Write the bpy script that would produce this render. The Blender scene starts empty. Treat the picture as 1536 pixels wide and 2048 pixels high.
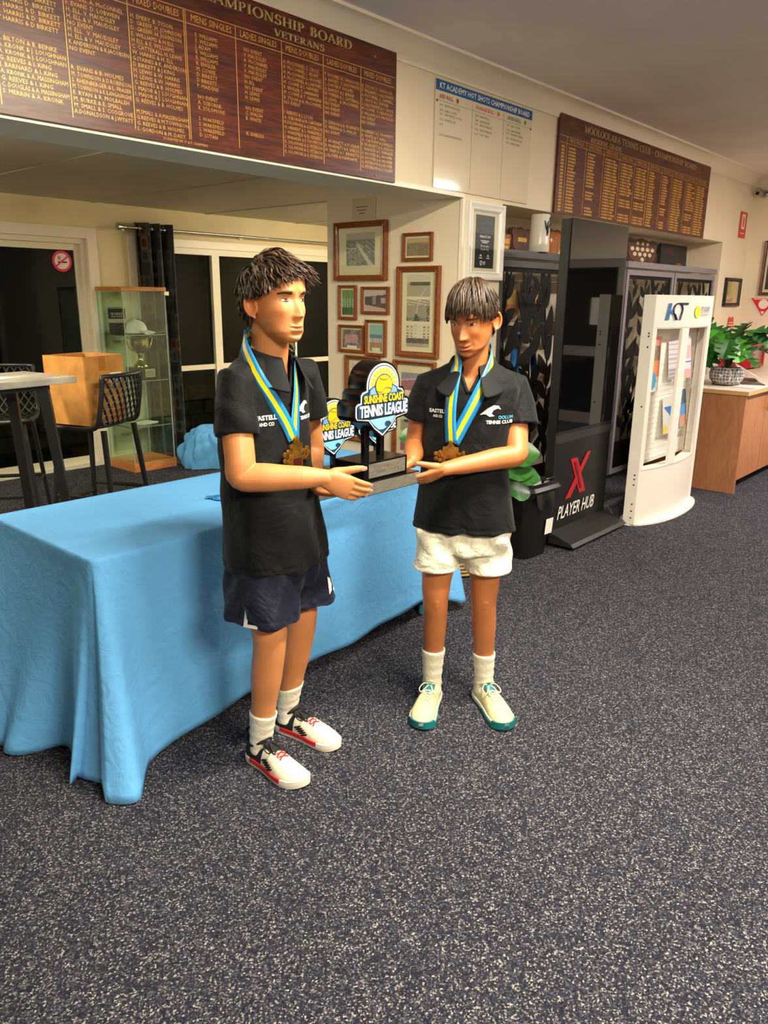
import bpy, bmesh, math, random
import numpy as np
from mathutils import Vector, Matrix, Quaternion
random.seed(7); rng = np.random.default_rng(7)
SC = bpy.context.scene; COL = SC.collection
# ------------------------------------------------------------------ camera
# world: X runs along the board wall, Y towards the rear windows, Z up (metres)
CF, PITCH, ROLL, YAW, CAMH = 1536.57, 0.272026, 0.0110938, 0.722103, 1.55
_f = Vector((math.cos(PITCH)*math.cos(YAW), math.cos(PITCH)*math.sin(YAW), -math.sin(PITCH)))
_r = _f.cross(Vector((0, 0, 1))).normalized(); _u = _r.cross(_f)
_r2 = _r*math.cos(ROLL)+_u*math.sin(ROLL); _u2 = -_r*math.sin(ROLL)+_u*math.cos(ROLL)
cam_d = bpy.data.cameras.new('camera'); cam = bpy.data.objects.new('camera', cam_d); COL.objects.link(cam)
cam.matrix_world = Matrix(((_r2.x, _u2.x, -_f.x, 0), (_r2.y, _u2.y, -_f.y, 0), (_r2.z, _u2.z, -_f.z, CAMH), (0, 0, 0, 1)))
cam_d.sensor_fit = 'HORIZONTAL'; cam_d.sensor_width = 36.0; cam_d.lens = CF*36.0/1536.0; cam_d.clip_start = 0.02
SC.camera = cam
# ------------------------------------------------------------------ world (night outside), exposure
w = bpy.data.worlds.new('night'); SC.world = w; w.use_nodes = True
w.node_tree.nodes['Background'].inputs[0].default_value = (0.002, 0.003, 0.004, 1)
w.node_tree.nodes['Background'].inputs[1].default_value = 1.0
SC.view_settings.view_transform = 'Standard'; SC.view_settings.look = 'None'
SC.view_settings.gamma = 1.0; SC.view_settings.use_curve_mapping = False
SC.view_settings.exposure = 0.5
# ceiling fluorescent fittings: (x, y, z, length, power W, colour)
LIGHTS = [(2.10, 0.70, 2.84, 1.25, 112, (1.0, .89, .70)), (6.95, 0.05, 2.84, 1.25, 125, (1.0, .88, .84)),
          (0.6, -1.7, 2.84, 1.25, 185, (1.0, .89, .72)),
          (6.1, 5.0, 2.33, 1.25, 40, (1.0, .91, .68)), (0.9, 4.9, 2.33, 1.25, 45, (1.0, .91, .68))]
# ------------------------------------------------------------------ helpers
def lin(c):
    c = c/255.0
    return c/12.92 if c <= .04045 else ((c+.055)/1.055)**2.4
def rgb(r, g, b): return (lin(r), lin(g), lin(b), 1)
MATS = {}
def mat(name, col=(200, 200, 200), rough=.5, metal=0, spec=.5, var=0, vscale=8, bump=0, bscale=60, stretch=None, emit=0, sheen=0, coat=0, sss=0, detail=3, var2=None):
    if name in MATS: return MATS[name]
    m = bpy.data.materials.new(name); m.use_nodes = True; MATS[name] = m
    nt = m.node_tree; n = nt.nodes; b = n['Principled BSDF']
    c = rgb(*col); b.inputs['Base Color'].default_value = c
    b.inputs['Roughness'].default_value = rough; b.inputs['Metallic'].default_value = metal
    b.inputs['Specular IOR Level'].default_value = spec
    b.inputs['Sheen Weight'].default_value = sheen; b.inputs['Coat Weight'].default_value = coat; b.inputs['Coat Roughness'].default_value = .08
    if sss: b.inputs['Subsurface Weight'].default_value = sss; b.inputs['Subsurface Radius'].default_value = (1, .35, .2); b.inputs['Subsurface Scale'].default_value = .006
    if emit: b.inputs['Emission Color'].default_value = c; b.inputs['Emission Strength'].default_value = emit
    if var or bump:
        tc = n.new('ShaderNodeTexCoord'); mp = n.new('ShaderNodeMapping'); nt.links.new(tc.outputs['Object'], mp.inputs[0])
        if stretch: mp.inputs['Scale'].default_value = stretch
    if var:
        no = n.new('ShaderNodeTexNoise'); no.inputs['Scale'].default_value = vscale; no.inputs['Detail'].default_value = detail
        nt.links.new(mp.outputs[0], no.inputs[0])
        mx = n.new('ShaderNodeMix'); mx.data_type = 'RGBA'
        d = var2 if var2 else tuple(max(0, v*(1-var)) for v in col)
        l = col if var2 else tuple(min(255, v*(1+var*.5)) for v in col)
        mx.inputs[6].default_value = rgb(*d); mx.inputs[7].default_value = rgb(*l)
        rp = n.new('ShaderNodeMapRange'); rp.inputs[1].default_value = .3; rp.inputs[2].default_value = .7
        nt.links.new(no.outputs[0], rp.inputs[0]); nt.links.new(rp.outputs[0], mx.inputs[0]); nt.links.new(mx.outputs[2], b.inputs['Base Color'])
    if bump:
        nb = n.new('ShaderNodeTexNoise'); nb.inputs['Scale'].default_value = bscale; nb.inputs['Detail'].default_value = 4
        nt.links.new(mp.outputs[0], nb.inputs[0]); bp = n.new('ShaderNodeBump'); bp.inputs['Strength'].default_value = bump; bp.inputs['Distance'].default_value = .01
        nt.links.new(nb.outputs[0], bp.inputs['Height']); nt.links.new(bp.outputs[0], b.inputs['Normal'])
    return m
def node_mat(name):
    m = bpy.data.materials.new(name); m.use_nodes = True; MATS[name] = m
    return m, m.node_tree, m.node_tree.nodes, m.node_tree.nodes['Principled BSDF']

class MB:
    """collects geometry for ONE mesh object; several material slots allowed"""
    def __init__(s): s.v = []; s.f = []; s.m = []; s.cur = 0
    def add(s, vs, fs, mi=None):
        o = len(s.v); s.v += [tuple(map(float, p)) for p in vs]; s.f += [tuple(i+o for i in f) for f in fs]; s.m += [s.cur if mi is None else mi]*len(fs); return s
    def box(s, c, d, rz=0, M=None, ch=0, mi=None):
        x, y, z = d[0]/2, d[1]/2, d[2]/2
        R = Matrix.Rotation(rz, 3, 'Z') if M is None else M
        if ch <= 0:
            p = [(a*x, b*y, e*z) for e in (-1, 1) for b in (-1, 1) for a in (-1, 1)]
            f = [(0, 2, 3, 1), (4, 5, 7, 6), (0, 1, 5, 4), (2, 6, 7, 3), (0, 4, 6, 2), (1, 3, 7, 5)]
        else:
            bm = bmesh.new(); bmesh.ops.create_cube(bm, size=1)
            for q in bm.verts: q.co = Vector((q.co.x*2*x, q.co.y*2*y, q.co.z*2*z))
            bmesh.ops.bevel(bm, geom=bm.edges[:], offset=ch, segments=2, affect='EDGES', profile=.6)
            bm.verts.ensure_lookup_table(); p = [q.co[:] for q in bm.verts]; f = [[q.index for q in g.verts] for g in bm.faces]; bm.free()
        return s.add([tuple(R @ Vector(q)+Vector(c)) for q in p], f, mi)
    def poly(s, pts, depth, M=None, mi=None, side=None):
        """extrude a simple 2D outline (x,z) by depth along -y ; front at y=0"""
        n = len(pts); M = M or Matrix.Identity(4)
        vs = [tuple(M @ Vector((p[0], 0, p[1]))) for p in pts]+[tuple(M @ Vector((p[0], depth, p[1]))) for p in pts]
        k = len(s.f)
        s.add(vs, [tuple(range(n)), tuple(range(2*n-1, n-1, -1))], mi)
        s.add(vs, [(i, i+n, (i+1) % n+n, (i+1) % n) for i in range(n)], side if side is not None else mi)
        return s
    def tube(s, path, rad, n=10, caps=True, closed=False, mi=None, flat=None, upv=None):
        """path: list of points, rad: float or list of floats / (a,b) pairs; flat frame via parallel transport"""
        path = [Vector(p) for p in path]; N = len(path)
        R = [rad]*N if not isinstance(rad, (list, tuple)) else list(rad)
        T = []
        for i in range(N):
            a = path[i-1] if (i > 0 or closed) else path[i]; b = path[(i+1) % N] if (i < N-1 or closed) else path[i]
            t = (b-a); T.append(t.normalized() if t.length > 1e-9 else Vector((0, 0, 1)))
        ref = Vector(upv) if upv is not None else (Vector((0, 0, 1)) if abs(T[0].z) < .9 else Vector((0, 1, 0)))
        u = (ref-T[0]*ref.dot(T[0])).normalized(); vs = []
        for i in range(N):
            u = (u-T[i]*u.dot(T[i])); u = u.normalized() if u.length > 1e-6 else T[i].orthogonal().normalized()
            v = T[i].cross(u); r = R[i]; ra, rb = (r if isinstance(r, (tuple, list)) else (r, r))
            for k in range(n):
                a = 2*math.pi*k/n; vs.append(path[i]+u*(ra*math.cos(a))+v*(rb*math.sin(a)))
        fs = []
        for i in range(N if closed else N-1):
            j = (i+1) % N
            for k in range(n): fs.append((i*n+k, i*n+(k+1) % n, j*n+(k+1) % n, j*n+k))
        if caps and not closed: fs += [tuple(range(n-1, -1, -1)), tuple((N-1)*n+k for k in range(n))]
        return s.add(vs, fs, mi)
    def lathe(s, prof, n=24, c=(0, 0, 0), M=None, mi=None, caps=True):
        M = M or Matrix.Identity(3); vs = []
        for r, z in prof:
            for k in range(n):
                a = 2*math.pi*k/n; vs.append(M @ Vector((r*math.cos(a), r*math.sin(a), z))+Vector(c))
        fs = [(i*n+k, i*n+(k+1) % n, (i+1)*n+(k+1) % n, (i+1)*n+k) for i in range(len(prof)-1) for k in range(n)]
        if caps: fs += [tuple(range(n-1, -1, -1)), tuple((len(prof)-1)*n+k for k in range(n))]
        return s.add(vs, fs, mi)
    def grid(s, P, closed=False, mi=None):
        """P: rows of points"""
        R, Cn = len(P), len(P[0]); vs = [p for r in P for p in r]
        fs = [(i*Cn+k, i*Cn+(k+1) % Cn, (i+1)*Cn+(k+1) % Cn, (i+1)*Cn+k) for i in range(R-1) for k in range(Cn if closed else Cn-1)]
        return s.add(vs, fs, mi)
    def build(s, name, mats, parent=None, loc=(0, 0, 0), rot=(0, 0, 0), smooth=False, weld=False):
        me = bpy.data.meshes.new(name); me.from_pydata(s.v, [], s.f)
        for m in (mats if isinstance(mats, (list, tuple)) else [mats]): me.materials.append(m)
        me.polygons.foreach_set('material_index', s.m)
        bm = bmesh.new(); bm.from_mesh(me)
        if weld: bmesh.ops.remove_doubles(bm, verts=bm.verts[:], dist=1e-5)
        bmesh.ops.recalc_face_normals(bm, faces=bm.faces[:]); bm.to_mesh(me); bm.free()
        if smooth:
            me.polygons.foreach_set('use_smooth', [True]*len(me.polygons))
            if smooth != 'all': me.set_sharp_from_angle(angle=math.radians(40 if smooth is True else smooth))
        me.update()
        return link(name, me, parent, loc, rot)
def link(name, data, parent=None, loc=(0, 0, 0), rot=(0, 0, 0)):
    o = bpy.data.objects.new(name, data); COL.objects.link(o)
    o.location = loc; o.rotation_euler = rot
    if parent is not None: o.parent = parent
    return o
def tag(o, label=None, cat=None, group=None, kind=None):
    if label: o['label'] = label
    if cat: o['category'] = cat
    if group: o['group'] = group
    if kind: o['kind'] = kind
    return o
def thing(name, label, cat, loc=(0, 0, 0), rz=0, group=None):
    o = link(name, None, None, loc, (0, 0, rz)); return tag(o, label, cat, group)
def struct(o): o['kind'] = 'structure'; return o
def copy_tree(o, parent=None):
    c = o.copy(); COL.objects.link(c); c.parent = parent
    for ch in list(o.children): copy_tree(ch, c)
    return c
_txt = {}
def text_mesh(body, size=1, align='LEFT', ext=0, res=2, bold=0, spacing=1, line=1, width=1):
    key = (body, size, align, ext, res, bold, spacing, line, width)
    if key in _txt: return _txt[key]
    cu = bpy.data.curves.new('lettering', 'FONT'); cu.body = body; cu.size = size; cu.align_x = align; cu.extrude = ext
    cu.resolution_u = res; cu.offset = bold; cu.space_character = spacing; cu.space_line = line
    o = bpy.data.objects.new('lettering', cu); me = bpy.data.meshes.new_from_object(o); bpy.data.objects.remove(o); bpy.data.curves.remove(cu)
    if width != 1: me.transform(Matrix.Diagonal((width, 1, 1, 1)))
    _txt[key] = me; return me
def text(parent, body, size, loc, m, rot=(math.pi/2, 0, 0), name='lettering', shear=0, **k):
    me = text_mesh(body, size, **k)
    if me.materials and me.materials[0] is not m: me = me.copy()
    if shear: me = me.copy(); me.transform(Matrix(((1, shear, 0, 0), (0, 1, 0, 0), (0, 0, 1, 0), (0, 0, 0, 1))))
    me.materials.clear(); me.materials.append(m)
    return link(name, me, parent, loc, rot)
def catmull(pts, sub=6):
    pts = [Vector(p) for p in pts]; out = []
    q = [pts[0]*2-pts[1]]+pts+[pts[-1]*2-pts[-2]]
    for i in range(1, len(q)-2):
        for k in range(sub):
            t = k/sub; a, b, c, d = q[i-1], q[i], q[i+1], q[i+2]
            out.append(.5*((2*b)+(c-a)*t+(2*a-5*b+4*c-d)*t*t+(3*b-a-3*c+d)*t**3))
    out.append(pts[-1]); return out
def interp(xs, ys, x): return float(np.interp(x, xs, ys))
# ================================================================== materials of the room
def carpet():
    m, nt, n, b = node_mat('carpet'); L = nt.links.new
    tc = n.new('ShaderNodeTexCoord')
    wob = n.new('ShaderNodeTexNoise'); wob.inputs['Scale'].default_value = 300; L(tc.outputs['Object'], wob.inputs[0])
    ad = n.new('ShaderNodeVectorMath'); ad.operation = 'MULTIPLY_ADD'; ad.inputs[1].default_value = (.006, .006, .006); L(wob.outputs['Color'], ad.inputs[0]); L(tc.outputs['Object'], ad.inputs[2])
    v1 = n.new('ShaderNodeTexVoronoi'); v1.inputs['Scale'].default_value = 265; L(ad.outputs[0], v1.inputs['Vector'])
    sp = n.new('ShaderNodeSeparateColor'); L(v1.outputs['Color'], sp.inputs[0])
    r = n.new('ShaderNodeValToRGB'); e = r.color_ramp.elements; r.color_ramp.interpolation = 'LINEAR'
    e[0].position = 0; e[0].color = rgb(24, 25, 34); e[1].position = 1; e[1].color = rgb(164, 158, 152)
    for p, c in ((.45, (37, 39, 51)), (.72, (56, 57, 69)), (.88, (92, 90, 94))): k = e.new(p); k.color = rgb(*c)
    L(sp.outputs[0], r.inputs[0])
    n2 = n.new('ShaderNodeTexNoise'); n2.inputs['Scale'].default_value = 1.2; n2.inputs['Detail'].default_value = 3; L(tc.outputs['Object'], n2.inputs[0])
    r2 = n.new('ShaderNodeValToRGB'); r2.color_ramp.elements[0].position = .3; r2.color_ramp.elements[0].color = (.94, .94, .95, 1); r2.color_ramp.elements[1].position = .7; L(n2.outputs[0], r2.inputs[0])
    mx = n.new('ShaderNodeMix'); mx.data_type = 'RGBA'; mx.blend_type = 'MULTIPLY'; mx.inputs[0].default_value = 1; L(r.outputs[0], mx.inputs[6]); L(r2.outputs[0], mx.inputs[7])
    L(mx.outputs[2], b.inputs['Base Color']); b.inputs['Roughness'].default_value = .95; b.inputs['Specular IOR Level'].default_value = .1
    bp = n.new('ShaderNodeBump'); bp.inputs['Strength'].default_value = .5; bp.inputs['Distance'].default_value = .004; bp.invert = True
    L(v1.outputs['Distance'], bp.inputs['Height']); L(bp.outputs[0], b.inputs['Normal'])
    return m
def glass(name, tint=(1, 1, 1), rough=0.0, refl=1.0, f0=.04):
    """thin sheet glass: Schlick reflection that is the same from both faces, clear transmission"""
    m = bpy.data.materials.new(name); m.use_nodes = True; nt = m.node_tree; n = nt.nodes; n.clear()
    o = n.new('ShaderNodeOutputMaterial'); mx = n.new('ShaderNodeMixShader'); t = n.new('ShaderNodeBsdfTransparent'); g = n.new('ShaderNodeBsdfGlossy')
    t.inputs[0].default_value = (*tint, 1); g.inputs['Roughness'].default_value = rough; g.inputs[0].default_value = (refl, refl, refl, 1)
    ge = n.new('ShaderNodeNewGeometry'); d = n.new('ShaderNodeVectorMath'); d.operation = 'DOT_PRODUCT'
    nt.links.new(ge.outputs['Normal'], d.inputs[0]); nt.links.new(ge.outputs['Incoming'], d.inputs[1])
    def ma(op, a, b):
        q = n.new('ShaderNodeMath'); q.operation = op
        for i, v in enumerate((a, b)):
            if v is None: continue
            if isinstance(v, (int, float)): q.inputs[i].default_value = v
            else: nt.links.new(v, q.inputs[i])
        return q.outputs[0]
    c = ma('ABSOLUTE', d.outputs['Value'], None); k = ma('POWER', ma('SUBTRACT', 1.0, c), 5.0); f = ma('ADD', ma('MULTIPLY', k, 1-f0), f0)
    nt.links.new(f, mx.inputs[0]); nt.links.new(t.outputs[0], mx.inputs[1]); nt.links.new(g.outputs[0], mx.inputs[2]); nt.links.new(mx.outputs[0], o.inputs[0])
    MATS[name] = m; return m
def wood(name, c1, c2, c3, scale=6, axis=(0.35, 6, 6), rough=.3, coat=0.0, dist=2.5):
    m, nt, n, b = node_mat(name)
    tc = n.new('ShaderNodeTexCoord'); mp = n.new('ShaderNodeMapping'); mp.inputs['Scale'].default_value = axis
    n1 = n.new('ShaderNodeTexNoise'); n1.inputs['Scale'].default_value = scale; n1.inputs['Detail'].default_value = 5; n1.inputs['Distortion'].default_value = dist
    nt.links.new(tc.outputs['Object'], mp.inputs[0]); nt.links.new(mp.outputs[0], n1.inputs[0])
    r = n.new('ShaderNodeValToRGB'); e = r.color_ramp.elements
    e[0].position = .3; e[0].color = rgb(*c1); e[1].position = .72; e[1].color = rgb(*c3); k = e.new(.5); k.color = rgb(*c2)
    nt.links.new(n1.outputs[0], r.inputs[0]); nt.links.new(r.outputs[0], b.inputs['Base Color'])
    b.inputs['Roughness'].default_value = rough; b.inputs['Coat Weight'].default_value = coat
    return m
CARPET = carpet()
M_WALL = mat('cream_wall_paint', (232, 218, 190), .55, var=.03, vscale=1.5, bump=.05, bscale=90)
M_REAR = mat('rear_wall_paint', (226, 212, 170), .6, var=.04, vscale=2)
M_CEIL = mat('ceiling_paint', (240, 232, 226), .8, var=.03, vscale=2)
M_CEIL2 = mat('rear_ceiling_sheet', (190, 180, 160), .6, var=.05, vscale=1.5)
M_TRIM = mat('cream_trim_gloss', (236, 226, 205), .35)
M_ALU = mat('cream_aluminium', (226, 216, 190), .35)
M_WHITE = mat('white_gloss', (240, 238, 232), .3)
M_BLACK = mat('black_plastic', (14, 14, 15), .38)
M_BLACKG = mat('black_gloss', (8, 8, 9), .12)
M_CHROME = mat('chrome', (210, 210, 210), .12, 1)
M_STEEL = mat('brushed_steel', (180, 178, 172), .3, 1, var=.1, vscale=40)
GLASS = glass('window_glass', (.93, .95, .94)); GLASS_D = glass('door_glass', (.45, .48, .46), refl=1.0, f0=.016)
GLASS_G = glass('green_tinted_glass', (.90, .965, .925))
YB, ZB, ZC = 2.90, 2.13, 2.84          # board wall plane, bulkhead underside, ceiling
XP0, XP1, YP = 3.97, 4.40, 4.05        # partition with the photographs
YK, ZR = 6.70, 2.33                    # rear glazed wall, rear ceiling
XE, XN = 9.25, 8.45                    # end wall, end of the shelving recess
def bx(mb, x0, x1, y0, y1, z0, z1, **k): return mb.box(((x0+x1)/2, (y0+y1)/2, (z0+z1)/2), (x1-x0, y1-y0, z1-z0), **k)
struct(bx(MB(), -3.2, XE, -5.2, 6.8, -.06, 0).build('floor', CARPET))
struct(bx(MB(), -3.2, XE+.1, -5.3, YB, ZC, ZC+.08).build('ceiling', M_CEIL))
struct(bx(MB(), -3.2, 7.2, YB+.32, YK, ZR, ZR+.06).build('ceiling_rear', M_CEIL2))
mb = MB(); bx(mb, -3.2, XE, YB, YB+.32, ZB, ZC); bx(mb, XN, XE, YB, YB+.32, 0, ZB); bx(mb, 4.4, XN, YB+.321, YB+.48, ZB, ZB+.2)
struct(mb.build('wall_board', M_WALL))
mb = MB(); bx(mb, XP0, XP1, YB, YP, 0, ZB); bx(mb, XP0, XP1, YB+.32, YP, ZB, ZR)
struct(mb.build('wall_partition', M_WALL))
mb = MB(); bx(mb, XP1, XN, YB+.40, YB+.48, 0, ZB); bx(mb, XN, XN+.06, YB+.321, YB+.48, 0, ZB)
struct(mb.build('wall_recess', M_WALL))
struct(bx(MB(), XE, XE+.1, -5.2, YB+.32, 0, ZC).build('wall_end', M_WALL))
struct(bx(MB(), -3.3, -3.2, -5.3, 6.8, 0, ZC).build('wall_left', M_WALL))
struct(bx(MB(), -3.2, XE, -5.3, -5.2, 0, ZC).build('wall_behind', M_WALL))
struct(bx(MB(), 7.2, 7.3, YB+.48, 6.8, 0, ZR).build('wall_rear_right', M_REAR))
# cornice: cove profile swept along the board wall and the end wall
def cornice(name, p0, d, ln, nrm):
    prof = [(0, -.115), (.012, -.115), (.014, -.10), (.03, -.075), (.052, -.045), (.080, -.024), (.105, -.016), (.118, -.014), (.120, 0), (0, 0)]
    mb = MB(); n = len(prof); vs = []
    for s in (0, ln):
        for a, z in prof: vs.append((p0[0]+d[0]*s+nrm[0]*a, p0[1]+d[1]*s+nrm[1]*a, ZC+z))
    mb.add(vs, [(i, (i+1) % n, (i+1) % n+n, i+n) for i in range(n)]+[tuple(range(n)), tuple(range(2*n-1, n-1, -1))])
    return struct(mb.build(name, M_TRIM, smooth=30))
cornice('trim_1', (-3.2, YB), (1, 0), 3.2+XE, (0, -1)); cornice('trim_2', (XE, YB), (0, -1), 8.1, (-1, 0))
# underside lining strip along the bulkhead lower edge (pale bead)
struct(bx(MB(), -3.2, XP0, YB-.012, YB+.0, ZB-.004, ZB+.02).build('trim_3', M_TRIM))
# rear ceiling cover strips
for k, x in enumerate((1.3, 2.5, 3.7, 4.9, 6.1)): struct(bx(MB(), x-.02, x+.02, YB+.32, YK, ZR-.006, ZR).build('trim_%d' % (4+k), M_CEIL2))
struct(bx(MB(), 3.962, 3.985, YB-.008, YB+.012, 0, ZB-.001).build('trim_9', M_TRIM))
# ------------------------------------------------------------------ rear glazed wall
DX0, DX1, DZ = .2, 3.60, 2.02          # door opening
WX0, WX1, WZ = 4.08, 7.0, 2.00         # window opening
mb = MB(); bx(mb, -3.2, DX0, YK, YK+.12, 0, ZR); bx(mb, DX0, DX1, YK, YK+.12, DZ, ZR); bx(mb, DX1, WX0, YK, YK+.12, 0, ZR); bx(mb, WX0, WX1, YK, YK+.12, WZ, ZR); bx(mb, WX1, 7.3, YK, YK+.12, 0, ZR)
struct(mb.build('wall_rear', M_REAR))
door = struct(link('door_1', None, None, (0, YK, 0)))
mb = MB(); bx(mb, DX1-.0, DX1+.09, -.03, 0, 0, DZ+.09); bx(mb, DX0-.09, DX0, -.03, 0, 0, DZ+.09); bx(mb, DX0, DX1, -.029, 0, DZ, DZ+.09); mb.build('architrave', M_TRIM, door)
mb = MB(); bx(mb, DX1-.05, DX1, 0, .10, 0, DZ); bx(mb, DX0, DX1-.05, 0, .10, DZ-.045, DZ); bx(mb, DX0, DX1-.05, 0, .11, 0, .035); mb.build('door_frame', M_ALU, door)
for (a, b) in ((1.9, DX1-.05), (DX0, 1.95)):
    lf = bx(MB(), a, a+.055, .03, .06, .036, DZ-.046); bx(lf, b-.05, b-.001, .03, .06, .036, DZ-.046); bx(lf, a+.055, b-.05, .031, .059, .035, .10); bx(lf, a+.055, b-.05, .031, .059, DZ-.10, DZ-.046)
    lf = lf.build('door_leaf', M_ALU, door)
    bx(MB(), a+.05, b-.045, .042, .048, .095, DZ-.095).build('pane', GLASS_D, lf)
win = struct(link('window_1', None, None, (0, YK, 0)))
mb = MB(); bx(mb, WX0-.08, WX0, -.02, 0, 0, WZ+.07); bx(mb, WX0, WX1, -.02, 0, WZ, WZ+.07); bx(mb, WX1, WX1+.08, -.02, 0, 0, WZ+.07); mb.build('architrave', M_TRIM, win)
mb = MB(); bx(mb, WX0, WX0+.05, 0, .1, .1, WZ); bx(mb, WX1-.05, WX1, 0, .1, .1, WZ); bx(mb, WX0+.05, WX1-.05, 0.001, .099, WZ-.06, WZ); bx(mb, WX0+.05, WX1-.05, 0.001, .099, 0, .12); mb.build('window_frame', M_ALU, win)
for x in (4.98, 6.02): bx(MB(), x-.045, x+.045, -.005, .085, .12, WZ-.06).build('mullion', M_ALU, win)
xs = (WX0+.05, 4.935, 5.025, 5.975, 6.065, WX1-.05)
for k in range(3):
    a, b = xs[2*k], xs[2*k+1]
    bx(MB(), a, b, .01, .07, .815, .865).build('transom', M_ALU, win)
    for z0, z1 in ((.12, .815), (.865, WZ-.06)):
        bx(MB(), a, b, .035, .041, z0, z1).build('pane', GLASS_D, win)
# skirting of the rear wall
struct(bx(MB(), DX1+.09, WX0-.08, YK-.012, YK, 0, .07).build('baseboard_rear', M_TRIM))
# ------------------------------------------------------------------ fluorescent fittings (the lamps of the place)
M_TUBE = mat('fluorescent_tube', (255, 240, 210), .4, emit=70)
names = ['above the blue table', 'towards the far end wall', 'over the open carpet behind', 'in the rear room behind the partition', 'in the rear room by the door']
KEYS = ['table', 'end_wall', 'camera_side', 'rear_right', 'rear_left']
for k, (x, y, z, ln, pw, c) in enumerate(LIGHTS):
    t = thing('ceiling_light_%s_offscreen' % KEYS[k], 'white twin tube fluorescent batten on the ceiling '+names[k], 'light', (x, y, z), 0, 'fluorescent battens')
    mb = MB(); mb.box((0, 0, -.03), (ln+.06, .16, .06), ch=.01); mb.build('housing', M_WHITE, t)
    for s in (-1, 1):
        mb = MB(); mb.tube([(-ln/2, s*.045, -.078), (ln/2, s*.045, -.078)], .013, 10); mb.build('tube_%s_%s_offscreen' % (KEYS[k], 'near' if s < 0 else 'far'), M_TUBE, t)
        for e in (-1, 1): MB().box((e*(ln/2+.008), s*.045, -.072), (.016, .035, .045)).build('lamp_holder', M_WHITE, t)
    la = bpy.data.lights.new('lamp', 'AREA'); la.shape = 'RECTANGLE'; la.size = ln; la.size_y = .12; la.energy = pw; la.color = c
    link('lamp_%s_offscreen' % KEYS[k], la, t, (0, 0, -.098))

# glazed door with a side light in the end wall (seen mirrored in the black display)
d2 = struct(link('door_2', None, None, (XE, 0, 0)))
bx(MB(), -.05, 0, -1.02, -.93, 0, 2.12).build('door_frame', M_ALU, d2); bx(MB(), -.05, 0, .40, .49, 0, 2.12).build('door_frame', M_ALU, d2); bx(MB(), -.049, 0, -.93, .40, 2.04, 2.12).build('door_frame', M_ALU, d2)
lf_ = MB(); bx(lf_, -.035, -.005, -.93, -.84, 0, 2.04); bx(lf_, -.035, -.005, .31, .40, 0, 2.04); bx(lf_, -.034, -.006, -.84, .31, 0, .14); bx(lf_, -.034, -.006, -.84, .31, .86, .98); bx(lf_, -.034, -.006, -.84, .31, 1.94, 2.04)
lf_ = lf_.build('door_leaf', mat('grey_door_paint', (150, 142, 130), .4), d2)
for z0, z1 in ((.14, .86), (.98, 1.94)): bx(MB(), -.024, -.016, -.84, .31, z0, z1).build('pane', mat('night_glass', (6, 7, 7), .04), lf_)
bx(MB(), -.027, -.0245, -.02, .22, 1.25, 1.58).build('paper_notice', mat('notice_paper', (214, 206, 190), .7), lf_)
# ================================================================== blue covered table
def cloth_mat(name, col, dark, bscale=14, strength=.5):
    m, nt, n, b = node_mat(name)
    tc = n.new('ShaderNodeTexCoord')
    mu = n.new('ShaderNodeTexMusgrave') if hasattr(bpy.types, 'ShaderNodeTexMusgrave') else n.new('ShaderNodeTexNoise')
    n1 = n.new('ShaderNodeTexNoise'); n1.inputs['Scale'].default_value = bscale; n1.inputs['Detail'].default_value = 5; n1.inputs['Distortion'].default_value = 1.5
    n2 = n.new('ShaderNodeTexNoise'); n2.inputs['Scale'].default_value = 700
    n3 = n.new('ShaderNodeTexNoise'); n3.inputs['Scale'].default_value = 2.2; n3.inputs['Detail'].default_value = 2
    for q in (n1, n2, n3): nt.links.new(tc.outputs['Object'], q.inputs[0])
    mx = n.new('ShaderNodeMix'); mx.data_type = 'RGBA'; mx.inputs[6].default_value = rgb(*dark); mx.inputs[7].default_value = rgb(*col)
    rp = n.new('ShaderNodeMapRange'); rp.inputs[1].default_value = .35; rp.inputs[2].default_value = .65
    nt.links.new(n3.outputs[0], rp.inputs[0]); nt.links.new(rp.outputs[0], mx.inputs[0]); nt.links.new(mx.outputs[2], b.inputs['Base Color'])
    b1 = n.new('ShaderNodeBump'); b1.inputs['Strength'].default_value = strength; b1.inputs['Distance'].default_value = .012; nt.links.new(n1.outputs[0], b1.inputs['Height'])
    b2 = n.new('ShaderNodeBump'); b2.inputs['Strength'].default_value = .12; b2.inputs['Distance'].default_value = .002; nt.links.new(n2.outputs[0], b2.inputs['Height']); nt.links.new(b1.outputs[0], b2.inputs['Normal'])
    nt.links.new(b2.outputs[0], b.inputs['Normal']); b.inputs['Roughness'].default_value = .75; b.inputs['Specular IOR Level'].default_value = .12
    return m
M_CLOTH = cloth_mat('sky_blue_cloth', (98, 167, 224), (98, 167, 224))
TX0, TX1, TY0, TY1, TZ = 1.10, 2.97, 2.19, 2.93, .745
tb = thing('folding_table', 'long folding table with teal feet caps under the sky blue cloth', 'table', ((TX0+TX1)/2, (TY0+TY1)/2, 0))
hx, hy = (TX1-TX0)/2, (TY1-TY0)/2
MB().box((0, 0, TZ-.025), (2*hx-.02, 2*hy-.02, .035), ch=.008).build('tabletop', mat('table_laminate', (205, 200, 190), .5), tb)
for sx in (-1, 1):
    for sy in (-1, 1):
        lg = MB().tube([(sx*(hx-.12), sy*(hy-.08), TZ-.04), (sx*(hx-.10), sy*(hy-.06), .02)], .015, 8).build('leg', mat('grey_steel_leg', (90, 95, 98), .4, .6), tb, smooth=True)
        MB().lathe([(.022, 0), (.03, .006), (.026, .04), (.018, .05)], 12, (sx*(hx-.10), sy*(hy-.06), 0)).build('foot_cap', mat('teal_plastic', (60, 150, 165), .4), lg, smooth=True)
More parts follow.
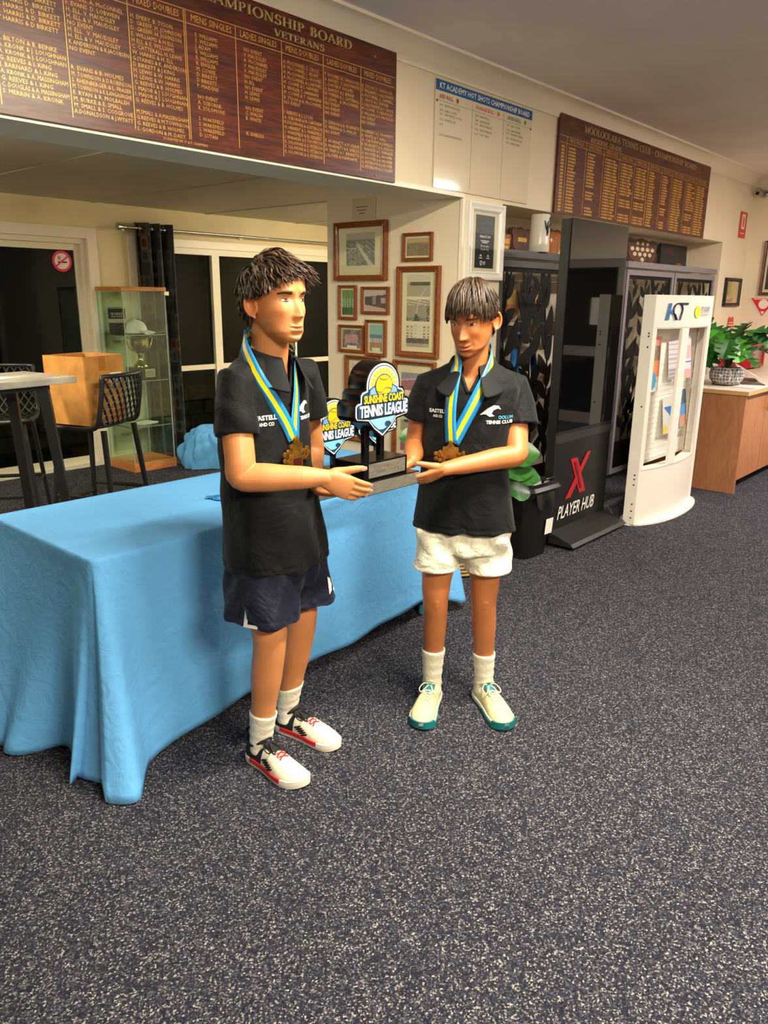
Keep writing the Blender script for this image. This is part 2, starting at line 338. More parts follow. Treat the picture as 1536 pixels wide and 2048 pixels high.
# cloth: perimeter walk with skirt that flares and folds; hem height follows the photo
def cloth():
    r = .03; per = []
    def arc(cx, cy, a0, a1, k=10):
        for i in range(k+1):
            a = a0+(a1-a0)*i/k; per.append((cx+r*math.cos(a), cy+r*math.sin(a), math.cos(a), math.sin(a)))
    def side(x0, y0, x1, y1, nx, ny, k):
        for i in range(1, k): per.append((x0+(x1-x0)*i/k, y0+(y1-y0)*i/k, nx, ny))
    a, b = hx-r, hy-r
    PI = math.pi
    side(-a, -hy, a, -hy, 0, -1, 110); arc(a, -b, -PI/2, 0); side(hx, -b, hx, b, 1, 0, 46); arc(a, b, 0, PI/2)
    side(a, hy, -a, hy, 0, 1, 60); arc(-a, b, PI/2, PI); side(-hx, b, -hx, -b, -1, 0, 60); arc(-a, -b, PI, 1.5*PI, 16)
    rows = []; T = [0, .012, .03, .06]+[.1+.9*i/26 for i in range(27)]
    def gauss(x, c, w): return math.exp(-((x-c)/w)**2)
    for t in T:
        row = []
        for (x, y, nx, ny) in per:
            front = ny < -.7; left = nx < -.7; right = nx > .7; back = ny > .7
            dc = math.hypot(x+hx, y+hy)           # distance to the near left corner
            dr = math.hypot(x-hx, y+hy)
            e = t**1.3
            flare = .015; drop = TZ-.012
            ox = oy = 0
            if back: flare = .03; drop = .70
            if front:
                s = x+hx
                drop = TZ-interp([0, .12, .3, .55, .9, 1.4, 1.75, 1.87], [.004, .012, .035, .05, .075, .10, .12, .035], s)
                flare = .025+.05*gauss(s, .0, .22)+.012*math.sin(s*7)+.008*math.sin(s*17+1)
                flare += .02*gauss(s, 1.87, .1)
                ox = -.02*gauss(s, .1, .2)
            if left:
                s = y+hy
                drop = TZ-.006
                flare = .06+.26*gauss(s, .62, .30)+.03*math.sin(s*24)*t-.035*gauss(s, .17, .10)
                flare += .018*math.sin(s*41+1)*t*t
            if right: flare = .05+.02*math.sin((y+hy)*14); drop = .70
            if not (front or left or right or back) and dc < .3:
                flare = .0
            # near left corner fold: two big soft pleats pulled outwards
            if dc < .34:
                ang = math.atan2(-(y+b), -(x+a)) if dc < .06 else (PI/2 if y < -hy+.001 else 0)
                sgn = dc if front else -dc
                pl = .155*gauss(sgn, .035, .055)+.085*gauss(sgn, -.075, .05)-.07*gauss(sgn, -.02, .026)
                d = Vector((-.35, -.94)) if sgn > -.02 else Vector((-.75, -.66))
                ox += d.x*pl; oy += d.y*pl
            if dr < .2:
                pl = .09*gauss(dr, 0, .08); ox += .75*pl; oy += -.3*pl
            px = x+nx*flare*e+ox*e; py = y+ny*flare*e+oy*e
            z = TZ-drop*t+.0
            if t <= .03: k = t/.03; px = x+nx*.004*k; py = y+ny*.004*k
            if left and t > .9: z += .01*math.sin(s*60)*(t-.9)*10*.6+.004
            row.append((px, py, max(z, .004)))
        rows.append(row)
    mb = MB(); mb.grid(rows, closed=True)
    # top sheet
    n = len(per); c0 = len(mb.v)
    ins = [[(x*k, y*k, TZ+.001) for (x, y, _, _) in per] for k in (.995, .9, .6, .25)]
    mb.grid([rows[0]]+ins, closed=True); mb.add([tuple(p) for p in ins[-1]], [tuple(range(n))])
    return mb
ob = cloth().build('tablecloth', M_CLOTH, None, ((TX0+TX1)/2, (TY0+TY1)/2, 0), smooth='all', weld=True)
sol = ob.modifiers.new('thick', 'SOLIDIFY'); sol.thickness = .0018; sol.offset = 1
tag(ob, 'sky blue tablecloth draped over the long table, pooling at its near corner', 'tablecloth')
# ================================================================== lettering helpers
def add_text(mb, body, size, x, z, y=0, align='LEFT', width=1, res=1, bold=0, M=None, mi=None, spacing=1):
    me = text_mesh(body, size, align=align, res=res, bold=bold, width=width, spacing=spacing)
    M = M or Matrix.Identity(4)
    mb.add([tuple(M @ Vector((v.co.x+x, y, v.co.y+z))) for v in me.vertices], [tuple(p.vertices) for p in me.polygons], mi)
def fit_text(mb, body, cap, x, z, maxw, y=0, align='LEFT', **k):
    size = cap/.69; me = text_mesh(body, size, align=align, res=k.get('res', 1), bold=k.get('bold', 0))
    xs = [v.co.x for v in me.vertices]; wd = (max(xs)-min(xs)) if xs else 1
    add_text(mb, body, size, x, z, y, align, width=min(1, maxw/wd), **k)
# a small roman capital alphabet drawn from strokes (cap height 1)
def roman(ch):
    T, h = .15, .062; P = []
    def st(x0, y0, x1, y1, w): # slanted or straight stem with horizontal ends
        P.append([(x0-w/2, y0), (x0+w/2, y0), (x1+w/2, y1), (x1-w/2, y1)])
    def se(x, y, w=.34): P.append([(x-w/2, y-.022 if y > .5 else y), (x+w/2, y-.022 if y > .5 else y), (x+w/2, y if y > .5 else y+.022), (x-w/2, y if y > .5 else y+.022)]) if False else P.append([(x-w/2, y-.04*(y > .5)), (x+w/2, y-.04*(y > .5)), (x+w/2, y+.04*(y < .5)), (x-w/2, y+.04*(y < .5))])
    def bar(x0, x1, y, w=h): P.append([(x0, y-w/2), (x1, y-w/2), (x1, y+w/2), (x0, y+w/2)])
    def bowl(cx, cy, rx, ry, a0, a1, n=14):
        for i in range(n):
            q = []
            for a, o in ((a0+(a1-a0)*i/n, 1), (a0+(a1-a0)*(i+1)/n, 1), (a0+(a1-a0)*(i+1)/n, 0), (a0+(a1-a0)*i/n, 0)):
                r = math.radians(a); c, s = math.cos(r), math.sin(r)
                q.append((cx+(rx if o else rx-T)*c, cy+(ry if o else ry-h)*s))
            P.append(q)
    if ch == 'A': st(.06, 0, .40, 1, h); st(.74, 0, .40, 1, T); bar(.2, .62, .34); se(.07, 0, .26); se(.73, 0, .32); return P, .84
    if ch == 'B': st(.18, 0, .18, 1, T); se(.16, 0, .3); se(.16, 1, .3); bowl(.3, .75, .31, .25, -90, 90); bowl(.3, .26, .36, .26, -90, 90); bar(.1, .34, .97); bar(.1, .34, .03); bar(.1, .34, .5); return P, .74
    if ch in 'CG':
        bowl(.48, .5, .44, .52, 50, 310, 20); st(.74, .72, .80, .98, h)
        if ch == 'G': st(.74, 0.05, .74, .42, T); se(.72, .42, .32)
        else: st(.80, .02, .76, .24, h)
        return P, .88
    if ch == 'D': st(.18, 0, .18, 1, T); se(.16, 0, .3); se(.16, 1, .3); bowl(.32, .5, .52, .5, -90, 90, 18); bar(.1, .36, .97); bar(.1, .36, .03); return P, .92
    if ch == 'E': st(.18, 0, .18, 1, T); se(.16, 0, .3); se(.16, 1, .3); bar(.1, .62, .97); bar(.1, .66, .03); bar(.1, .5, .52); st(.62, .75, .62, 1, h); st(.64, 0, .68, .25, h); st(.5, .42, .5, .62, h); return P, .74
    if ch == 'H': st(.18, 0, .18, 1, T); st(.74, 0, .74, 1, T); bar(.18, .74, .5); [se(x, y) for x in (.18, .74) for y in (0, 1)]; return P, .92
    if ch == 'I': st(.18, 0, .18, 1, T); se(.18, 0); se(.18, 1); return P, .40
    if ch == 'L': st(.18, 0, .18, 1, T); se(.18, 1); bar(.05, .62, .03); st(.6, 0, .66, .28, h); return P, .70
    if ch == 'M': st(.14, 0, .14, 1, h); st(.5, 0, .14, 1, T); st(.5, 0, .88, 1, h); st(.90, 0, .90, 1, T); se(.14, 0, .26); se(.90, 0); se(.1, 1, .22); se(.92, 1, .26); return P, 1.06
    if ch == 'N': st(.14, 0, .14, 1, h); st(.74, 0, .16, 1, T); st(.74, 0, .74, 1, h); se(.14, 0, .26); se(.12, 1, .26); se(.76, 1, .26); return P, .90
    if ch == 'O': bowl(.48, .5, .46, .52, 0, 360, 26); return P, .96
    if ch in 'PR':
        st(.18, 0, .18, 1, T); se(.18, 0); se(.16, 1, .3); bowl(.3, .73, .34, .27, -90, 90); bar(.1, .34, .97); bar(.1, .34, .49)
        if ch == 'R': st(.70, 0, .36, .48, T); se(.74, 0, .24)
        return P, .72 if ch == 'P' else .80
    if ch == 'S': bowl(.32, .74, .27, .28, 30, 265); bowl(.32, .27, .29, .29, -150, 92); st(.56, .74, .58, .98, h); st(.06, .02, .08, .28, h); return P, .66
    if ch == 'T': st(.38, 0, .38, 1, T); se(.38, 0); bar(.03, .73, .97); st(.05, .74, .05, 1, h); st(.71, .74, .71, 1, h); return P, .78
    if ch == 'U': st(.18, .3, .18, 1, T); st(.74, .3, .74, 1, h); bowl(.44, .32, .335, .34, 180, 360); se(.18, 1); se(.74, 1, .26); return P, .90
    if ch == 'V': st(.40, 0, .08, 1, T); st(.42, 0, .74, 1, h); se(.08, 1, .3); se(.74, 1, .24); return P, .82
    if ch == '-': P.append([(.05, .42), (.3, .42), (.3, .52), (.05, .52)]); return P, .36
    return P, .42
def roman_text(mb, s, cap, x, z, y, depth, width=None, align='L', mi=None):
    tot = sum(roman(c)[1]+.06 for c in s); k = (width/(tot*cap)) if width else 1
    if align == 'R': x = x-tot*cap*k
    if align == 'C': x = x-tot*cap*k/2
    for c in s:
        P, adv = roman(c)
        for q in P: mb.poly([(x+p[0]*cap*k, z+p[1]*cap) for p in q], depth, Matrix.Translation((0, y, 0)), mi)
        x += (adv+.06)*cap*k
M_BOARD = wood('rosewood_laminate', (44, 16, 10), (80, 31, 17), (114, 49, 26), 5, (.5, 4, 7), .36)
M_GOLD = mat('gold_leaf_print', (214, 164, 78), .35, .25); M_GOLDT = mat('gold_raised_letters', (200, 176, 120), .35, .3)
PRINT = None
def print_mat(rough=.45, coat=0.0, name='printed_paper'):
    m, nt, n, b = node_mat(name); a = n.new('ShaderNodeVertexColor'); a.layer_name = 'print'
    nt.links.new(a.outputs[0], b.inputs['Base Color']); b.inputs['Roughness'].default_value = rough; b.inputs['Coat Weight'].default_value = coat; return m
PRINT = print_mat()
def picture(name, parent, w, h, fn, loc=(0, 0, 0), nx=36, ny=36, m=None, rot=(0, 0, 0)):
    """flat printed picture in the local XZ plane facing -Y; fn(u,v)->sRGB 0..255 with numpy arrays"""
    u, v = np.meshgrid((np.arange(nx)+.5)/nx, (np.arange(ny)+.5)/ny); C = np.clip(np.stack(np.broadcast_arrays(*fn(u, v)), -1), 0, 255)/255
    C = np.where(C <= .04045, C/12.92, ((C+.055)/1.055)**2.4)
    vs = [((i/nx-.5)*w, 0, (j/ny-.5)*h) for j in range(ny+1) for i in range(nx+1)]
    fs = [(j*(nx+1)+i, j*(nx+1)+i+1, (j+1)*(nx+1)+i+1, (j+1)*(nx+1)+i) for j in range(ny) for i in range(nx)]
    me = bpy.data.meshes.new(name); me.from_pydata(vs, [], fs); at = me.color_attributes.new('print', 'FLOAT_COLOR', 'CORNER')
    cols = np.ones((nx*ny, 4, 4)); cols[:, :, :3] = C.reshape(-1, 1, 3); at.data.foreach_set('color', cols.ravel()); me.materials.append(m or PRINT)
    return link(name, me, parent, loc, rot)
# ------------------------------------------------------------------ honour board of the veterans
def honour_board(name, label, x0, x1, z0, z1):
    t = thing(name, label, 'honour board', (x0, YB-.004, z0)); w, h = x1-x0, z1-z0
    MB().box((w/2, -.010, h/2), (w, .020, h), ch=.002).build('panel', M_BOARD, t); return t
b1x, b1z = .70, 2.137
bd = honour_board('honour_board', 'long dark rosewood championship board, gold columns of names headed veterans, above the rear opening', b1x, 3.325, b1z, 2.752)
YF = -.0205
L_ = MB(); seps = [.785, 1.035, 1.288, 1.540, 1.792, 2.043, 2.293, 2.546, 2.802, 3.057]
def rule(mb, x0, x1, z0, z1): mb.box(((x0+x1)/2-b1x, YF, (z0+z1)/2-b1z), (x1-x0, .001, z1-z0))
for s in seps:
    if abs(s-2.043) < .001: rule(L_, s-.006, s-.003, 2.165, 2.636); rule(L_, s+.002, s+.005, 2.165, 2.636)
    else: rule(L_, s-.0016, s+.0016, 2.166, 2.636)
for z in (2.634, 2.588): rule(L_, .72, 3.312, z-.0012, z+.0012)
L_.build('ruled_lines', M_GOLD, bd)
Tt = MB(); roman_text(Tt, 'CHAMPIONSHIP BOARD', .038, 2.995-b1x, 2.690-b1z, YF-.008, .009, width=.93, align='R'); roman_text(Tt, 'VETERANS', .027, 2.505-b1x, 2.645-b1z, YF-.005, .006, width=.305)
roman_text(Tt, 'MOOLOOLABA TENNIS CLUB -', .038, 2.03-b1x, 2.690-b1z, YF-.008, .009, width=1.2, align='R')
Tt.build('title_lettering', M_GOLDT, bd)
cols = {
 1.288: ('MENS DOUBLES', ['E. WILLIAMS', 'C. & E. WILLIAMS', 'WILLIAMS & D. BIRKETT', 'W. HARRIS D. BIRKETT', 'W. HARRIS & D. BIRKETT', 'W. HARRIS & D. BIRKETT', 'W HARRIS & D BIRKETT', '', '', 'P. BILTON & B. BEINKE', 'A. KRONK & J. LOUGHNAN', 'A. KRONK & J. LOUGHNAN', 'G. REEVES & I. KING', 'J. BARNARD & I. KING', 'A. KRONK & A. MASSINGHAM', 'G. REEVES & I. KING', 'C. DOUGLAS & A. MASSINGHAM', 'S. MERRIN & A. KRONK']),
 1.540: ('LADIES DOUBLES', ['F. EVANS. A. McCONNEL', 'F. EVANS. D. LOBWEIN', 'H. ELL. V. MAUDSLEY', 'H. ELL & V. MAUDSLEY', 'NO EVENT', 'H. ELL   V. MAUDSLEY', 'H. ELL & V. MAUDSLEY', 'K ANDERSON & K.JACOBSEN', 'NO EVENT', '', '', 'R. EVANS & B. HOLMES', 'M. TOWNSON & D.ROBINSON', 'S. RHEINBERGER & L. FRASER', 'M. TOWNSON & K.ILANGASINGHE', 'E. RYAN & R. MOLBALEH', 'M. BURKE & E. SMALL', 'M. SMALL & S. COSGROVE', 'A.DONALDSON & J.WYATT']),
 1.792: ('MIXED DOUBLES', ['H. EMERY. B. TYSON', 'D. GREEFF. H. JOHNSON', 'D. GREEFF. H. JOHNSON', 'E. WILLIAMS & H ELL', 'H ELL & E. WILLIAMS', 'C. CATTERALL H. LEWIS', 'W. HARRIS & H. ELL', 'G.STAINES & K. ANDERSON', 'D BIRKETT & J KING', 'H. LEWIS & W. HARRIS', 'H. LEWIS & W. HARRIS', 'G. REEVES & B. HOLMES', 'I. MAJOR & J. LOUGHNAN', 'I. MAJOR & J. LOUGHNAN', 'G. REEVES & B. HOLMES', '', 'M.SMALL & A.MASSINGHAM', 'G.REEVES & M.TOWNSON', 'G. REEVES & B. HOLMES', 'S. GORDON & M. DAISY']),
 2.048: ('MENS SINGLES', ['E. WILLIAMS', 'E. WILLIAMS', 'J. ADAM', 'E. WILLIAMS', 'E. WILLIAMS', 'R. ENGLER', 'M. COWIE', 'D. BIRKETT', 'D BIRKETT', 'P. MAIDENS', '', 'NO EVENT', 'A. OSBORNE', 'K. SOLOMONS', '', 'S. WAKEFIELD', 'S. WAKEFIELD', 'S. WAKEFIELD', 'D. LUTAN']),
 2.293: ('LADIES SINGLES', ['NO EVENT', 'V. MAUDSLEY', 'A. McCONNEL', 'V. MAUDSLEY', 'V. MAUDSLEY', 'NO EVENT', 'H. ELL', 'NO EVENT', 'H. LEWIS', 'H. LEWIS', '', 'NO EVENT', 'C. WALSH', 'B. WHITE', '', '', 'K. SHIELDS']),
 2.546: ('MENS DOUBLES', ['A. McCONNEL S. CROSS', 'A. McCONNEL J. ADAM', 'A. McCONNEL L. HOLMES', 'A. McCONNEL & L.HAYNES', 'M. COWIE & L. HAYNES', 'R. ENGLER T. HANNAN', 'M. COWIE & T. HANNAN', 'B. TYSON & A. McCONNEL', 'NO EVENT', '', 'I. REEVES & J. LYON', 'A. OSBORNE & N. CARTHEW', 'K.SOLOMONS & G.PETERSON', 'N. HERBERT & S. WAKEFIELD', 'S. WAKEFIELD & N. HERBERT', 'I. WARAKER & R.THOMPSON', 'K. SOLOMONS & G. PETERSON', 'K. SOLOMONS & G. PETERSON', 'K. SOLOMONS & G. PETERSON']),
 2.802: ('LADIES DOUBLES', ['P. HOLMES. D. SANGOOD', 'D. RAMSEY . S. LALLYWHITE', 'L. DWYER P. HOLMES', 'R. RAMSEY & J. BERRIE', 'N. O\'BRIEN & L. CATTERALL', 'H. LEWIS   A. McCONNEL', 'NO EVENT', 'NO EVENT', 'NO EVENT', '', 'D. DENSON & B. MORPHETT', 'K. MERRIN & G. WALSH', 'NO EVENT', '', 'B. MORPHETT & M. KEANE', 'B. MORPHETT & K. SHIELDS', 'M. TREFUS & S. BENNETTS', 'J.GLOVER & H.BARHAMS']),
 3.057: ('MIXED DOUBLES', ['B. TYSON. D. SANGOOD', 'E. WILLIAMS S. LALLYWHITE', 'A. McCONNEL. C. CAMPBELL', 'S. CROSS & L. DWYER', 'S. LALLYWHITE & S. CROSS', 'M. COWIE . V. MAUDSLEY', 'E. WILLIAMS & V. MAUDSLEY', 'NO EVENT', 'NO EVENT', '', 'N. HERBERT & S. THOMPSETT', 'B. WHITE & T. HALL', 'N. CARTHEW & J.SHIELDS', 'B. MORPHETT & G. DIXSON', 'I. WARAKER & K. WARAKER', 'A. HOOPER & L. HOOPER', 'A. HOOPER & A. HOOPER', 'G. PETERSON & J.GLOVER', 'G. PETERSON & J.COLLINS'])}
Nm = MB()
for x, (hd, rows) in cols.items():
    Hd = MB(); fit_text(Hd, hd, .024, x+.125-b1x, 2.600-b1z, .20, YF, 'CENTER'); Hd.build('heading_lettering', M_GOLD, bd)
    ind = .04 if 'SINGLES' in hd else .008
    for i, r in enumerate(rows):
        if r: fit_text(Nm, r, .0142, x+ind-b1x, 2.549-b1z-i*.0203, .236, YF)
fit_text(Nm, 'DONATED BY  P. & P. CHAPMAN', .010, 1.915-b1x, 2.147-b1z, .23, YF)
tag(Nm.build('name_lettering', M_GOLD, bd), kind='stuff')
for x, z in ((3.16, 2.70), (3.17, 2.155)): MB().lathe([(.005, 0), (.005, .002), (.002, .003)], 10, (x-b1x, YF, z-b1z), Matrix.Rotation(math.pi/2, 3, 'X')).build('screw', M_STEEL, bd)
# ------------------------------------------------------------------ second honour board
b1x, b1z = 5.01, 2.127
bd = honour_board('honour_board', 'dark rosewood reserve grade championship board with eleven narrow gold columns, beside the corner', b1x, 7.83, b1z, 2.757)
L_ = MB(); Nm = MB(); Hd = MB(); sp = [5.115, 5.395, 5.668, 5.938, 6.204, 6.460, 6.728, 6.95, 7.265, 7.50, 7.80]
for z in (2.622, 2.580): rule(L_, 5.02, 7.815, z-.0015, z+.0015)
for i, s in enumerate(sp[:-1]): rule(L_, s-.002-(.002 if i == 5 else 0), s+.002+(.002 if i == 5 else 0), 2.15, 2.622)
L_.build('ruled_lines', M_GOLD, bd)
Tt = MB(); roman_text(Tt, 'MOOLOOLABA TENNIS CLUB - CHAMPIONSHIP BOARD', .044, 5.35-b1x, 2.684-b1z, YF-.003, .004, width=2.12); roman_text(Tt, 'RESERVE GRADE', .032, 5.45-b1x, 2.632-b1z, YF-.003, .004, width=.50)
Tt.build('title_lettering', M_GOLDT, bd)
hh = ['MENS SINGLES', 'LADIES SINGLES', 'MENS DOUBLES', 'LADIES DOUBLES', 'MIXED DOUBLES']*2; R2 = random.Random(3)
for i in range(10):
    Hd = MB(); fit_text(Hd, hh[i], .024, (sp[i]+sp[i+1])/2-b1x, 2.590-b1z, (sp[i+1]-sp[i])*.72, YF, 'CENTER'); Hd.build('heading_lettering', M_GOLD, bd)
    for r in range(20):
        if i in (1, 3, 4, 6, 8) and r in (11, 15, 16): continue
        z = 2.555-r*.0212; x = sp[i]+.03
        for wd in ([.018, R2.uniform(.05, .09)] if i % 5 < 2 else [.014, R2.uniform(.05, .08), .016, R2.uniform(.045, .075)]):   # tiny names, too small to read
            if x+wd > sp[i+1]-.012: break
            k = 0
            while k < wd: Nm.box((x+k+.004-b1x, YF, z-b1z), (.0055, .0012, .013)); k += .0085
            x += wd+.012
for r in range(20):
    for k in range(4): Nm.box((5.05+k*.011-b1x, YF, 2.555-r*.0212-b1z), (.0075, .0012, .014))
tag(Nm.build('name_lettering', M_GOLD, bd), kind='stuff')
# ------------------------------------------------------------------ white acrylic hot shots board
kx, kz = 3.672, 2.153
M_ACR = mat('glossy_white_acrylic', (226, 214, 188), .06, coat=.4); M_KTB = mat('kt_blue_print', (38, 96, 168), .12); M_INK = mat('grey_ink', (92, 84, 78), .4)
kb = thing('winners_board', 'glossy white junior champions board with blue heading strip between the two wooden boards', 'notice board', (kx, YB-.004, kz))
MB().box((.5, -.003, .277), (1.0, .006, .554), ch=.001).build('panel', M_ACR, kb)
MB().box((.5, -.0065, .526), (1.0, .0012, .054)).build('heading_strip', M_KTB, kb)
t = MB(); fit_text(t, 'KT ACADEMY HOT SHOTS CHAMPIONSHIP BOARD', .028, .5, .512, .955, -.0078, 'CENTER', bold=.0006); t.build('heading_lettering', M_WHITE, kb)
KR, KO, KG = mat('red_ink', (190, 40, 30), .4), mat('orange_ink', (214, 92, 40), .4), mat('green_ink', (70, 130, 50), .4)
data = [(.035, 'RED BALL', KR, ['2019   BIYON WALPOLA', '2020   LARA COATES', '2021   AVA MAUSE YOUNG', '2022   HUNTER LEE', '2023', '', ' LILA CASAGRANDE-MOSSE']), (.375, 'ORANGE BALL', KO, ['2019   KARI CROLL', '2020   SAM HAFTER', '2021   ANGUS IRELAND', '2022   ANGUS IRELAND', '2023   TOBY  SMITH']), (.71, 'GREEN BALL', KG, ['2019   SAM STOLME', '2020   DHAT HAFTER', '2021   HUNTER CURRAN', '2022   MICHAEL TELLAR', '2023   RYKER DUNN'])]
for x, hd, m, rows in data:
    t = MB(); fit_text(t, hd, .020, x, .463, .24, -.0072, bold=.0005); t.build('column_heading', m, kb); MB().lathe([(.0125, 0), (.0125, .0008)], 18, (x+.165+(.075 if 'OR' in hd else .045 if 'GR' in hd else 0), -.0066, .473), Matrix.Rotation(math.pi/2, 3, 'X')).build('ball_mark', m, kb)
    t = MB(); [fit_text(t, r, .012, x, .424-i*.026+(.006 if i > 1 else .0), .27, -.0072) for i, r in enumerate(rows) if r]; tag(t.build('name_lettering', M_INK, kb), kind='stuff')
t = MB(); t.box((.346, -.0066, .25), (.0015, .0008, .46)); t.box((.675, -.0066, .25), (.0015, .0008, .46)); t.box((.5, -.0066, .45), (.97, .0008, .0012)); t.build('ruled_lines', M_INK, kb)
for x in (.012, .99): MB().lathe([(.006, 0), (.006, .002), (.003, .004)], 10, (x, -.006, .447), Matrix.Rotation(math.pi/2, 3, 'X')).build('screw', M_BLACK, kb)
# ------------------------------------------------------------------ picture frames
M_FR = wood('honey_timber', (98, 50, 20), (130, 68, 28), (154, 88, 40), 9, (5, 5, 5), .28, .3)
M_MAT = mat('cream_mount', (226, 216, 180), .7); PGLASS = glass('picture_glass', (.97, .98, .97))
def frame(label, loc, rz, w, h, fw, dp, m, prints, margin=.0, mountc=None, cat='picture', name='picture_frame', group=None, lip=None):
    """prints: list of (x,z,w,h,fn) relative to the centre"""
    t = thing(name, label, cat, loc, rz, group)
    prof = [(0, 0), (0, -dp), (fw*.25, -dp*1.08), (fw*.45, -dp*.92), (fw*.72, -dp*.85), (fw*.8, -dp*.95), (fw, -dp*.6), (fw, 0)]   # (inset, y)
    mb = MB(); n = len(prof); rows = []
    for sx, sz in ((-1, -1), (1, -1), (1, 1), (-1, 1)): rows.append([(sx*(w/2-a), y, sz*(h/2-a)) for a, y in prof])
    for i in range(4):
        A, B = rows[i], rows[(i+1) % 4]; k = len(mb.v); mb.add(A+B, [(j, (j+1) % n, (j+1) % n+n, j+n) for j in range(n)])
    mb.build('frame_moulding', m, t, smooth=25)
    MB().box((0, -dp*.3, 0), (w-2*fw+.006, .004, h-2*fw+.006)).build('mount', mountc or M_MAT, t)
    for (x, z, pw, ph, fn) in prints: picture('print', t, pw, ph, fn, (x, -dp*.3-.0028, z), 30, 30)
    MB().box((0, -dp*.45, 0), (w-2*fw+.004, .001, h-2*fw+.004)).build('glazing', PGLASS, t)
    return t
N = lambda u, v, s=1, k=9: (np.sin(u*k*7.1+np.cos(v*k*5.3+s)*2.1+s*3)*np.sin(v*k*6.3+np.sin(u*k*4.7)*1.7+s)+.5*np.sin((u*13+v*17)*k*.9+s*5))/1.5
def grey(b): return (b*1.0, b*.98, b*.90)
def aerial(u, v):
    b = 128+46*N(u, v, 1, 3)+20*N(u, v, 2, 8); b = np.where(v > .78, 178, b); b = np.where(abs(v-.77) < .02, 120, b)
    d = abs(u-(.95-.62*(v/.78)**.8)); b = np.where((d < .10*(1.05-v)) & (v < .78), 196, b); b = np.where((v > .45) & (v < .62) & (u < .38) & (np.sin(v*60) > 0), 190, b)
    return grey(np.where(v < .05, 215, b))
def sepia(u, v): b = 140+35*N(u, v, 3, 3); b = np.where(v > .72, 190, b); return (b*1.0, b*.86, b*.62)
def courts1(u, v):
    b = np.where(v > .62, 205, 165+8*N(u, v, 4, 9)); b = np.where((v > .5) & (v < .66) & (u > .12), 70+25*N(u, v, 2, 6), b); b = np.where((abs(u-.62-(v*.5)) < .018) & (v < .42), 215, b)
    return (b*1.0, b*.97, b*.82)
def courts2(u, v):
    b = 150+16*N(u, v, 5, 7); b = np.where((v > .72) & (np.sin(v*50+u*9) > .3), 205, b); b = np.where(abs(u-.45-.2*(v-.5)) < .02, 205, b); b = np.where((v < .2) & (N(u, v, 2, 5) > 0), 60, b); b = np.where((abs(u-.42) < .12*(1-v*2)) & (v < .35), 45, b); b = np.where((u > .86) & (N(u, v, 8, 7) > .1), 70, b)
    return (b*1.0, b*.95, b*.84)
def tower(u, v):
    b = np.where((np.sin(u*34) > .2) & (np.sin(v*44) > .2) & (v > .4), 110, 206); b = np.where((u > .36) & (u < .72) & (v > .4), np.where((np.sin(u*34) > .9) & (np.sin(v*34) > .7), 140, 214), b); b = np.where(v < .4, 90+60*N(u, v, 6, 8), b); b = np.where(v < .18, 170+12*N(u, v, 7, 8), b); return (b*1.0, b*.97, b*.86)
def team(u, v):
    g = 150+26*N(u, v, 8, 5); r = g*.78; r = np.where((v < .34) & (np.sin(u*40) > -.3), 52, r); g = np.where((v < .34) & (np.sin(u*40) > -.3), 66, g); r = np.where((np.sin(u*28) > .55) & (v > .3) & (v < .68), 200, r); g = np.where((np.sin(u*28) > .55) & (v > .3) & (v < .68), 210, g); return (r, g, r*.86)
def shed(u, v):
    b = np.where(v > .68+.12*u, 210, 96+12*N(u, v, 3, 6)); b = np.where(v < .3-.2*u, 200, b); b = np.where((u > .38) & (u < .55) & (v > .3) & (v < .72), 160, b); b = np.where((u > .78) & (v > .35) & (v < .62), 185, b); return (b*1.0, b*.88, b*.82)
def crowd(u, v):
    n = N(u, v, 9, 4); b = 130+80*n; f = (abs(u-.5) < .35) & (v > .25) & (v < .72); r = np.where(f, 200+30*n, b); g = np.where(f, 150+40*n, b*.95); r = np.where((v < .14) & (u > .25) & (u < .8), 235, r); g = np.where((v < .14) & (u > .25) & (u < .8), 228, g); return (r, g, g*.98)
def beach(u, v):
    r = np.where(v > .62, 150, np.where(v > .42, 110, 176)); g = np.where(v > .62, 190, np.where(v > .42, 138, 140)); bb = np.where(v > .62, 180, np.where(v > .42, 150, 104))
    p = (abs(v-.42) < .09) & (np.sin(u*44) > .1); r = np.where(p, 225, r); g = np.where(p, 215, g); bb = np.where(p, 215, bb); q = (v < .12) & (u > .2) & (u < .85); return (np.where(q, 225, r), np.where(q, 220, g), np.where(q, 200, bb))
def pinkcourt(u, v):
    b = np.where(v > .6, 160, 120+14*N(u, v, 3, 5)); r = np.where(v > .6, 150, 168); r = np.where(abs(v-.55-.2*u) < .03, 210, r); b = np.where(abs(v-.55-.2*u) < .03, 205, b); return (r, b*.92, b*.98)
def dusk(u, v): b = 120+50*v*2+18*N(u, v, 4, 3); return (b*1.05, b*.9, b*.92)
def fp(label, y0, y1, z0, z1, fw, prints, group=None, dp=.022):
    return frame(label, (XP0, (y0+y1)/2, (z0+z1)/2), -math.pi/2, abs(y0-y1), z1-z0, fw, dp, M_FR, prints, group=group)
GRP = 'timber framed photographs on the partition'
fp('large timber frame, wide cream mount, black and white aerial view of a road', 3.96, 3.485, 1.66, 2.035, .036, [(0, .01, .262, .215, aerial)], GRP, .032)
fp('small timber frame holding one faded sepia landscape photograph', 3.352, 3.112, 1.775, 1.945, .021, [(0, 0, .175, .105, sepia)], GRP)
fp('tall timber frame with three stacked old court and building photographs', 3.387, 3.042, 1.178, 1.745, .036, [(.0, .165, .19, .135, courts1), (.0, .012, .19, .135, courts2), (.0, -.148, .19, .14, tower)], GRP, .03)
fp('narrow timber frame with a greenish team group photograph', 3.93, 3.762, 1.40, 1.63, .020, [(0, 0, .105, .165, team)], GRP)
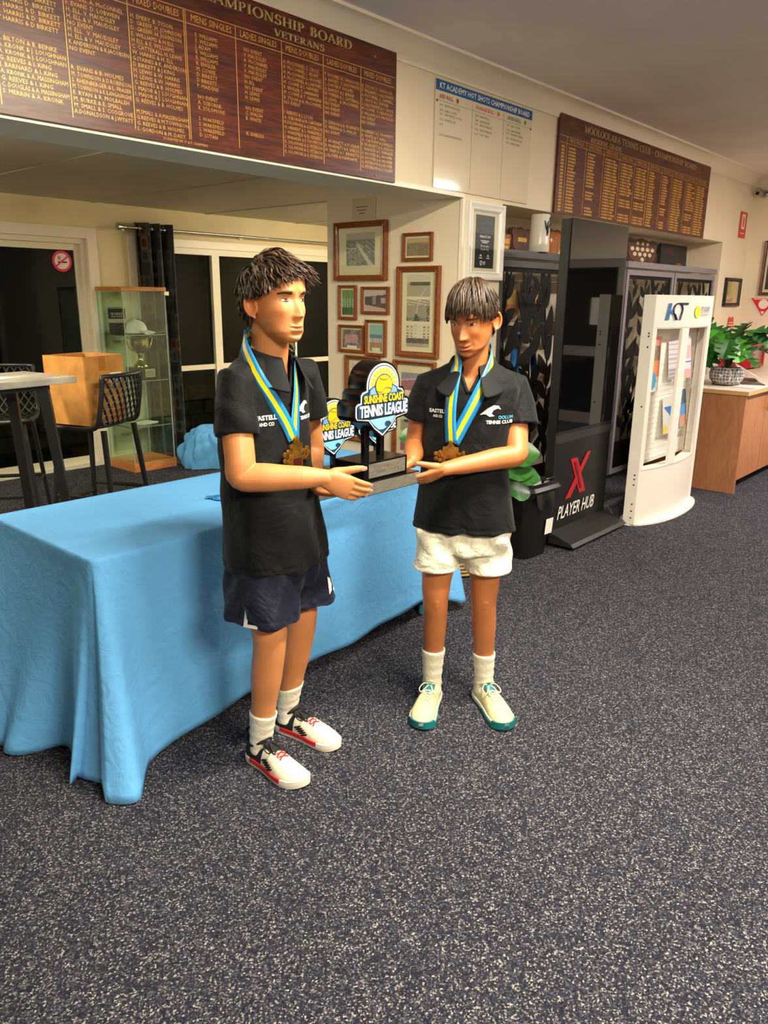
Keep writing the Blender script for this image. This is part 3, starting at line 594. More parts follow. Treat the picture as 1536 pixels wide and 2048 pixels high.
fp('timber frame with a brown photograph of a club shed', 3.712, 3.465, 1.442, 1.62, .020, [(0, 0, .19, .13, shed)], GRP)
fp('timber frame with a reddish photograph of two people and white caption', 3.93, 3.69, 1.178, 1.365, .021, [(0, 0, .175, .125, crowd)], GRP)
fp('narrow timber frame with a seaside group photograph and caption', 3.672, 3.488, 1.165, 1.405, .020, [(0, 0, .115, .175, beach)], GRP)
fp('timber frame with stacked dusky photographs, partly behind the raised trophy', 3.862, 3.545, .56, 1.16, .030, [(0, .17, .20, .15, dusk), (0, .0, .20, .15, crowd), (0, -.17, .20, .15, courts2)], GRP, .028)
fp('tall timber frame with a column of pinkish tennis court photographs', 3.412, 3.06, .34, 1.155, .030, [(0, .27-.137*i, .22, .115, (pinkcourt, dusk, courts1, pinkcourt, dusk)[i]) for i in range(5)], GRP, .028)
# clear acrylic pocket with a typed sheet, curved so that it glints
t = thing('acrylic_sign', 'clear curved acrylic sign holder with a typed sheet above the large frame', 'sign', (XP0, 3.70, 2.115), -math.pi/2)
mb = MB(); mb.grid([[(-.11+.22*i/12, -.004-.022*math.sin(math.pi*i/12), z) for i in range(13)] for z in (-.065, .065)]); mb.build('cover', glass('clear_acrylic', (.96, .96, .94), .02), t, smooth='all')
MB().box((0, -.002, 0), (.21, .002, .13)).build('typed_sheet', mat('typed_paper', (222, 208, 170), .5), t)
mb = MB(); [mb.box((-.02, -.0035, .012-.02*i), (.11-.03*i, .0008, .005)) for i in range(3)]; mb.build('typed_lines', M_INK, t)
# finalist certificate in the deep white frame on the pier
def slate(u, v): return (u*0+52, u*0+56, u*0+58)
cf = frame('deep white box frame with a charcoal finalist certificate, on the pier between the boards', (4.20, YB, 1.89), 0, .39, .45, .05, .03, M_WHITE, [(0, 0, .205, .31, slate)], mountc=mat('white_mount', (232, 222, 200), .6), cat='certificate', name='certificate_frame')
mb = MB(); fit_text(mb, 'FINALIST 2019', .013, 0, .025, .12, -.0135, 'CENTER', bold=.0004); fit_text(mb, 'Mooloolaba', .013, 0, -.03, .11, -.0135, 'CENTER'); fit_text(mb, 'Tennis Club', .013, 0, -.049, .11, -.0135, 'CENTER')
for z, wd in ((.006, .09), (-.004, .06)): mb.box((0, -.0135, z), (wd, .0006, .005))
for x in (-.04, .04): mb.poly([(x-.012, -.085), (x+.012, -.085), (x, -.072)], .0006, Matrix.Translation((0, -.0135, 0))); mb.box((x, -.0135, -.095), (.035, .0006, .005))
for i in range(14):
    a = i*2*math.pi/14; mb.box((-.035+.009*math.cos(a), -.0135, -.125+.012*math.sin(a)), (.005, .0006, .005))
for i in range(3): mb.box((-.002, -.0135, -.118-.007*i), (.032-.006*i, .0006, .0035))
tag(mb.build('white_lettering', M_WHITE, cf), kind='stuff')
mb = MB(); fit_text(mb, 'Sunshine', .026, 0, .105, .13, -.0135, 'CENTER'); fit_text(mb, 'Coast', .026, 0, .070, .085, -.0135, 'CENTER'); mb.build('blue_script', mat('blue_script_ink', (60, 110, 170), .4), cf)
# ================================================================== rear room: outside, curtain, cabinet, bar furniture
M_SOIL = mat('dark_paving', (70, 66, 58), .9, var=.4, vscale=6, bump=.3, bscale=20)
struct(bx(MB(), -4, 10, YK+.14, 14, -.10, -.04).build('ground_outside', M_SOIL))
M_BLK = mat('mossy_stone', (128, 118, 70), .9, var=.4, vscale=9, bump=.5, bscale=25)
rw = struct(link('wall_garden', None, None, (0, 8.15, -.04)))
R3 = random.Random(5)
for r in range(3):
    for k in range(16):
        MB().box((1.5+k*.42+(r % 2)*.21, 0, .085+r*.17), (.40+R3.uniform(-.02, .01), .24, .158), ch=.015).build('block', M_BLK, rw)
M_LEAFD = mat('garden_leaf', (62, 88, 32), .5, var=.4, vscale=12)
def blade_plant(label, loc, n, hgt, spread, m, seed, cat='plant', name='garden_plant', group=None):
    rr = random.Random(seed); t = thing(name, label, cat, loc, 0, group); mb = MB()
    for i in range(n):
        a = rr.uniform(0, 6.28); L = hgt*rr.uniform(.6, 1); s = spread*rr.uniform(.3, 1); w = .03*rr.uniform(.6, 1.3); pts = []
        for k in range(7):
            q = k/6; r = s*q**1.4; z = L*(q-.35*q*q*rr.uniform(.6, 1.4)); ww = w*math.sin(math.pi*min(1, q*.92+.08))
            pts.append(((r*math.cos(a)-ww*math.sin(a), r*math.sin(a)+ww*math.cos(a), z), (r*math.cos(a)+ww*math.sin(a), r*math.sin(a)-ww*math.cos(a), z)))
        mb.add([p for q in pts for p in q], [(2*k, 2*k+1, 2*k+3, 2*k+2) for k in range(6)])
    tag(mb.build('foliage', m, t, smooth='all'), kind='stuff'); MB().tube([(0, 0, 0), (0, .01, hgt*.3)], .012, 6).build('stem', mat('stem_brown', (80, 62, 40), .8), t); return t
lbs = ['low arching strappy plant on the mossy wall, outside the sliding door', 'taller strappy plant on the mossy wall, behind the display cabinet', 'strappy plant on the mossy wall beyond the rear window mullion', 'largest strappy plant on the mossy wall, near the partition end']
for k, (x, y, h) in enumerate(((3.0, 8.15, .55), (3.9, 8.2, .7), (5.2, 8.1, .6), (6.3, 8.2, .8))):
    blade_plant(lbs[k], (x, y, .46), 26, h, h*.8, M_LEAFD, k, group='plants on the garden wall')
# no smoking sticker on the sliding door
def disc(mb, r, y, n=28, c=(0, 0), dp=.0006, mi=None): mb.poly([(c[0]+r*math.cos(2*math.pi*i/n), c[1]+r*math.sin(2*math.pi*i/n)) for i in range(n)], dp, Matrix.Translation((0, y, 0)), mi)
st = thing('no_smoking_sticker', 'round pink and white no smoking sticker on the sliding door glass', 'sticker', (3.385, YK+.034, 1.825))
M_PINK = mat('sticker_red', (214, 40, 84), .35); mb = MB(); disc(mb, .088, 0); mb.build('disc', M_PINK, st)
mb = MB(); disc(mb, .066, -.001); mb.build('white_field', mat('sticker_white', (236, 214, 206), .4), st)
mb = MB(); mb.box((.004, -.0016, -.008), (.082, .0006, .013)); mb.tube([(-.03, -.0018, .012), (-.036, -.0018, .022), (-.026, -.0018, .032), (-.034, -.0018, .042)], .003, 5); mb.tube([(-.016, -.0018, .008), (-.022, -.0018, .018), (-.012, -.0018, .03), (-.02, -.0018, .04)], .003, 5); mb.build('cigarette_symbol', M_BLACK, st)
MB().box((0, -.0026, 0), (.014, .0006, .14), M=Matrix.Rotation(math.radians(52), 3, 'Y')).build('diagonal_bar', M_PINK, st)
# ------------------------------------------------------------------ curtain and rod
rod = thing('curtain_rod', 'satin steel curtain rod with trumpet finial above the rear window', 'curtain rod', (0, YK-.10, 2.135))
MB().tube([(3.93, 0, 0), (6.75, 0, 0)], .0125, 12).build('pole', M_STEEL, rod, smooth=True)
MB().lathe([(.012, 0), (.016, .01), (.014, .03), (.03, .075), (.031, .085), (.0, .086)], 16, (3.945, 0, 0), Matrix.Rotation(-math.pi/2, 3, 'Y')).build('finial', M_STEEL, rod, smooth=True)
for x in (3.97, 5.3, 6.6): mb = MB(); mb.tube([(x, 0, 0), (x, .085, 0)], .008, 8); mb.lathe([(.028, 0), (.028, .012), (.012, .016)], 14, (x, .098, 0), Matrix.Rotation(math.pi/2, 3, 'X')); mb.build('bracket', M_STEEL, rod, smooth=True)
def curtain_mat():
    m, nt, n, b = node_mat('retro_circle_curtain'); L = nt.links.new
    uv = n.new('ShaderNodeUVMap'); uv.uv_map = 'UVMap'
    sc = n.new('ShaderNodeVectorMath'); sc.operation = 'MULTIPLY'; sc.inputs[1].default_value = (1/.085, 1/.115, 1); L(uv.outputs[0], sc.inputs[0])
    fr = n.new('ShaderNodeVectorMath'); fr.operation = 'FRACTION'; L(sc.outputs[0], fr.inputs[0]); fl = n.new('ShaderNodeVectorMath'); fl.operation = 'FLOOR'; L(sc.outputs[0], fl.inputs[0])
    ds = n.new('ShaderNodeVectorMath'); ds.operation = 'DISTANCE'; ds.inputs[1].default_value = (.5, .5, 0); L(fr.outputs[0], ds.inputs[0])
    wn = n.new('ShaderNodeTexWhiteNoise'); L(fl.outputs[0], wn.inputs[0])
    r1 = n.new('ShaderNodeValToRGB'); r1.color_ramp.interpolation = 'CONSTANT'; e = r1.color_ramp.elements
    e[0].position = 0; e[0].color = rgb(16, 18, 15); e[1].position = .30; e[1].color = rgb(46, 54, 44)
    for p, c in ((.52, (60, 66, 62)), (.74, (122, 66, 28)), (.82, (30, 34, 28)), (.93, (84, 54, 34))): k = e.new(p); k.color = rgb(*c)
    L(wn.outputs[0], r1.inputs[0])
    lt = n.new('ShaderNodeMath'); lt.operation = 'LESS_THAN'; lt.inputs[1].default_value = .33; L(ds.outputs['Value'], lt.inputs[0])
    mx = n.new('ShaderNodeMix'); mx.data_type = 'RGBA'; mx.inputs[7].default_value = rgb(20, 21, 18); L(lt.outputs[0], mx.inputs[0]); L(r1.outputs[0], mx.inputs[6])
    L(mx.outputs[2], b.inputs['Base Color']); b.inputs['Roughness'].default_value = .7; b.inputs['Sheen Weight'].default_value = .2; return m
def curtain():
    x0, x1, zt, zb = 4.04, 4.42, 2.185, .03; nu, nv = 90, 40; P = []; U = []
    for j in range(nv+1):
        v = j/nv; z = zt+(zb-zt)*v; row = []
        for i in range(nu+1):
            u = i/nu; ph = u*math.pi*2*3.0
            wid = 1-.06*math.sin(math.pi*min(1, v*1.2))-.06*v
            x = x0+(x1-x0)*(.5+(u-.5)*wid)+.02*v; y = .055*math.sin(ph)+.012*math.sin(ph*2.3+v*3)
            row.append((x, y, z)); U.append((u*1.15, z))
        P.append(row)
    mb = MB(); mb.grid(P); me = bpy.data.meshes.new('curtain'); me.from_pydata(mb.v, [], mb.f)
    uvl = me.uv_layers.new(name='UVMap'); vi = np.zeros(len(me.loops), int); me.loops.foreach_get('vertex_index', vi); uvl.data.foreach_set('uv', np.array(U)[vi].ravel())
    me.materials.append(curtain_mat()); me.polygons.foreach_set('use_smooth', [True]*len(me.polygons)); return me
ct = thing('curtain', 'dark eyelet curtain with rows of circles in squares, some orange', 'curtain', (0, YK-.10, 0))
pn = link('panel', curtain(), ct); sm = pn.modifiers.new('thick', 'SOLIDIFY'); sm.thickness = .003
for k in range(6):
    x = 4.04+.38*(k+.5)/6; mb = MB(); mb.tube([(x+.0, .026*math.cos(a), 2.135+.026*math.sin(a)) for a in [2*math.pi*i/16 for i in range(16)]], .005, 6, closed=True); mb.build('eyelet', M_CHROME, ct, smooth='all')
# ------------------------------------------------------------------ glass display cabinet and what stands in it
CX, CY, CW, CDp, CHt = 3.815, 6.385, .42, .42, 1.60
M_BEECH = wood('beech_laminate', (176, 108, 54), (198, 130, 70), (214, 150, 88), 6, (.6, 6, 6), .35)
cb = thing('display_cabinet', 'tall square glass display cabinet with beech top and base beside the curtain', 'display cabinet', (CX, CY, 0))
MB().box((0, 0, .04), (CW+.02, CDp+.02, .08), ch=.003).build('base', M_BEECH, cb); MB().box((0, 0, CHt), (CW+.02, CDp+.02, .035), ch=.003).build('top', M_BEECH, cb)
MB().box((-CW/2+.003, 0, .83), (.005, CDp-.012, 1.50)).build('side_pane', GLASS_G, cb); MB().box((CW/2-.003, 0, .83), (.005, CDp-.012, 1.50)).build('side_pane', GLASS_G, cb)
MB().box((0, -CDp/2+.003, .83), (CW, .005, 1.50)).build('door_pane', GLASS_G, cb); MB().box((0, CDp/2-.003, .83), (CW, .005, 1.50)).build('back_pane', GLASS_G, cb)
M_EDGE = mat('polished_glass_edge', (150, 168, 150), .15)
for sx in (-1, 1):
    for sy in (-1, 1): MB().box((sx*(CW/2-.0025), sy*(CDp/2-.0025), .83), (.008, .008, 1.50)).build('glass_edge', M_EDGE, cb)
SH = (.40, .81, 1.21)
for z in SH:
    s_ = MB().box((0, 0, z), (CW-.02, CDp-.02, .006)).build('shelf', GLASS_G, cb); MB().box((0, -CDp/2+.011, z), (CW-.02, .003, .0065)).build('shelf_edge', M_EDGE, s_)
MB().box((CW/2+.002, -CDp/2-.002, CHt-.035), (.05, .05, .04), ch=.004).build('hinge', M_CHROME, cb)
def cover(u, v):
    r = np.where(v > .55, 42, np.where(v > .42, 200, 84)); r = np.where((abs(v-.74) < .04) & (abs(u-.5) < .36) & (np.sin(u*50) > -.4), 190, r); r = np.where((abs(v-.64) < .03) & (abs(u-.5) < .3) & (np.sin(u*60) > -.3), 175, r); r = np.where((v < .42)*(N(u, v, 2, 4) > 0), 54, r); r = np.where(v > .93, 150, r); return (r, r*.86, r*.76)
bk = thing('programme_booklet', 'dark brown illustrated booklet standing on the top glass shelf', 'booklet', (3.73, 6.50, SH[2]+.003), -.35)
MB().box((0, .006, .115), (.15, .008, .23)).build('pages', M_WHITE, bk); picture('cover', bk, .15, .23, cover, (0, .0012, .115), 26, 34)
def cap_thing(label, loc, rz, m, s=1.0):
    t = thing('sports_cap', label, 'cap', loc, rz, 'caps in the display cabinet'); mb = MB(); P = []
    for j in range(9):
        a = j/8*math.pi/2; P.append([(.085*s*math.cos(a)*math.cos(k*math.pi/12), .095*s*math.cos(a)*math.sin(k*math.pi/12), .115*s*math.sin(a)**.8) for k in range(24)])
    mb.grid(P, closed=True); mb.build('crown', m, t, smooth='all')
    mb = MB(); P = []
    for j in range(6):
        q = j/5; P.append([((.08+.085*q)*s*math.sin(x), -(.07+.085*q)*s*math.cos(x)-.01, (.012-.02*q*q-.02*abs(math.sin(x))**2*q+.012)*s) for x in [(-1.1+2.2*k/12)*(1-.15*q) for k in range(13)]])
    mb.grid(P); o = mb.build('peak', m, t, smooth='all'); o.modifiers.new('t', 'SOLIDIFY').thickness = .004
    MB().lathe([(.008, 0), (.006, .005)], 8, (0, 0, .113*s)).build('button', m, t); return t
cap_thing('plain white peaked cap on the top glass shelf', (3.83, 6.36, SH[2]+.012), math.radians(50), mat('white_cotton', (235, 232, 225), .8))
cap_thing('black peaked cap behind the white one in the cabinet', (3.93, 6.50, SH[2]+.012), math.radians(-60), mat('black_cotton', (18, 18, 20), .8))
M_SILV = mat('tarnished_silver', (196, 182, 130), .16, 1, var=.25, vscale=12)
tc = thing('silver_cup', 'tarnished two handled silver cup on a square black plinth, middle glass shelf', 'trophy cup', (3.85, 6.36, SH[1]+.003))
MB().box((0, 0, .0525), (.19, .19, .105), ch=.004).build('plinth', M_BLACKG, tc)
MB().lathe([(.0, .105), (.065, .105), (.066, .118), (.05, .135), (.022, .165), (.018, .19), (.026, .205), (.016, .215), (.03, .228), (.062, .245), (.078, .28), (.082, .33), (.080, .365), (.086, .375), (.083, .378), (.076, .362), (.078, .33), (.07, .28), (.0, .25)], 32, caps=False).build('bowl', M_SILV, tc, smooth=50)
for s in (-1, 1): MB().tube(catmull([(s*.062, 0, .25), (s*.10, 0, .275), (s*.125, 0, .33), (s*.13, 0, .365), (s*.11, 0, .37), (s*.082, 0, .352)], 5), [.005]*26, 8).build('handle', M_SILV, tc, smooth='all')
MB().box((.03, -.0965, .055), (.10, .003, .075)).build('plaque', M_STEEL, tc); mb = MB(); [mb.box((.03, -.0985, .075-.014*i), (.07-.01*(i % 2), .0006, .004)) for i in range(4)]; tag(mb.build('engraving', M_INK, tc), kind='stuff')
tag(MB().box((0, 0, .004), (.20, .14, .008)).build('folded_papers', mat('cream_paper', (226, 220, 200), .7), None, (3.86, 6.38, SH[0]+.003), (0, 0, .3)), 'thin stack of cream papers on the lowest glass shelf', 'papers')
# ------------------------------------------------------------------ crumpled blue cloth on the floor
def heap():
    R, Cn = 34, 110; P = []
    for j in range(R):
        q = j/(R-1); row = []
        for k in range(Cn):
            a = 2*math.pi*k/Cn; e = 1+.10*math.sin(5*a+1)+.06*math.sin(11*a)+.04*math.sin(17*a+2)
            th = q*math.pi/2; r = math.cos(th)**.55*e; z = math.sin(th)**.9
            fold = .16*(abs(math.sin(4*a+5*q+1.5*math.sin(3*a)))-.6)+.08*(abs(math.sin(3*a-8*q+1))-.6)+.05*math.sin(13*a+9*q)
            row.append((.30*r*math.cos(a)*(1+fold), .19*r*math.sin(a)*(1+fold), max(.004, .29*z*(1+.7*fold)*(1-.25*math.cos(a)))))
        P.append(row)
    mb = MB(); mb.grid(P, closed=True); mb.add(P[-1], [tuple(range(Cn))]); return mb
hp = heap().build('crumpled_cloth', M_CLOTH, None, (4.30, 5.93, 0), (0, 0, math.radians(-30)), smooth='all', weld=True)
tag(hp, 'crumpled sky blue cloth bundled on the carpet beside the glass cabinet', 'cloth')
# ------------------------------------------------------------------ bar table
M_DARKM = mat('charcoal_metal', (26, 25, 24), .45)
M_STONE = mat('grey_laminate_top', (172, 166, 152), .35, var=.3, vscale=5, stretch=(1, 4, 1))
bt = thing('bar_table', 'tall bar table with grey stone look top and splayed black legs', 'bar table', (1.65, 4.38, 0), math.radians(10))
MB().box((0, 0, 1.085), (.92, .48, .038), ch=.006).build('tabletop', M_STONE, bt)
for sx in (-1, 1):
    for sy in (-1, 1): MB().tube([(sx*.30, sy*.15, 1.06), (sx*.38, sy*.20, 0)], [.04, .028], 4).build('leg', M_DARKM, bt)
MB().box((0, 0, 1.05), (.66, .34, .03)).build('under_frame', M_DARKM, bt)
tag(MB().box((0, 0, .002), (.21, .148, .003)).build('paper_sheet', mat('white_paper', (235, 232, 225), .7), None, (1.72, 4.36, 1.104), (0, 0, .5)), 'loose white sheet of paper on the bar table', 'paper')
# ------------------------------------------------------------------ lattice bar stools
def make_stool():
    t = thing('bar_stool', 'x', 'bar stool')
    hw = .215
    def shell(s, q):      # s -1..1 across, q 0..1 from the seat front up to the top of the back ; +y is the sitting direction
        L = catmull([(0, .21, .745), (0, .10, .742), (0, -.06, .738), (0, -.155, .765), (0, -.20, .86), (0, -.235, .97), (0, -.26, 1.075)], 8); k = q*(len(L)-1); i = min(int(k), len(L)-2); p = L[i].lerp(L[i+1], k-i)
        bk = max(0, (q-.45)/.55); w = hw*(1-.05*bk)
        return Vector((s*w, p.y+.055*bk*s*s, p.z+.012*s*s*(1-bk)))
    n = 30; rim = [shell(-1, i/n) for i in range(n+1)]+[shell(-1+2*i/10, 1) for i in range(1, 10)]+[shell(1, 1-i/n) for i in range(n+1)]+[shell(1-2*i/10, 0) for i in range(1, 10)]
    MB().tube(rim, [(.017, .013)]*len(rim), 8, closed=True).build('shell_rim', M_DARKM, t, smooth='all')
    proto = None
    for d in (-1, 1):
        for k in range(-8, 17):
            pts = []
            for i in range(41):
                q = i/40; s = d*(-1+ (q*8+k-4)/4)
                if -1 <= s <= 1: pts.append(shell(s, q))
            if len(pts) > 3: MB().tube(pts, [(.0035, .0075)]*len(pts), 5).build('lattice_slat', M_DARKM, t, smooth='all')
    feet = {}
    for sx in (-1, 1):
        for sy in (-1, 1):
            a = Vector((sx*.165, sy*.14+(.03 if sy > 0 else -.02), .74)); b = Vector((sx*.225, sy*.20+(.03 if sy > 0 else -.03), 0)); feet[(sx, sy)] = (a, b)
            MB().tube([a, a.lerp(b, .5), b], [(.021, .017), (.018, .015), (.014, .012)], 8).build('leg', M_DARKM, t, smooth=True)
    for (p, q, h) in (((-1, 1), (1, 1), .66), ((-1, -1), (1, -1), .58), ((-1, -1), (-1, 1), .58), ((1, -1), (1, 1), .58)):
        A = feet[p][0].lerp(feet[p][1], h); B = feet[q][0].lerp(feet[q][1], h); MB().tube([A, B], [(.013, .010)]*2, 8).build('stretcher', M_DARKM, t, smooth=True)
    return t
s0 = make_stool(); tag(s0, 'black lattice backed bar stool carrying the cardboard box'); s0['group'] = 'black bar stools'
hd = math.atan2(.89, -.45)-math.pi/2; s0.location = (2.45, 4.62, 0); s0.rotation_euler = (0, 0, hd)
for (x, y, a, lb) in ((2.13, 5.30, 147, 'black lattice bar stool on the window side of the tall table'),):
    c = copy_tree(s0); c.location = (x, y, 0); c.rotation_euler = (0, 0, math.radians(a)); c['label'] = lb
# cardboard box on the stool
M_CARD = mat('brown_cardboard', (196, 136, 62), .8, var=.12, vscale=14); M_CARDI = M_CARD
bxo = thing('cardboard_box', 'open brown cardboard carton with a barcode label, resting on the bar stool seat', 'box', (2.43, 4.68, .765), math.radians(18))
W, Dp, Hh = .33, .33, .42
for c, d in (((0, -Dp/2, Hh/2), (W, .006, Hh)), ((0, Dp/2, Hh/2), (W, .006, Hh)), ((-W/2, 0, Hh/2), (.006, Dp-.006, Hh)), ((W/2, 0, Hh/2), (.006, Dp-.006, Hh))): MB().box(c, d, ch=.001).build('side_panel', M_CARD, bxo)
MB().box((0, 0, .004), (W-.006, Dp-.006, .006)).build('bottom_panel', M_CARDI, bxo)
for c, d in (((0, -Dp/2+.011, Hh-.10), (W-.02, .005, .19)), ((0, Dp/2-.011, Hh-.10), (W-.02, .005, .19))): MB().box(c, d).build('folded_flap', M_CARDI, bxo)
lb = MB().box((.09, -Dp/2-.004, .27), (.10, .0012, .085)).build('barcode_label', M_WHITE, bxo); mb = MB()
for i in range(16): mb.box((.05+.0052*i, -Dp/2-.005, .272), (.003 if i % 3 else .0015, .0006, .055))
tag(mb.build('bars', M_BLACK, lb), kind='stuff'); MB().box((-.02, -Dp/2-.0036, Hh-.045), (.055, .001, .09)).build('tape', mat('packing_tape', (176, 112, 40), .25), bxo)
# ================================================================== shelving recess with leaf cut screens
M_SCRN = mat('black_powdercoat', (5, 5, 5), .6, spec=.2); M_GREYF = mat('grey_aluminium_frame', (74, 74, 76), .4); M_LAVF = mat('pale_grey_frame', (128, 122, 130), .4)
def leaf_outline(L, W, bend=0, n=9):
    a = []
    for i in range(n+1):
        q = i/n; w = W/2*math.sin(math.pi*q**.8)**.85; x = bend*math.sin(math.pi*q)
        a.append((x-w, L*q))
    b = [(2*bend*math.sin(math.pi*(p[1]/L))-p[0], p[1]) for p in a[1:-1]][::-1]
    return a+b
LEAFM = []
for (L, W, b) in ((.20, .085, .012), (.165, .075, -.015), (.235, .08, .02)):
    mb = MB(); mb.poly(leaf_outline(L, W, b), .004); o = mb.build('leaf', M_SCRN); LEAFM.append(o.data); bpy.data.objects.remove(o)
def leaf_screen(label, x0, x1, fm, dens, seed, zt=1.80, frame_mat=None):
    rr = random.Random(seed); w = x1-x0; t = thing('leaf_screen', label, 'screen', (x0, YB+.035, .05), 0, 'leaf cut screens of the recess'); H = zt-.05
    f = .045
    for (c, d) in (((f/2, 0, H/2), (f, .035, H)), ((w-f/2, 0, H/2), (f, .035, H))): MB().box(c, d, ch=.003).build('stile', fm, t)
    for z in (f/2, H-f/2): MB().box((w/2, 0, z), (w-2*f, .033, f), ch=.003).build('rail', fm, t)
    bw = .03; mb = MB()
    for c, d in (((f+bw/2, 0, H/2), (bw, .006, H-2*f)), ((w-f-bw/2, 0, H/2), (bw, .006, H-2*f)), ((w/2, 0, f+.12), (w-2*f-2*bw, .0055, .24)), ((w/2, 0, H-f-bw/2), (w-2*f-2*bw, .0055, bw))): mb.box(c, d)
    mb.build('sheet_border', M_SCRN, t)
    ns = max(2, int(round((w-.15)/.20)))
    for k in range(ns):
        xb = f+bw+(w-2*f-2*bw)*(k+.5)/ns; ph = rr.uniform(0, 6); P = [(xb+.05*math.sin(z*3.1+ph)+.02*math.sin(z*7+ph*2), .001*(k % 2), z) for z in [f+.2+(H-2*f-.2)*i/30 for i in range(31)]]
        MB().tube(P, [(.003, .011)]*31, 4, upv=(0, 1, 0)).build('stem', M_SCRN, t)
        z = f+.22+rr.uniform(0, .1); s = 1
        while z < H-.10:
            i = min(30, int((z-f-.2)/(H-2*f-.2)*30)); p = P[max(0, i)]
            o = link('leaf', rr.choice(LEAFM), t, (p[0], rr.choice((-.002, .002, .0)), z), (0, s*math.radians(rr.uniform(22, 58)), 0)); sc = rr.uniform(.95, 1.3)
            # keep tips inside the sheet
            tip = p[0]+math.sin(o.rotation_euler.y)*.2*sc
            if tip < f+.01 or tip > w-f-.01: o.rotation_euler.y *= .3
            if z+.2*sc > H-f: sc = max(.3, (H-f-z)/.22)
            o.scale = (sc, 1, sc); s = -s; z += dens*rr.uniform(.8, 1.25)
    return t
leaf_screen('black leaf cut metal screen in a dark grey frame next to the pier', 4.43, 5.30, M_GREYF, .088, 1)
leaf_screen('black leaf cut metal screen mostly behind the tall black screen', 5.32, 6.32, M_GREYF, .11, 2)
leaf_screen('black leaf cut metal screen in a pale grey frame behind the brochure stand', 6.34, 7.34, M_LAVF, .085, 3)
leaf_screen('black leaf cut metal screen in a pale grey frame beside the framed certificate', 7.36, 8.40, M_LAVF, .095, 4)
rl = thing('screen_head_rail', 'dark grey rail and shelf running over the leaf cut screens', 'rail', (0, YB+.035, 1.82))
MB().box((5.375, 0, .02), (1.89, .06, .05), ch=.003).build('rail', M_GREYF, rl); MB().box((7.36, 0, .02), (2.08, .06, .05), ch=.003).build('rail', M_LAVF, rl)
MB().box((6.42, .29, .03), (4.03, .14, .025)).build('rear_shelf', mat('white_melamine', (226, 220, 208), .5), rl)
SY, SZ = YB+.31, 1.863
sh = thing('wall_shelf', 'white shelf inside the recess behind the first leaf screen', 'shelf', (5.4, YB+.27, 1.38)); MB().box((0, 0, 0), (1.9, .22, .02)).build('board', mat('white_melamine'), sh)
for x in (-.6, .6): MB().box((x, .05, -.07), (.02, .10, .12)).build('bracket', M_WHITE, sh)
# wooden shields
M_SHW = wood('varnished_shield_wood', (120, 62, 22), (164, 92, 36), (190, 116, 52), 6, (4, 4, 1.2), .3, .3); M_SHD = wood('dark_shield_wood', (58, 26, 14), (86, 42, 24), (104, 56, 34), 6, (4, 4, 1.2), .3, .3)
M_BRASS = mat('brass_plate', (226, 196, 110), .25, .9); M_PLATE = mat('pale_engraved_plate', (238, 228, 196), .3, .3)
def shield_pts(w, h):
    top = [(-w/2, h*.80), (-w*.48, h*.93), (-w*.36, h*.97), (-w*.22, h*.92), (-w*.1, h*.96), (0, h), (w*.1, h*.96), (w*.22, h*.92), (w*.36, h*.97), (w*.48, h*.93), (w/2, h*.80)]
    low = [(w*.46, h*.6), (w*.47, h*.40), (w*.40, h*.22), (w*.24, h*.08), (0, 0)]
    return top+low+[(-x, z) for x, z in low[:-1]][::-1]
def shield(label, x, y, z, w, h, m, plates, rim=True, lean=.06):
    t = thing('trophy_shield', label, 'shield', (x, y, z), 0, 'wooden trophy shields'); t.rotation_euler = (-lean, 0, 0)
    MB().poly(shield_pts(w, h), .018).build('backboard', M_SHD if rim else m, t); MB().poly([(a*.9, b*.92+h*.04) for a, b in shield_pts(w, h)], .006, Matrix.Translation((0, -.006, 0))).build('face', m, t)
    for (px, pz, pw, ph, kind) in plates:
        mb = MB()
        if kind == 'hex': mb.poly([(px+pw/2*math.cos(math.pi/6+k*math.pi/3), pz+ph/2*math.sin(math.pi/6+k*math.pi/3)) for k in range(6)], .002, Matrix.Translation((0, -.009, 0)))
        else: mb.box((px, -.008, pz), (pw, .002, ph))
        mb.build('name_plate', M_BRASS if kind == 'b' else M_PLATE, t)
    return t
shield('small shield with gold lettered plate beside the pier, above the screens', 4.88, SY, SZ, .26, .145, M_SHW, [(0, .085, .19, .035, 'b'), (0, .045, .16, .02, 'b')])
shield('dark shield half hidden behind the white vase', 5.18, SY+.02, SZ, .30, .20, M_SHD, [(0, .11, .12, .03, 'b')])
shield('broad plain shield with two small round plates near the tall black screen', 5.56, SY, SZ, .36, .22, M_SHW, [(-.06, .13, .035, .03, 'hex'), (.01, .13, .035, .03, 'hex')])
pl = [(-.11+.11*i, .195, .07, .03, 'hex') for i in range(3)]+[(-.22+.11*i, .145, .085, .04, 'hex') for i in range(5)]+[(-.165+.11*i, .10, .085, .04, 'hex') for i in range(4)]+[(0, .055, .08, .04, 'hex')]
shield('wide shield crowded with pale six sided name plates above the brochure stand', 7.25, SY, SZ, .70, .245, M_SHD, pl)
shield('shield with gold crest plate on the white shelf inside the recess', 5.02, YB+.30, 1.392, .30, .30, M_SHW, [(0, .17, .14, .10, 'b'), (0, .06, .08, .04, 'b')], True)
shield('dark red shield on the white shelf behind the leaf screen', 5.42, YB+.30, 1.392, .26, .28, M_SHD, [(0, .16, .10, .07, 'b')], True)
db = thing('dark_poster', 'dark rounded poster board with blue figures standing on the rail', 'poster', (8.02, SY, SZ), 0); db.rotation_euler = (-.05, 0, 0)
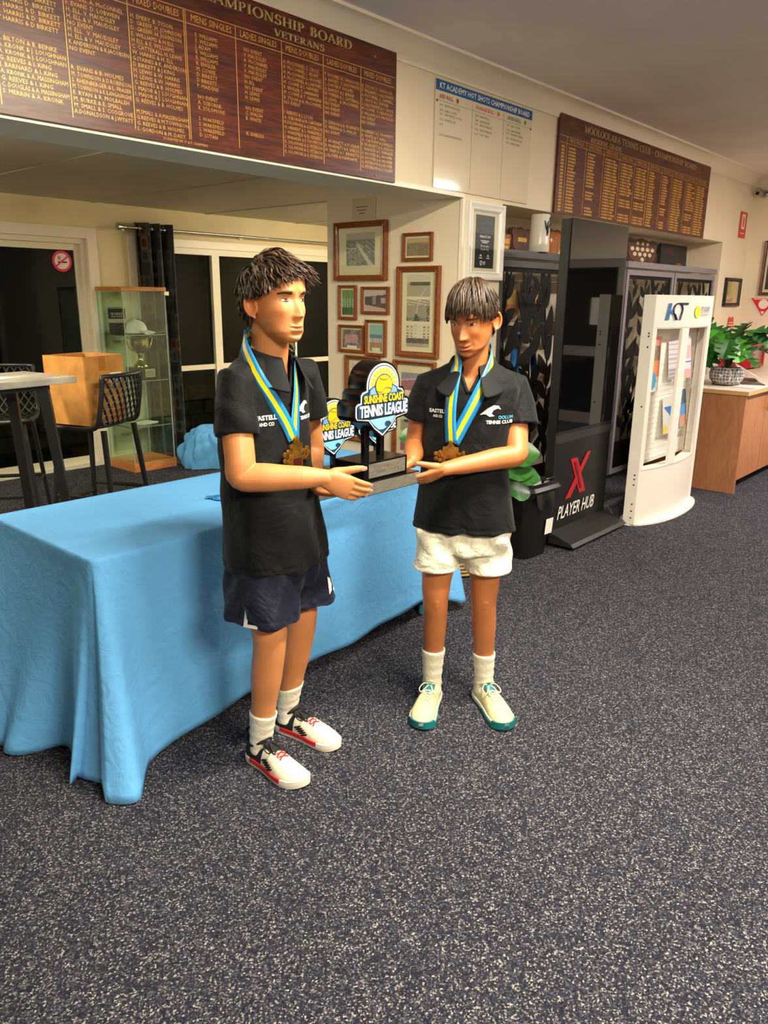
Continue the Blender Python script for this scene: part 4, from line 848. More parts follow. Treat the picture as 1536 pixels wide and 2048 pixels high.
def darkp(u, v): n = N(u, v, 4, 2); b = 20+20*np.clip(n, 0, 1); r = np.where((u-.3)**2+(v-.75)**2 < .02, 70, b); r = np.where((u-.72)**2+(v-.12)**2 < .012, 150, r); return (r, np.where(r > 100, 90, b*1.1), np.where((N(u, v, 1, 3) > .35) & (v < .6), 66, b*1.25))
MB().box((0, .008, .115), (.68, .014, .23), ch=.006).build('board', M_BLACK, db); picture('print', db, .66, .215, darkp, (0, -.001, .115), 40, 26)
vs = thing('white_vase', 'tall white cylinder vase with a black leaf sprig, on the grey rail', 'vase', (4.93, YB+.035, 1.866))
MB().lathe([(.066, 0), (.07, .006), (.068, .05), (.066, .24), (.062, .245), (.058, .24), (.056, .06)], 28).build('body', mat('white_ceramic', (232, 226, 210), .3), vs, smooth=50)
mb = MB()
for (x, z, a, l) in ((.0, .10, 0, .10), (-.012, .14, .5, .05), (.012, .15, -.5, .05), (-.02, .17, .7, .04), (.014, .185, -.3, .045)):
    mb.tube([(x+math.sin(-a)*l*q-.015, -.0685-.0012*math.sin(3.1*q), z+math.cos(a)*l*q) for q in (0, .3, .6, .85, 1)], [.001, .006*l/.05*.7, .007*l/.05*.6, .004, .0008], 6)
tag(mb.build('leaf_sprig', M_BLACK, vs, smooth='all'), kind='stuff')
# ribbons and cloth items hanging behind the first screen
def ribbon_item(label, x, z, w, l, m, seed):
    rr = random.Random(seed); P = []
    for j in range(13):
        q = j/12; P.append([(x+(k/6-.5)*w+.02*math.sin(q*4+seed), YB+.20+.012*math.sin(k*1.4+q*3), z-l*q) for k in range(7)])
    o = MB().grid(P).build('hanging_ribbon', m, None, smooth='all'); o.modifiers.new('t', 'SOLIDIFY').thickness = .002; return tag(o, label, 'ribbon', 'ribbons inside the recess')
M_RB1, M_RB2 = mat('royal_blue_satin', (28, 52, 130), .35, var=.3, vscale=20), mat('sky_blue_satin', (40, 120, 190), .35, var=.2, vscale=20)
ribbon_item('royal blue ribbon hanging behind the leaf screen near the pier', 4.72, 1.30, .09, .55, M_RB1, 1); ribbon_item('sky blue ribbon hanging behind the leaf screen under the gold crest shield', 4.98, 1.34, .11, .50, M_RB2, 2); ribbon_item('cream sash hanging low behind the leaf screen', 5.12, 1.02, .16, .40, mat('cream_satin', (226, 200, 140), .4), 3); ribbon_item('royal blue ribbon hanging beside the grey screen stile', 5.25, 1.28, .06, .50, M_RB1, 4)
# ------------------------------------------------------------------ player hub display
hb = thing('display_screen', 'tall glossy black free standing display with red cross emblem and player hub lettering', 'display', (4.27, 2.34, 0))
W_, H_ = .775, 1.985
MB().box((W_/2, .03, H_/2+.02), (W_, .06, H_), ch=.004).build('housing', M_BLACK, hb)
MB().box((W_/2, -.003, 1.38), (W_-.02, .005, 1.26)).build('screen_glass', mat('black_mirror_glass', (8, 8, 9), .03, spec=.5), hb)
MB().box((W_/2, -.002, .70), (W_, .008, .05)).build('divider_strip', mat('dark_grey_strip', (40, 40, 40), .4), hb)
M_XR, M_XD = mat('hub_red', (176, 26, 34), .4), mat('hub_dark_red', (110, 14, 22), .4)
mb = MB(); T = Matrix.Translation((W_/2-.05, -.004, .30))
mb.poly([(-.12, .25), (-.03, .25), (.12, 0), (.03, 0)], .003, T); mb.build('emblem_stroke', M_XR, hb)
mb = MB(); T = Matrix.Translation((W_/2-.05, -.006, .30)); mb.poly([(.10, .27), (.15, .27), (-.09, -.01), (-.16, -.01)], .003, T); mb.build('emblem_stroke', M_XR, hb)
mb = MB(); T = Matrix.Translation((W_/2-.05, -.0075, .30)); mb.poly([(-.075, .225), (-.045, .225), (.055, .03), (.03, .03)], .002, T); mb.build('emblem_inline', M_XD, hb)
mb = MB(); fit_text(mb, 'PLAYER HUB', .085, W_/2-.05, .165, .50, -.004, 'CENTER', res=2, bold=.0012); o = mb.build('lettering', M_WHITE, hb)
for v in o.data.vertices: v.co.x += (v.co.z-.165)*.22
# foot: sloping plate on castors
ft = MB(); ft.add([(.0, .0, .10), (W_, .0, .10), (W_, -.06, .085), (0, -.06, .085), (0, -.16, .05), (W_, -.16, .05), (0, -.18, .03), (W_, -.18, .03), (0, .1, .03), (W_, .1, .03), (0, .1, .10), (W_, .1, .10)], [(0, 1, 2, 3), (3, 2, 5, 4), (4, 5, 7, 6), (6, 7, 9, 8), (8, 9, 11, 10), (10, 11, 1, 0), (0, 3, 4, 6, 8, 10), (1, 11, 9, 7, 5, 2)])
ft.build('foot_plate', mat('dark_grey_steel', (38, 36, 35), .4, .3), hb)
for x in (.08, W_-.08):
    for y in (-.13, .05): MB().lathe([(.022, -.012), (.026, -.008), (.026, .008), (.022, .012)], 14, (x, y, .026), Matrix.Rotation(math.pi/2, 3, 'Y')).build('castor', M_BLACKG, hb, smooth=True)
MB().tube(catmull([(W_, .05, 1.72), (W_+.10, .10, 1.735), (W_+.22, .14, 1.70), (W_+.35, .30, 1.72)], 6), .008, 8).build('cable', M_BLACK, hb, smooth='all')
MB().tube(catmull([(W_-.02, .04, .11), (W_+.03, .0, .12), (W_+.06, -.03, .08), (W_+.05, -.06, .02)], 6), .006, 8).build('power_lead', M_GREYF, hb, smooth='all')
# ------------------------------------------------------------------ wheelie style bin
bn = thing('waste_bin', 'black plastic waste bin with liner and white sticker in front of the tall screen', 'bin', (4.06, 2.43, 0), math.radians(-4))
def rrect(w, d, r, n=5):
    out = []
    for cx, cy, a0 in ((w/2-r, d/2-r, 0), (-w/2+r, d/2-r, 90), (-w/2+r, -d/2+r, 180), (w/2-r, -d/2+r, 270)):
        for i in range(n+1): a = math.radians(a0+90*i/n); out.append((cx+r*math.cos(a), cy+r*math.sin(a)))
    return out
mb = MB(); rows = [[(x, y, z) for x, y in rrect(w, d, .05)] for (w, d, z) in ((.20, .20, .012), (.245, .26, .0), (.25, .265, .02), (.31, .335, .40), (.34, .365, .402), (.345, .37, .425), (.30, .33, .425))]; mb.grid(rows[1:], closed=True); mb.add(rows[1], [tuple(range(24))]); mb.build('body', M_BLACK, bn, smooth=35)
mb = MB(); rows = [[(x, y, z) for x, y in rrect(w, d, .06)] for (w, d, z) in ((.35, .375, .425), (.36, .385, .44), (.33, .36, .462), (.26, .28, .47), (.24, .26, .485), (.10, .12, .49))]; mb.grid(rows, closed=True); mb.add(rows[-1], [tuple(range(24))]); mb.add(rows[0], [tuple(range(24))]); mb.build('lid', M_BLACK, bn, smooth=35)
for k in range(3): MB().tube([(-.10, -.09+.06*k, .487), (.10, -.09+.06*k, .487)], .007, 8).build('lid_rib', M_BLACKG, bn, smooth=True)
MB().tube(catmull([(-.04, -.17, .49), (-.05, -.19, .51), (.05, -.19, .51), (.04, -.17, .49)], 5), .008, 8).build('handle', M_BLACKG, bn, smooth='all')
mb = MB(); P = []
for j in range(8):
    q = j/7; P.append([((.165+.02*q*(1+.5*math.sin(k)))*1, -.12+.035*k, .425-.13*q*(.4+.6*abs(math.sin(k*1.1+1)))) for k in range(8)])
mb.grid(P); P = []
for j in range(8):
    q = j/7; P.append([(-.12+.034*k, -.19-.012*q*(1+math.sin(k*1.7)), .425-.10*q*(.3+.7*abs(math.sin(k*.9+.6)))) for k in range(8)])
mb.grid(P); lo = mb.build('bin_liner', mat('black_liner', (16, 16, 16), .18), bn, smooth='all')
MB().box((.08, -.160, .19), (.075, .002, .10), M=Matrix.Rotation(.08, 3, 'X')).build('sticker', M_WHITE, bn)
mb = MB(); [mb.box((.08+.01*(i % 2), -.1625+.0012*i, .225-.016*i), (.05, .001, .006), M=Matrix.Rotation(.08, 3, 'X')) for i in range(5)]; tag(mb.build('sticker_print', M_INK, bn), kind='stuff')
# ------------------------------------------------------------------ fiddle leaf fig in a woven basket
def leaf_mesh(name, L, W, droop, m, n=8, fold=.25, waist=0):
    mb = MB(); P = []
    for i in range(n+1):
        q = i/n; w = W/2*(math.sin(math.pi*min(1, q*.97+.015))**.7)*(1-.25*waist*math.exp(-((q-.35)/.16)**2))*(.75+.45*q); y = L*q; z = -droop*q*q
        P.append([(w*s, y*1.0, z+abs(s)*w*fold+.004*math.sin(q*16)*abs(s)) for s in (-1, -.55, 0, .55, 1)])
    mb.grid(P); o = mb.build(name, m, smooth='all'); d = o.data; bpy.data.objects.remove(o); return d
M_FIG = mat('fiddle_leaf', (46, 104, 40), .4, var=.35, vscale=14); M_STEM = mat('woody_stem', (92, 74, 50), .8)
FIG = [leaf_mesh('leaf', .24, .19, .05, M_FIG, waist=1), leaf_mesh('leaf', .19, .15, .03, M_FIG, waist=1)]
fg = thing('fig_plant', 'fiddle leaf fig in a woven basket behind the boy in white shorts', 'plant', (3.52, 2.52, 0))
M_RATT = mat('woven_seagrass', (176, 140, 84), .8, var=.3, vscale=40, stretch=(1, 1, 6), bump=.6, bscale=60)
bs = MB().lathe([(.12, 0), (.145, .02), (.165, .12), (.16, .22), (.145, .26), (.135, .258), (.145, .20)], 26).build('basket', M_RATT, fg, smooth=50)
for z in np.arange(.02, .26, .022): MB().tube([((.152+.016*math.sin(math.pi*z/.26))*math.cos(a), (.152+.016*math.sin(math.pi*z/.26))*math.sin(a), z) for a in [2*math.pi*i/24 for i in range(24)]], .009, 6, closed=True).build('coil', M_RATT, bs, smooth='all')
MB().lathe([(.14, .2), (.0, .21)], 16, caps=False).build('soil', mat('potting_soil', (48, 36, 26), .95), fg)
for k, (dx, dy) in enumerate(((.06, -.05), (-.1, .08), (.1, .06))): MB().tube(catmull([(0, 0, .2), (dx*.5, dy*.5, .45), (dx, dy, .72), (dx*1.3, dy*1.2, .95)], 4), [.012-.0006*i for i in range(13)], 7).build('trunk', M_STEM, fg, smooth='all')
def lf(parent, meshes, base, az, el, s, roll=0, i=0, name='leaf'):
    o = link(name, meshes[i % len(meshes)], parent, base); o.rotation_euler = (math.radians(el), math.radians(roll), math.radians(az)); o.scale = (s, s, s); return o
rr = random.Random(11)
for i in range(22): lf(fg, FIG, (.09*math.cos(i*2.4), .09*math.sin(i*2.4), .42+.022*i), i*137, rr.uniform(5, 45), rr.uniform(.8, 1.1), rr.uniform(-20, 20), i)
# leaves that show beside the boy (to his left arm side and by the trophy)
for (b, az, el, s, r) in (((.09, -.19, .68), -135, 28, .95, 50), ((.07, -.17, .62), -142, 8, .95, 45), ((.10, -.21, .585), -135, 6, .95, 35), ((.07, -.18, .54), -140, -12, 1.0, 45), ((-.17, .10, .79), 45, 18, .7, -50)): lf(fg, FIG, b, az, el, s, r)
# ------------------------------------------------------------------ brochure stand
M_STD = mat('white_enamel', (238, 232, 220), .35); M_STE = M_STD
sd = thing('brochure_stand', 'white curved free standing brochure stand with academy logos on the header', 'brochure stand', (5.13, 2.14, 0))
WS = 1.02
def bow(s): return -.075*(1-(2*s-1)**2)
def bowed(mb, x0, x1, z0, z1, y0, th, n=14):
    P = []
    for y_ in (0, 1): P.append([(x0+(x1-x0)*i/n, y0+bow((x0+(x1-x0)*i/n)/WS)+th*y_, 0) for i in range(n+1)])
    vs = [(p[0], p[1], z) for z in (z0, z1) for row in P for p in row]; m = n+1; fs = []
    for i in range(n): fs += [(i, i+1, 2*m+i+1, 2*m+i), (m+i, 3*m+i, 3*m+i+1, m+i+1), (i, m+i, m+i+1, i+1), (2*m+i, 2*m+i+1, 3*m+i+1, 3*m+i)]
    fs += [(0, 2*m, 3*m, m), (n, m+n, 3*m+n, 2*m+n)]; mb.add(vs, fs); return mb
mb = MB(); pts = [(WS/2+(.62 if math.cos(a) > 0 else .54)*math.cos(a), .06+(.20 if math.sin(a) < 0 else .14)*math.sin(a)) for a in [2*math.pi*i/40 for i in range(40)]]
n = 40; mb.add([(x, y, 0) for x, y in pts]+[(x, y, .012) for x, y in pts], [tuple(range(n)), tuple(range(2*n-1, n-1, -1))]+[(i, (i+1) % n, (i+1) % n+n, i+n) for i in range(n)]); mb.build('base_plate', M_STD, sd)
for x in (-.025, WS): MB().box((x+.0125, .035, .80), (.025, .085, 1.576), ch=.003).build('side_post', M_STE, sd)
for z in (.06, .11, .16, .30, .34, .37, .85, 1.25, 1.32, 1.34): MB().lathe([(.006, 0), (.006, .002)], 8, (-.025, .02, z), Matrix.Rotation(-math.pi/2, 3, 'Y')).build('bolt_hole', M_BLACK, sd)
bowed(MB(), 0, WS, .012, .40, .0, .012).build('lower_panel', M_STD, sd, smooth=30); bowed(MB(), 0, WS, 1.375, 1.588, -.005, .012).build('header_panel', M_STD, sd, smooth=30)
MB().box((WS/2, .085, .888), (WS-.004, .008, .97)).build('peg_panel', M_STD, sd)
bowed(MB(), 0, WS, .395, .405, .0, .085).build('shelf', M_STD, sd); bowed(MB(), 0, WS, 1.368, 1.375, .0, .085).build('shelf', M_STD, sd)
bowed(MB(), .33, .43, .405, 1.368, -.002, .02).build('centre_post', M_STD, sd); bowed(MB(), 0, .03, .405, 1.368, -.002, .02).build('edge_post', M_STD, sd); bowed(MB(), WS-.10, WS, .405, 1.368, -.002, .02).build('edge_post', M_STD, sd)
for i in range(24): MB().box((WS/2, .080, .43+i*.038), (WS-.01, .003, .006)).build('peg_row', M_STD, sd)
# header logos (follow the bow)
def bend(o):
    for v in o.data.vertices: v.co.y += bow(v.co.x/WS)-.006
    return o
M_KB, M_KN = mat('kt_mid_blue', (58, 108, 168), .4), mat('kt_navy', (44, 48, 92), .4)
mb = MB(); mb.poly([(.09, 1.425), (.13, 1.425), (.15, 1.535), (.115, 1.535)], .001, Matrix.Translation((0, -.004, 0))); mb.poly([(.126, 1.478), (.172, 1.458), (.172, 1.502)], .001, Matrix.Translation((0, -.0042, 0))); bend(mb.build('logo_letter_stem', M_KB, sd))
mb = MB(); ring = [(.225+.055*math.cos(a), 1.49+.045*math.sin(a)) for a in [math.radians(-35+ 260*i/24) for i in range(25)]]
mb.tube([(x, -.005, z) for x, z in ring], [(.004, .007)]*25, 4); mb.tube([(.182, -.005, 1.465), (.212, -.005, 1.425)], [(.004, .012)]*2, 4); mb.tube([(.275, -.005, 1.465), (.26, -.005, 1.425)], [(.004, .010)]*2, 4); mb.box((.30, -.005, 1.532), (.11, .003, .014)); bend(mb.build('logo_racket', M_KN, sd))
mb = MB(); disc(mb, 1, -.0045); o = mb.build('logo_ball', mat('tennis_yellow', (226, 220, 40), .5), sd)
for v in o.data.vertices: v.co.x = .53+v.co.x*.055; v.co.z = 1.477+v.co.z*.043
bend(o)
mb = MB(); fit_text(mb, 'KT ACADEMY', .034, .60, 1.478, .26, -.0045, res=2, bold=.0008); bend(mb.build('logo_lettering', mat('kt_grey_blue', (96, 120, 170), .4), sd))
mb = MB(); fit_text(mb, 'PROFESSIONAL TENNIS', .014, .60, 1.448, .25, -.0045); mb.box((.73, -.0045, 1.47), (.26, .001, .002)); bend(mb.build('logo_strapline', M_INK, sd))
# brochures in the stand: each a thing of its own
def br(label, x, z, w, h, fn, y=.045, tilt=.10, rz=0):
    t = thing('brochure', label, 'brochure', (5.13+x, 2.14+y, z), rz, 'brochures in the white stand'); t.rotation_euler = (-tilt, 0, rz)
    MB().box((0, .002, h/2), (w, .003, h)).build('sheet', M_WHITE, t); picture('front_print', t, w, h, fn, (0, -.0002, h/2), 24, 30); return t
def b_orange(u, v):
    r = np.where(v > .82, 240, np.where(v > .55, 150+50*N(u, v, 3, 4), np.where(v > .28, 246, 225))); g = np.where(v > .82, 150, np.where(v > .55, 120+50*N(u, v, 3, 4), np.where(v > .28, 140, 222))); b = np.where(v > .82, 130, np.where(v > .55, 105, np.where(v > .28, 80, 220)))
    q = ((u-.6)**2+(v-.2)**2*2 < .05); return (np.where(q, 70, r), np.where(q, 150, g), np.where(q, 190, b))
def b_pink(u, v): r = 232+0*u; g = np.where((v < .85) & (v > .5), 176, 208); g = np.where(v < .25, 160, g); l = (abs(u-.08) < .03); return (np.where(l, 200, np.where(abs(v-.42) < .03, 90, r)), np.where(l, 70, np.where(abs(v-.42) < .03, 80, g)), np.where(l, 90, g*1.02))
def b_grey(u, v): l = (np.sin(v*50) > .55) & (v > .35); b = np.where(l, 170, 214); b = np.where(v < .3, np.where(np.sin(v*60) > 0, 150, 196), b); return (b, b*.97, b*1.0)
def b_blue(u, v):
    s = v > .75-.5*u; r = np.where(s & (v < .72), 40, 205); g = np.where(s & (v < .72), 110, 204); b = np.where(s & (v < .72), 190, 200); y = (u-.15)**2+(v-.12)**2 < .02; return (np.where(y, 225, r), np.where(y, 190, g), np.where(y, 60, b))
def b_navy(u, v): n = N(u, v, 6, 3); r = np.where(v > .6, 60+50*n, np.where(v > .3, 90, 190)); g = np.where(v > .6, 90+40*n, np.where(v > .3, 140, 140)); b = np.where(v > .6, 110+30*n, np.where(v > .3, 200, 110)); return (r, g, b)
br('orange and white flyer with a photograph in the narrow bay', .175, .93, .24, .38, b_orange, .05, .03)
br('white flyer with grey text lines beside the centre post', .545, 1.00, .19, .27, b_grey, .04); br('pale pink booklet with a red spine', .76, .99, .21, .29, b_pink, .035)
br('leaflet with a blue triangle and yellow spot', .55, .60, .22, .27, b_blue, .03, .12); br('curled navy and sky blue magazine', .72, .60, .16, .28, b_navy, .045, .12, .25); br('magazine with blue and brown cover beside the edge post', .84, .62, .17, .28, b_navy, .04, .12, .1)
for (x, z) in ((.65, .57), (.65, .96)): MB().box((x, .035, z), (.48, .09, .012)).build('rack_tray', glass('clear_rack', (.93, .94, .94)), sd)
# ------------------------------------------------------------------ counter, plant, fire things
M_CAB = wood('orange_laminate', (160, 102, 66), (172, 114, 76), (184, 126, 86), 3, (4, 4, .8), .45); M_CTOP = mat('speckled_counter_top', (226, 212, 196), .4, var=.08, vscale=90)
cn = thing('counter_cabinet', 'orange brown laminate counter cabinet with pale top and brass handles', 'counter', (6.60, 1.93, 0))
CL, CDD = 2.58, .78
MB().box((.012, CDD/2, .41), (.024, CDD, .82), ch=.001).build('end_panel', M_CAB, cn); MB().box((CL/2+.012, CDD/2+.05, .455), (CL-.03, CDD-.10, .73)).build('carcass', M_CAB, cn)
MB().box((CL/2+.012, CDD/2+.08, .045), (CL-.03, CDD-.16, .09)).build('kickboard', M_BLACK, cn)
MB().box((CL/2-.01, CDD/2-.01, .836), (CL+.02, CDD+.02, .032), ch=.003).build('worktop', M_CTOP, cn); MB().box((CL/2-.011, -.019, .836), (CL+.022, .004, .033)).build('edge_strip', mat('tan_edging', (206, 160, 104), .4), cn); MB().box((-.0205, CDD/2-.01, .836), (.004, CDD+.02, .033)).build('edge_strip', mat('tan_edging'), cn)
for k in range(4):
    x = .035+k*.635+.315; d = MB().box((x, .035, .455), (.625, .018, .72), ch=.002).build('door', M_CAB, cn); hxx = x+(.27 if k % 2 == 0 else -.27); mb = MB()
    for zz in (.66, .78): mb.tube([(hxx, .026, zz), (hxx, -.005, zz)], .005, 6)
    mb.tube([(hxx, -.005, .64), (hxx, -.005, .80)], .006, 8)
    mb.build('handle', M_BRASS, d, smooth=True)
MO = []
def monstera(L, W, m):
    mb = MB(); n = 30; top = []
    for s in (-1, 1):
        P = []
        for i in range(n+1):
            q = i/n; w = W/2*math.sin(math.pi*(q*.92+.06))**.6; cut = 1-.62*(max(0, math.sin(q*math.pi*8)))**.6*(q > .12)*(q < .93); w *= cut
            P.append([(s*w*k, L*q+w*.25*k, -.05*q*q*L/.2+w*.22*k) for k in (0, .35, .7, 1)])
        mb.grid(P)
    o = mb.build('leaf', m, smooth='all'); d = o.data; bpy.data.objects.remove(o); return d
M_MON, M_MON2 = mat('monstera_dark', (40, 92, 36), .35, var=.3, vscale=14), mat('monstera_bright', (72, 160, 40), .35, var=.25, vscale=14)
MO = [monstera(.26, .27, M_MON), monstera(.25, .25, M_MON2)]
pt = thing('potted_monstera', 'monstera with split leaves in a grey patterned bowl on the counter', 'plant', (7.02, 2.24, .853))
def pot_mat():
    m, nt, n, b = node_mat('patterned_pot'); tc = n.new('ShaderNodeTexCoord'); v = n.new('ShaderNodeTexVoronoi'); v.feature = 'DISTANCE_TO_EDGE'; v.inputs['Scale'].default_value = 38; v.inputs['Randomness'].default_value = .15
    r = n.new('ShaderNodeValToRGB'); r.color_ramp.elements[0].color = rgb(226, 224, 220); r.color_ramp.elements[1].color = rgb(96, 98, 102); r.color_ramp.elements[0].position = .05; r.color_ramp.elements[1].position = .11
    nt.links.new(tc.outputs['Object'], v.inputs['Vector']); nt.links.new(v.outputs['Distance'], r.inputs[0]); nt.links.new(r.outputs[0], b.inputs['Base Color']); b.inputs['Roughness'].default_value = .5; return m
MB().lathe([(.085, 0), (.10, .006), (.135, .05), (.142, .09), (.135, .13), (.115, .15), (.108, .148), (.11, .13)], 32).build('pot', pot_mat(), pt, smooth=50); MB().lathe([(.11, .0), (.115, .004), (.10, .012)], 24).build('saucer', M_GREYF, pt); MB().lathe([(.11, .125), (.0, .13)], 16, caps=False).build('soil', mat('potting_soil'), pt)
rr = random.Random(4)
for k in range(24):
    a = k*2.4+.3; r = .08+.13*rr.random(); h = .16+.30*rr.random(); b = (r*math.cos(a), r*math.sin(a), .13+h*.75)
    MB().tube(catmull([(0, 0, .12), (b[0]*.4, b[1]*.4, .12+h*.5), b], 4), .004, 6).build('stalk', M_MON, pt, smooth='all')
    lf(pt, MO, b, math.degrees(a)-90, -55*(math.cos(a)*-.95+math.sin(a)*-.3)+rr.uniform(-12, 18), rr.uniform(.62, .9), rr.uniform(-20, 20), 1 if (k % 24) in (1, 4, 6, 9, 11, 14, 19) else 0)
# newspaper rack / open folder beside the pot
def newsp(u, v): l = np.sin(v*70) > .1; b = np.where(l, 196, 224); b = np.where((abs(u-.5) < .3) & (abs(v-.55) < .12), 150, b); return (b, b*.94, b*.86)
nw = thing('newspaper', 'folded newspaper leaning on the counter behind the pot', 'newspaper', (7.62, 2.22, .853), math.radians(20)); MB().box((0, .03, .07), (.42, .24, .010), M=Matrix.Rotation(.5, 3, 'X')).build('pages', mat('newsprint', (206, 192, 172), .8), nw); picture('front_page', nw, .40, .23, newsp, (0, .026, .0765), 24, 40, rot=(.5-math.pi/2, 0, 0))
tag(MB().box((0, 0, .006), (.22, .16, .010)).build('magazine', mat('dark_magazine', (70, 60, 62), .3, var=.5, vscale=12), None, (7.22, 2.08, .853), (0, 0, .5)), 'dark covered magazine lying beside the patterned pot', 'magazine')
tag(MB().box((0, 0, .003), (.30, .21, .004)).build('paper_sheet', M_WHITE, None, (7.00, 2.02, .853), (0, 0, -.15)), 'flat white sheet lying near the counter edge', 'paper')
fb = thing('fire_hose_box', 'red fire hose cabinet with grey window on the board wall near the corner', 'fire cabinet', (8.76, YB-.303, .862))
M_FRED = mat('fire_red', (176, 30, 38), .35)
MB().box((.235, .15, .14), (.47, .298, .28), ch=.004).build('case', M_FRED, fb); dr_ = MB(); dr_.box((.0355, -.015, .14), (.049, .030, .26)); dr_.box((.4445, -.015, .14), (.029, .030, .26)); dr_.box((.245, -.0145, .024), (.37, .029, .028)); dr_.box((.245, -.0145, .251), (.37, .029, .038)); dr_.build('door', M_FRED, fb); MB().box((.245, -.003, .135), (.37, .004, .194)).build('window', mat('grey_acrylic', (150, 120, 122), .25), fb)
MB().tube([(.03, -.03, .06), (.05, -.05, .07), (.045, -.05, .03)], .008, 8).build('latch', M_CHROME, fb)
def flat_sign(name, label, loc, rz, parts, cat='sign'):
    t = thing(name, label, cat, loc, rz)
    for pn_, m_, pts_, y_ in parts: MB().poly(pts_, .0015, Matrix.Translation((0, y_, 0))).build(pn_, m_, t)
    return t
M_SRED, M_SLT = mat('sign_red', (206, 44, 48), .4), mat('sign_white', (240, 222, 212), .4)
R_ = lambda x0, x1, z0, z1: [(x0, z0), (x1, z0), (x1, z1), (x0, z1)]
flat_sign('extinguisher_sign', 'narrow red and white vertical sign high on the board wall near the corner', (8.98, YB-.004, 2.33), 0, [('plate', M_SRED, R_(-.11, .11, -.13, .13), 0), ('white_field', M_SLT, R_(-.05, .05, -.04, .105), -.002), ('symbol', M_SRED, R_(-.018, .018, -.02, .08), -.004), ('text_bar', M_SLT, R_(-.06, .06, -.085, -.078), -.002)])
flat_sign('fire_sign', 'small red fire hose reel sign with pale lower panel above the red cabinet', (8.98, YB-.004, 1.27), 0, [('pale_panel', M_SLT, R_(-.10, .10, -.16, .0), 0), ('red_panel', M_SRED, [(-.10, 0), (.10, 0), (.085, .10), (.05, .125), (0, .10), (-.05, .125), (-.085, .10)], -.001), ('text_bar', M_SLT, R_(-.07, .07, .025, .035), -.003), ('text_bar', M_SLT, R_(-.06, .06, .055, .063), -.003), ('arrow', M_SRED, [(-.06, -.09), (.06, -.09), (0, -.15)], -.002)])
def circ(r, cx, cz, n=24): return [(cx+r*math.cos(2*math.pi*i/n), cz+r*math.sin(2*math.pi*i/n)) for i in range(n)]
flat_sign('triangle_sign', 'downward pointing red triangle fire extinguisher sign on the end wall', (XE-.004, 2.66, 1.50), -math.pi/2, [('white_edge', M_SLT, [(-.155, .10), (.155, .10), (0, -.12)], 0), ('red_field', M_SRED, [(-.135, .09), (.135, .09), (0, -.10)], -.002), ('white_disc', M_SLT, circ(.05, 0, .025), -.004), ('text_bar', M_SLT, R_(-.105, .105, .076, .084), -.004), ('arrow', M_SLT, [(-.02, -.05), (.02, -.05), (0, -.085)], -.004)])
def aged(u, v): b = 176+18*N(u, v, 2, 3); return (b*1.1, b*.96, b*.58)
frame('slim black frame with a yellowed certificate beside the leaf screens', (8.88, YB, 1.645), 0, .47, .29, .035, .03, M_BLACK, [(0, 0, .30, .20, aged)], mountc=mat('yellowed_mount', (206, 190, 140), .7), cat='certificate', name='certificate_frame')
frame('dark brown frame on the end wall, above the triangle sign', (XE, 2.56, 1.90), -math.pi/2, .32, .56, .03, .03, M_SHD, [(0, 0, .22, .44, slate)], cat='picture')
cm = thing('security_camera', 'small silver bullet security camera under the cornice on the end wall', 'camera', (XE, 2.80, 2.655))
MB().lathe([(.04, 0), (.04, .012), (.02, .02)], 16, (0, 0, 0), Matrix.Rotation(-math.pi/2, 3, 'Y')).build('mount', M_STEEL, cm); MB().tube([(0, 0, 0), (-.05, -.01, .02)], .008, 8).build('arm', M_STEEL, cm)
MB().lathe([(.0, -.09), (.028, -.09), (.03, -.085), (.03, .03), (.0, .03)], 18, (-.08, .02, .01), Matrix.Rotation(math.radians(100), 3, 'Y'), caps=False).build('body', M_STEEL, cm, smooth=40); MB().lathe([(.018, 0), (.018, .004)], 14, (-.175, .02, -.008), Matrix.Rotation(math.radians(-80), 3, 'Y')).build('lens', M_BLACKG, cm)
MB().tube(catmull([(-.02, -.02, .01), (-.02, -.10, .03), (-.01, -.20, -.02), (-.008, -.40, .0)], 5), .007, 8).build('cable', M_BLACK, cm, smooth='all')

# ================================================================== league trophies
M_TNAVY, M_TBLUE, M_TLB = mat('logo_navy', (28, 56, 84), .3), mat('logo_mid_blue', (96, 140, 206), .3), mat('logo_light_blue', (116, 196, 236), .3)
M_TYEL, M_TPAL, M_TORG = mat('logo_yellow', (244, 186, 22), .3), mat('logo_pale_yellow', (250, 236, 150), .3), mat('logo_orange', (250, 168, 24), .3)
M_TWH = mat('logo_white', (246, 246, 242), .25); M_TBLK = mat('trophy_black', (9, 9, 10), .14); M_SPL = mat('silver_plaque', (168, 164, 150), .32, .75, var=.15, vscale=30, stretch=(1, 8, 8))
def emblem_outline(g=0.0):
    c = .160; r = .066+g; right = [(0, -g*1.35), (.034, .026-g), (.058+g*.3, .053-g*.8), (.104+g*.4, .060-g*.7), (.110+g, .070), (.110+g, .101+g*.2), (.104+g*.8, .108+g*.7), (.090+g*.9, .111+g), (.089+g*.9, .134+g*.3), (.082+g*.7, .142+g*.9), (.066+g, .146+g*.6)]
    arch = [(r*math.cos(a), c+r*math.sin(a)) for a in [math.radians(2+176*i/20) for i in range(21)]]
    return right+arch+[(-x, z) for x, z in right[1:]][::-1]
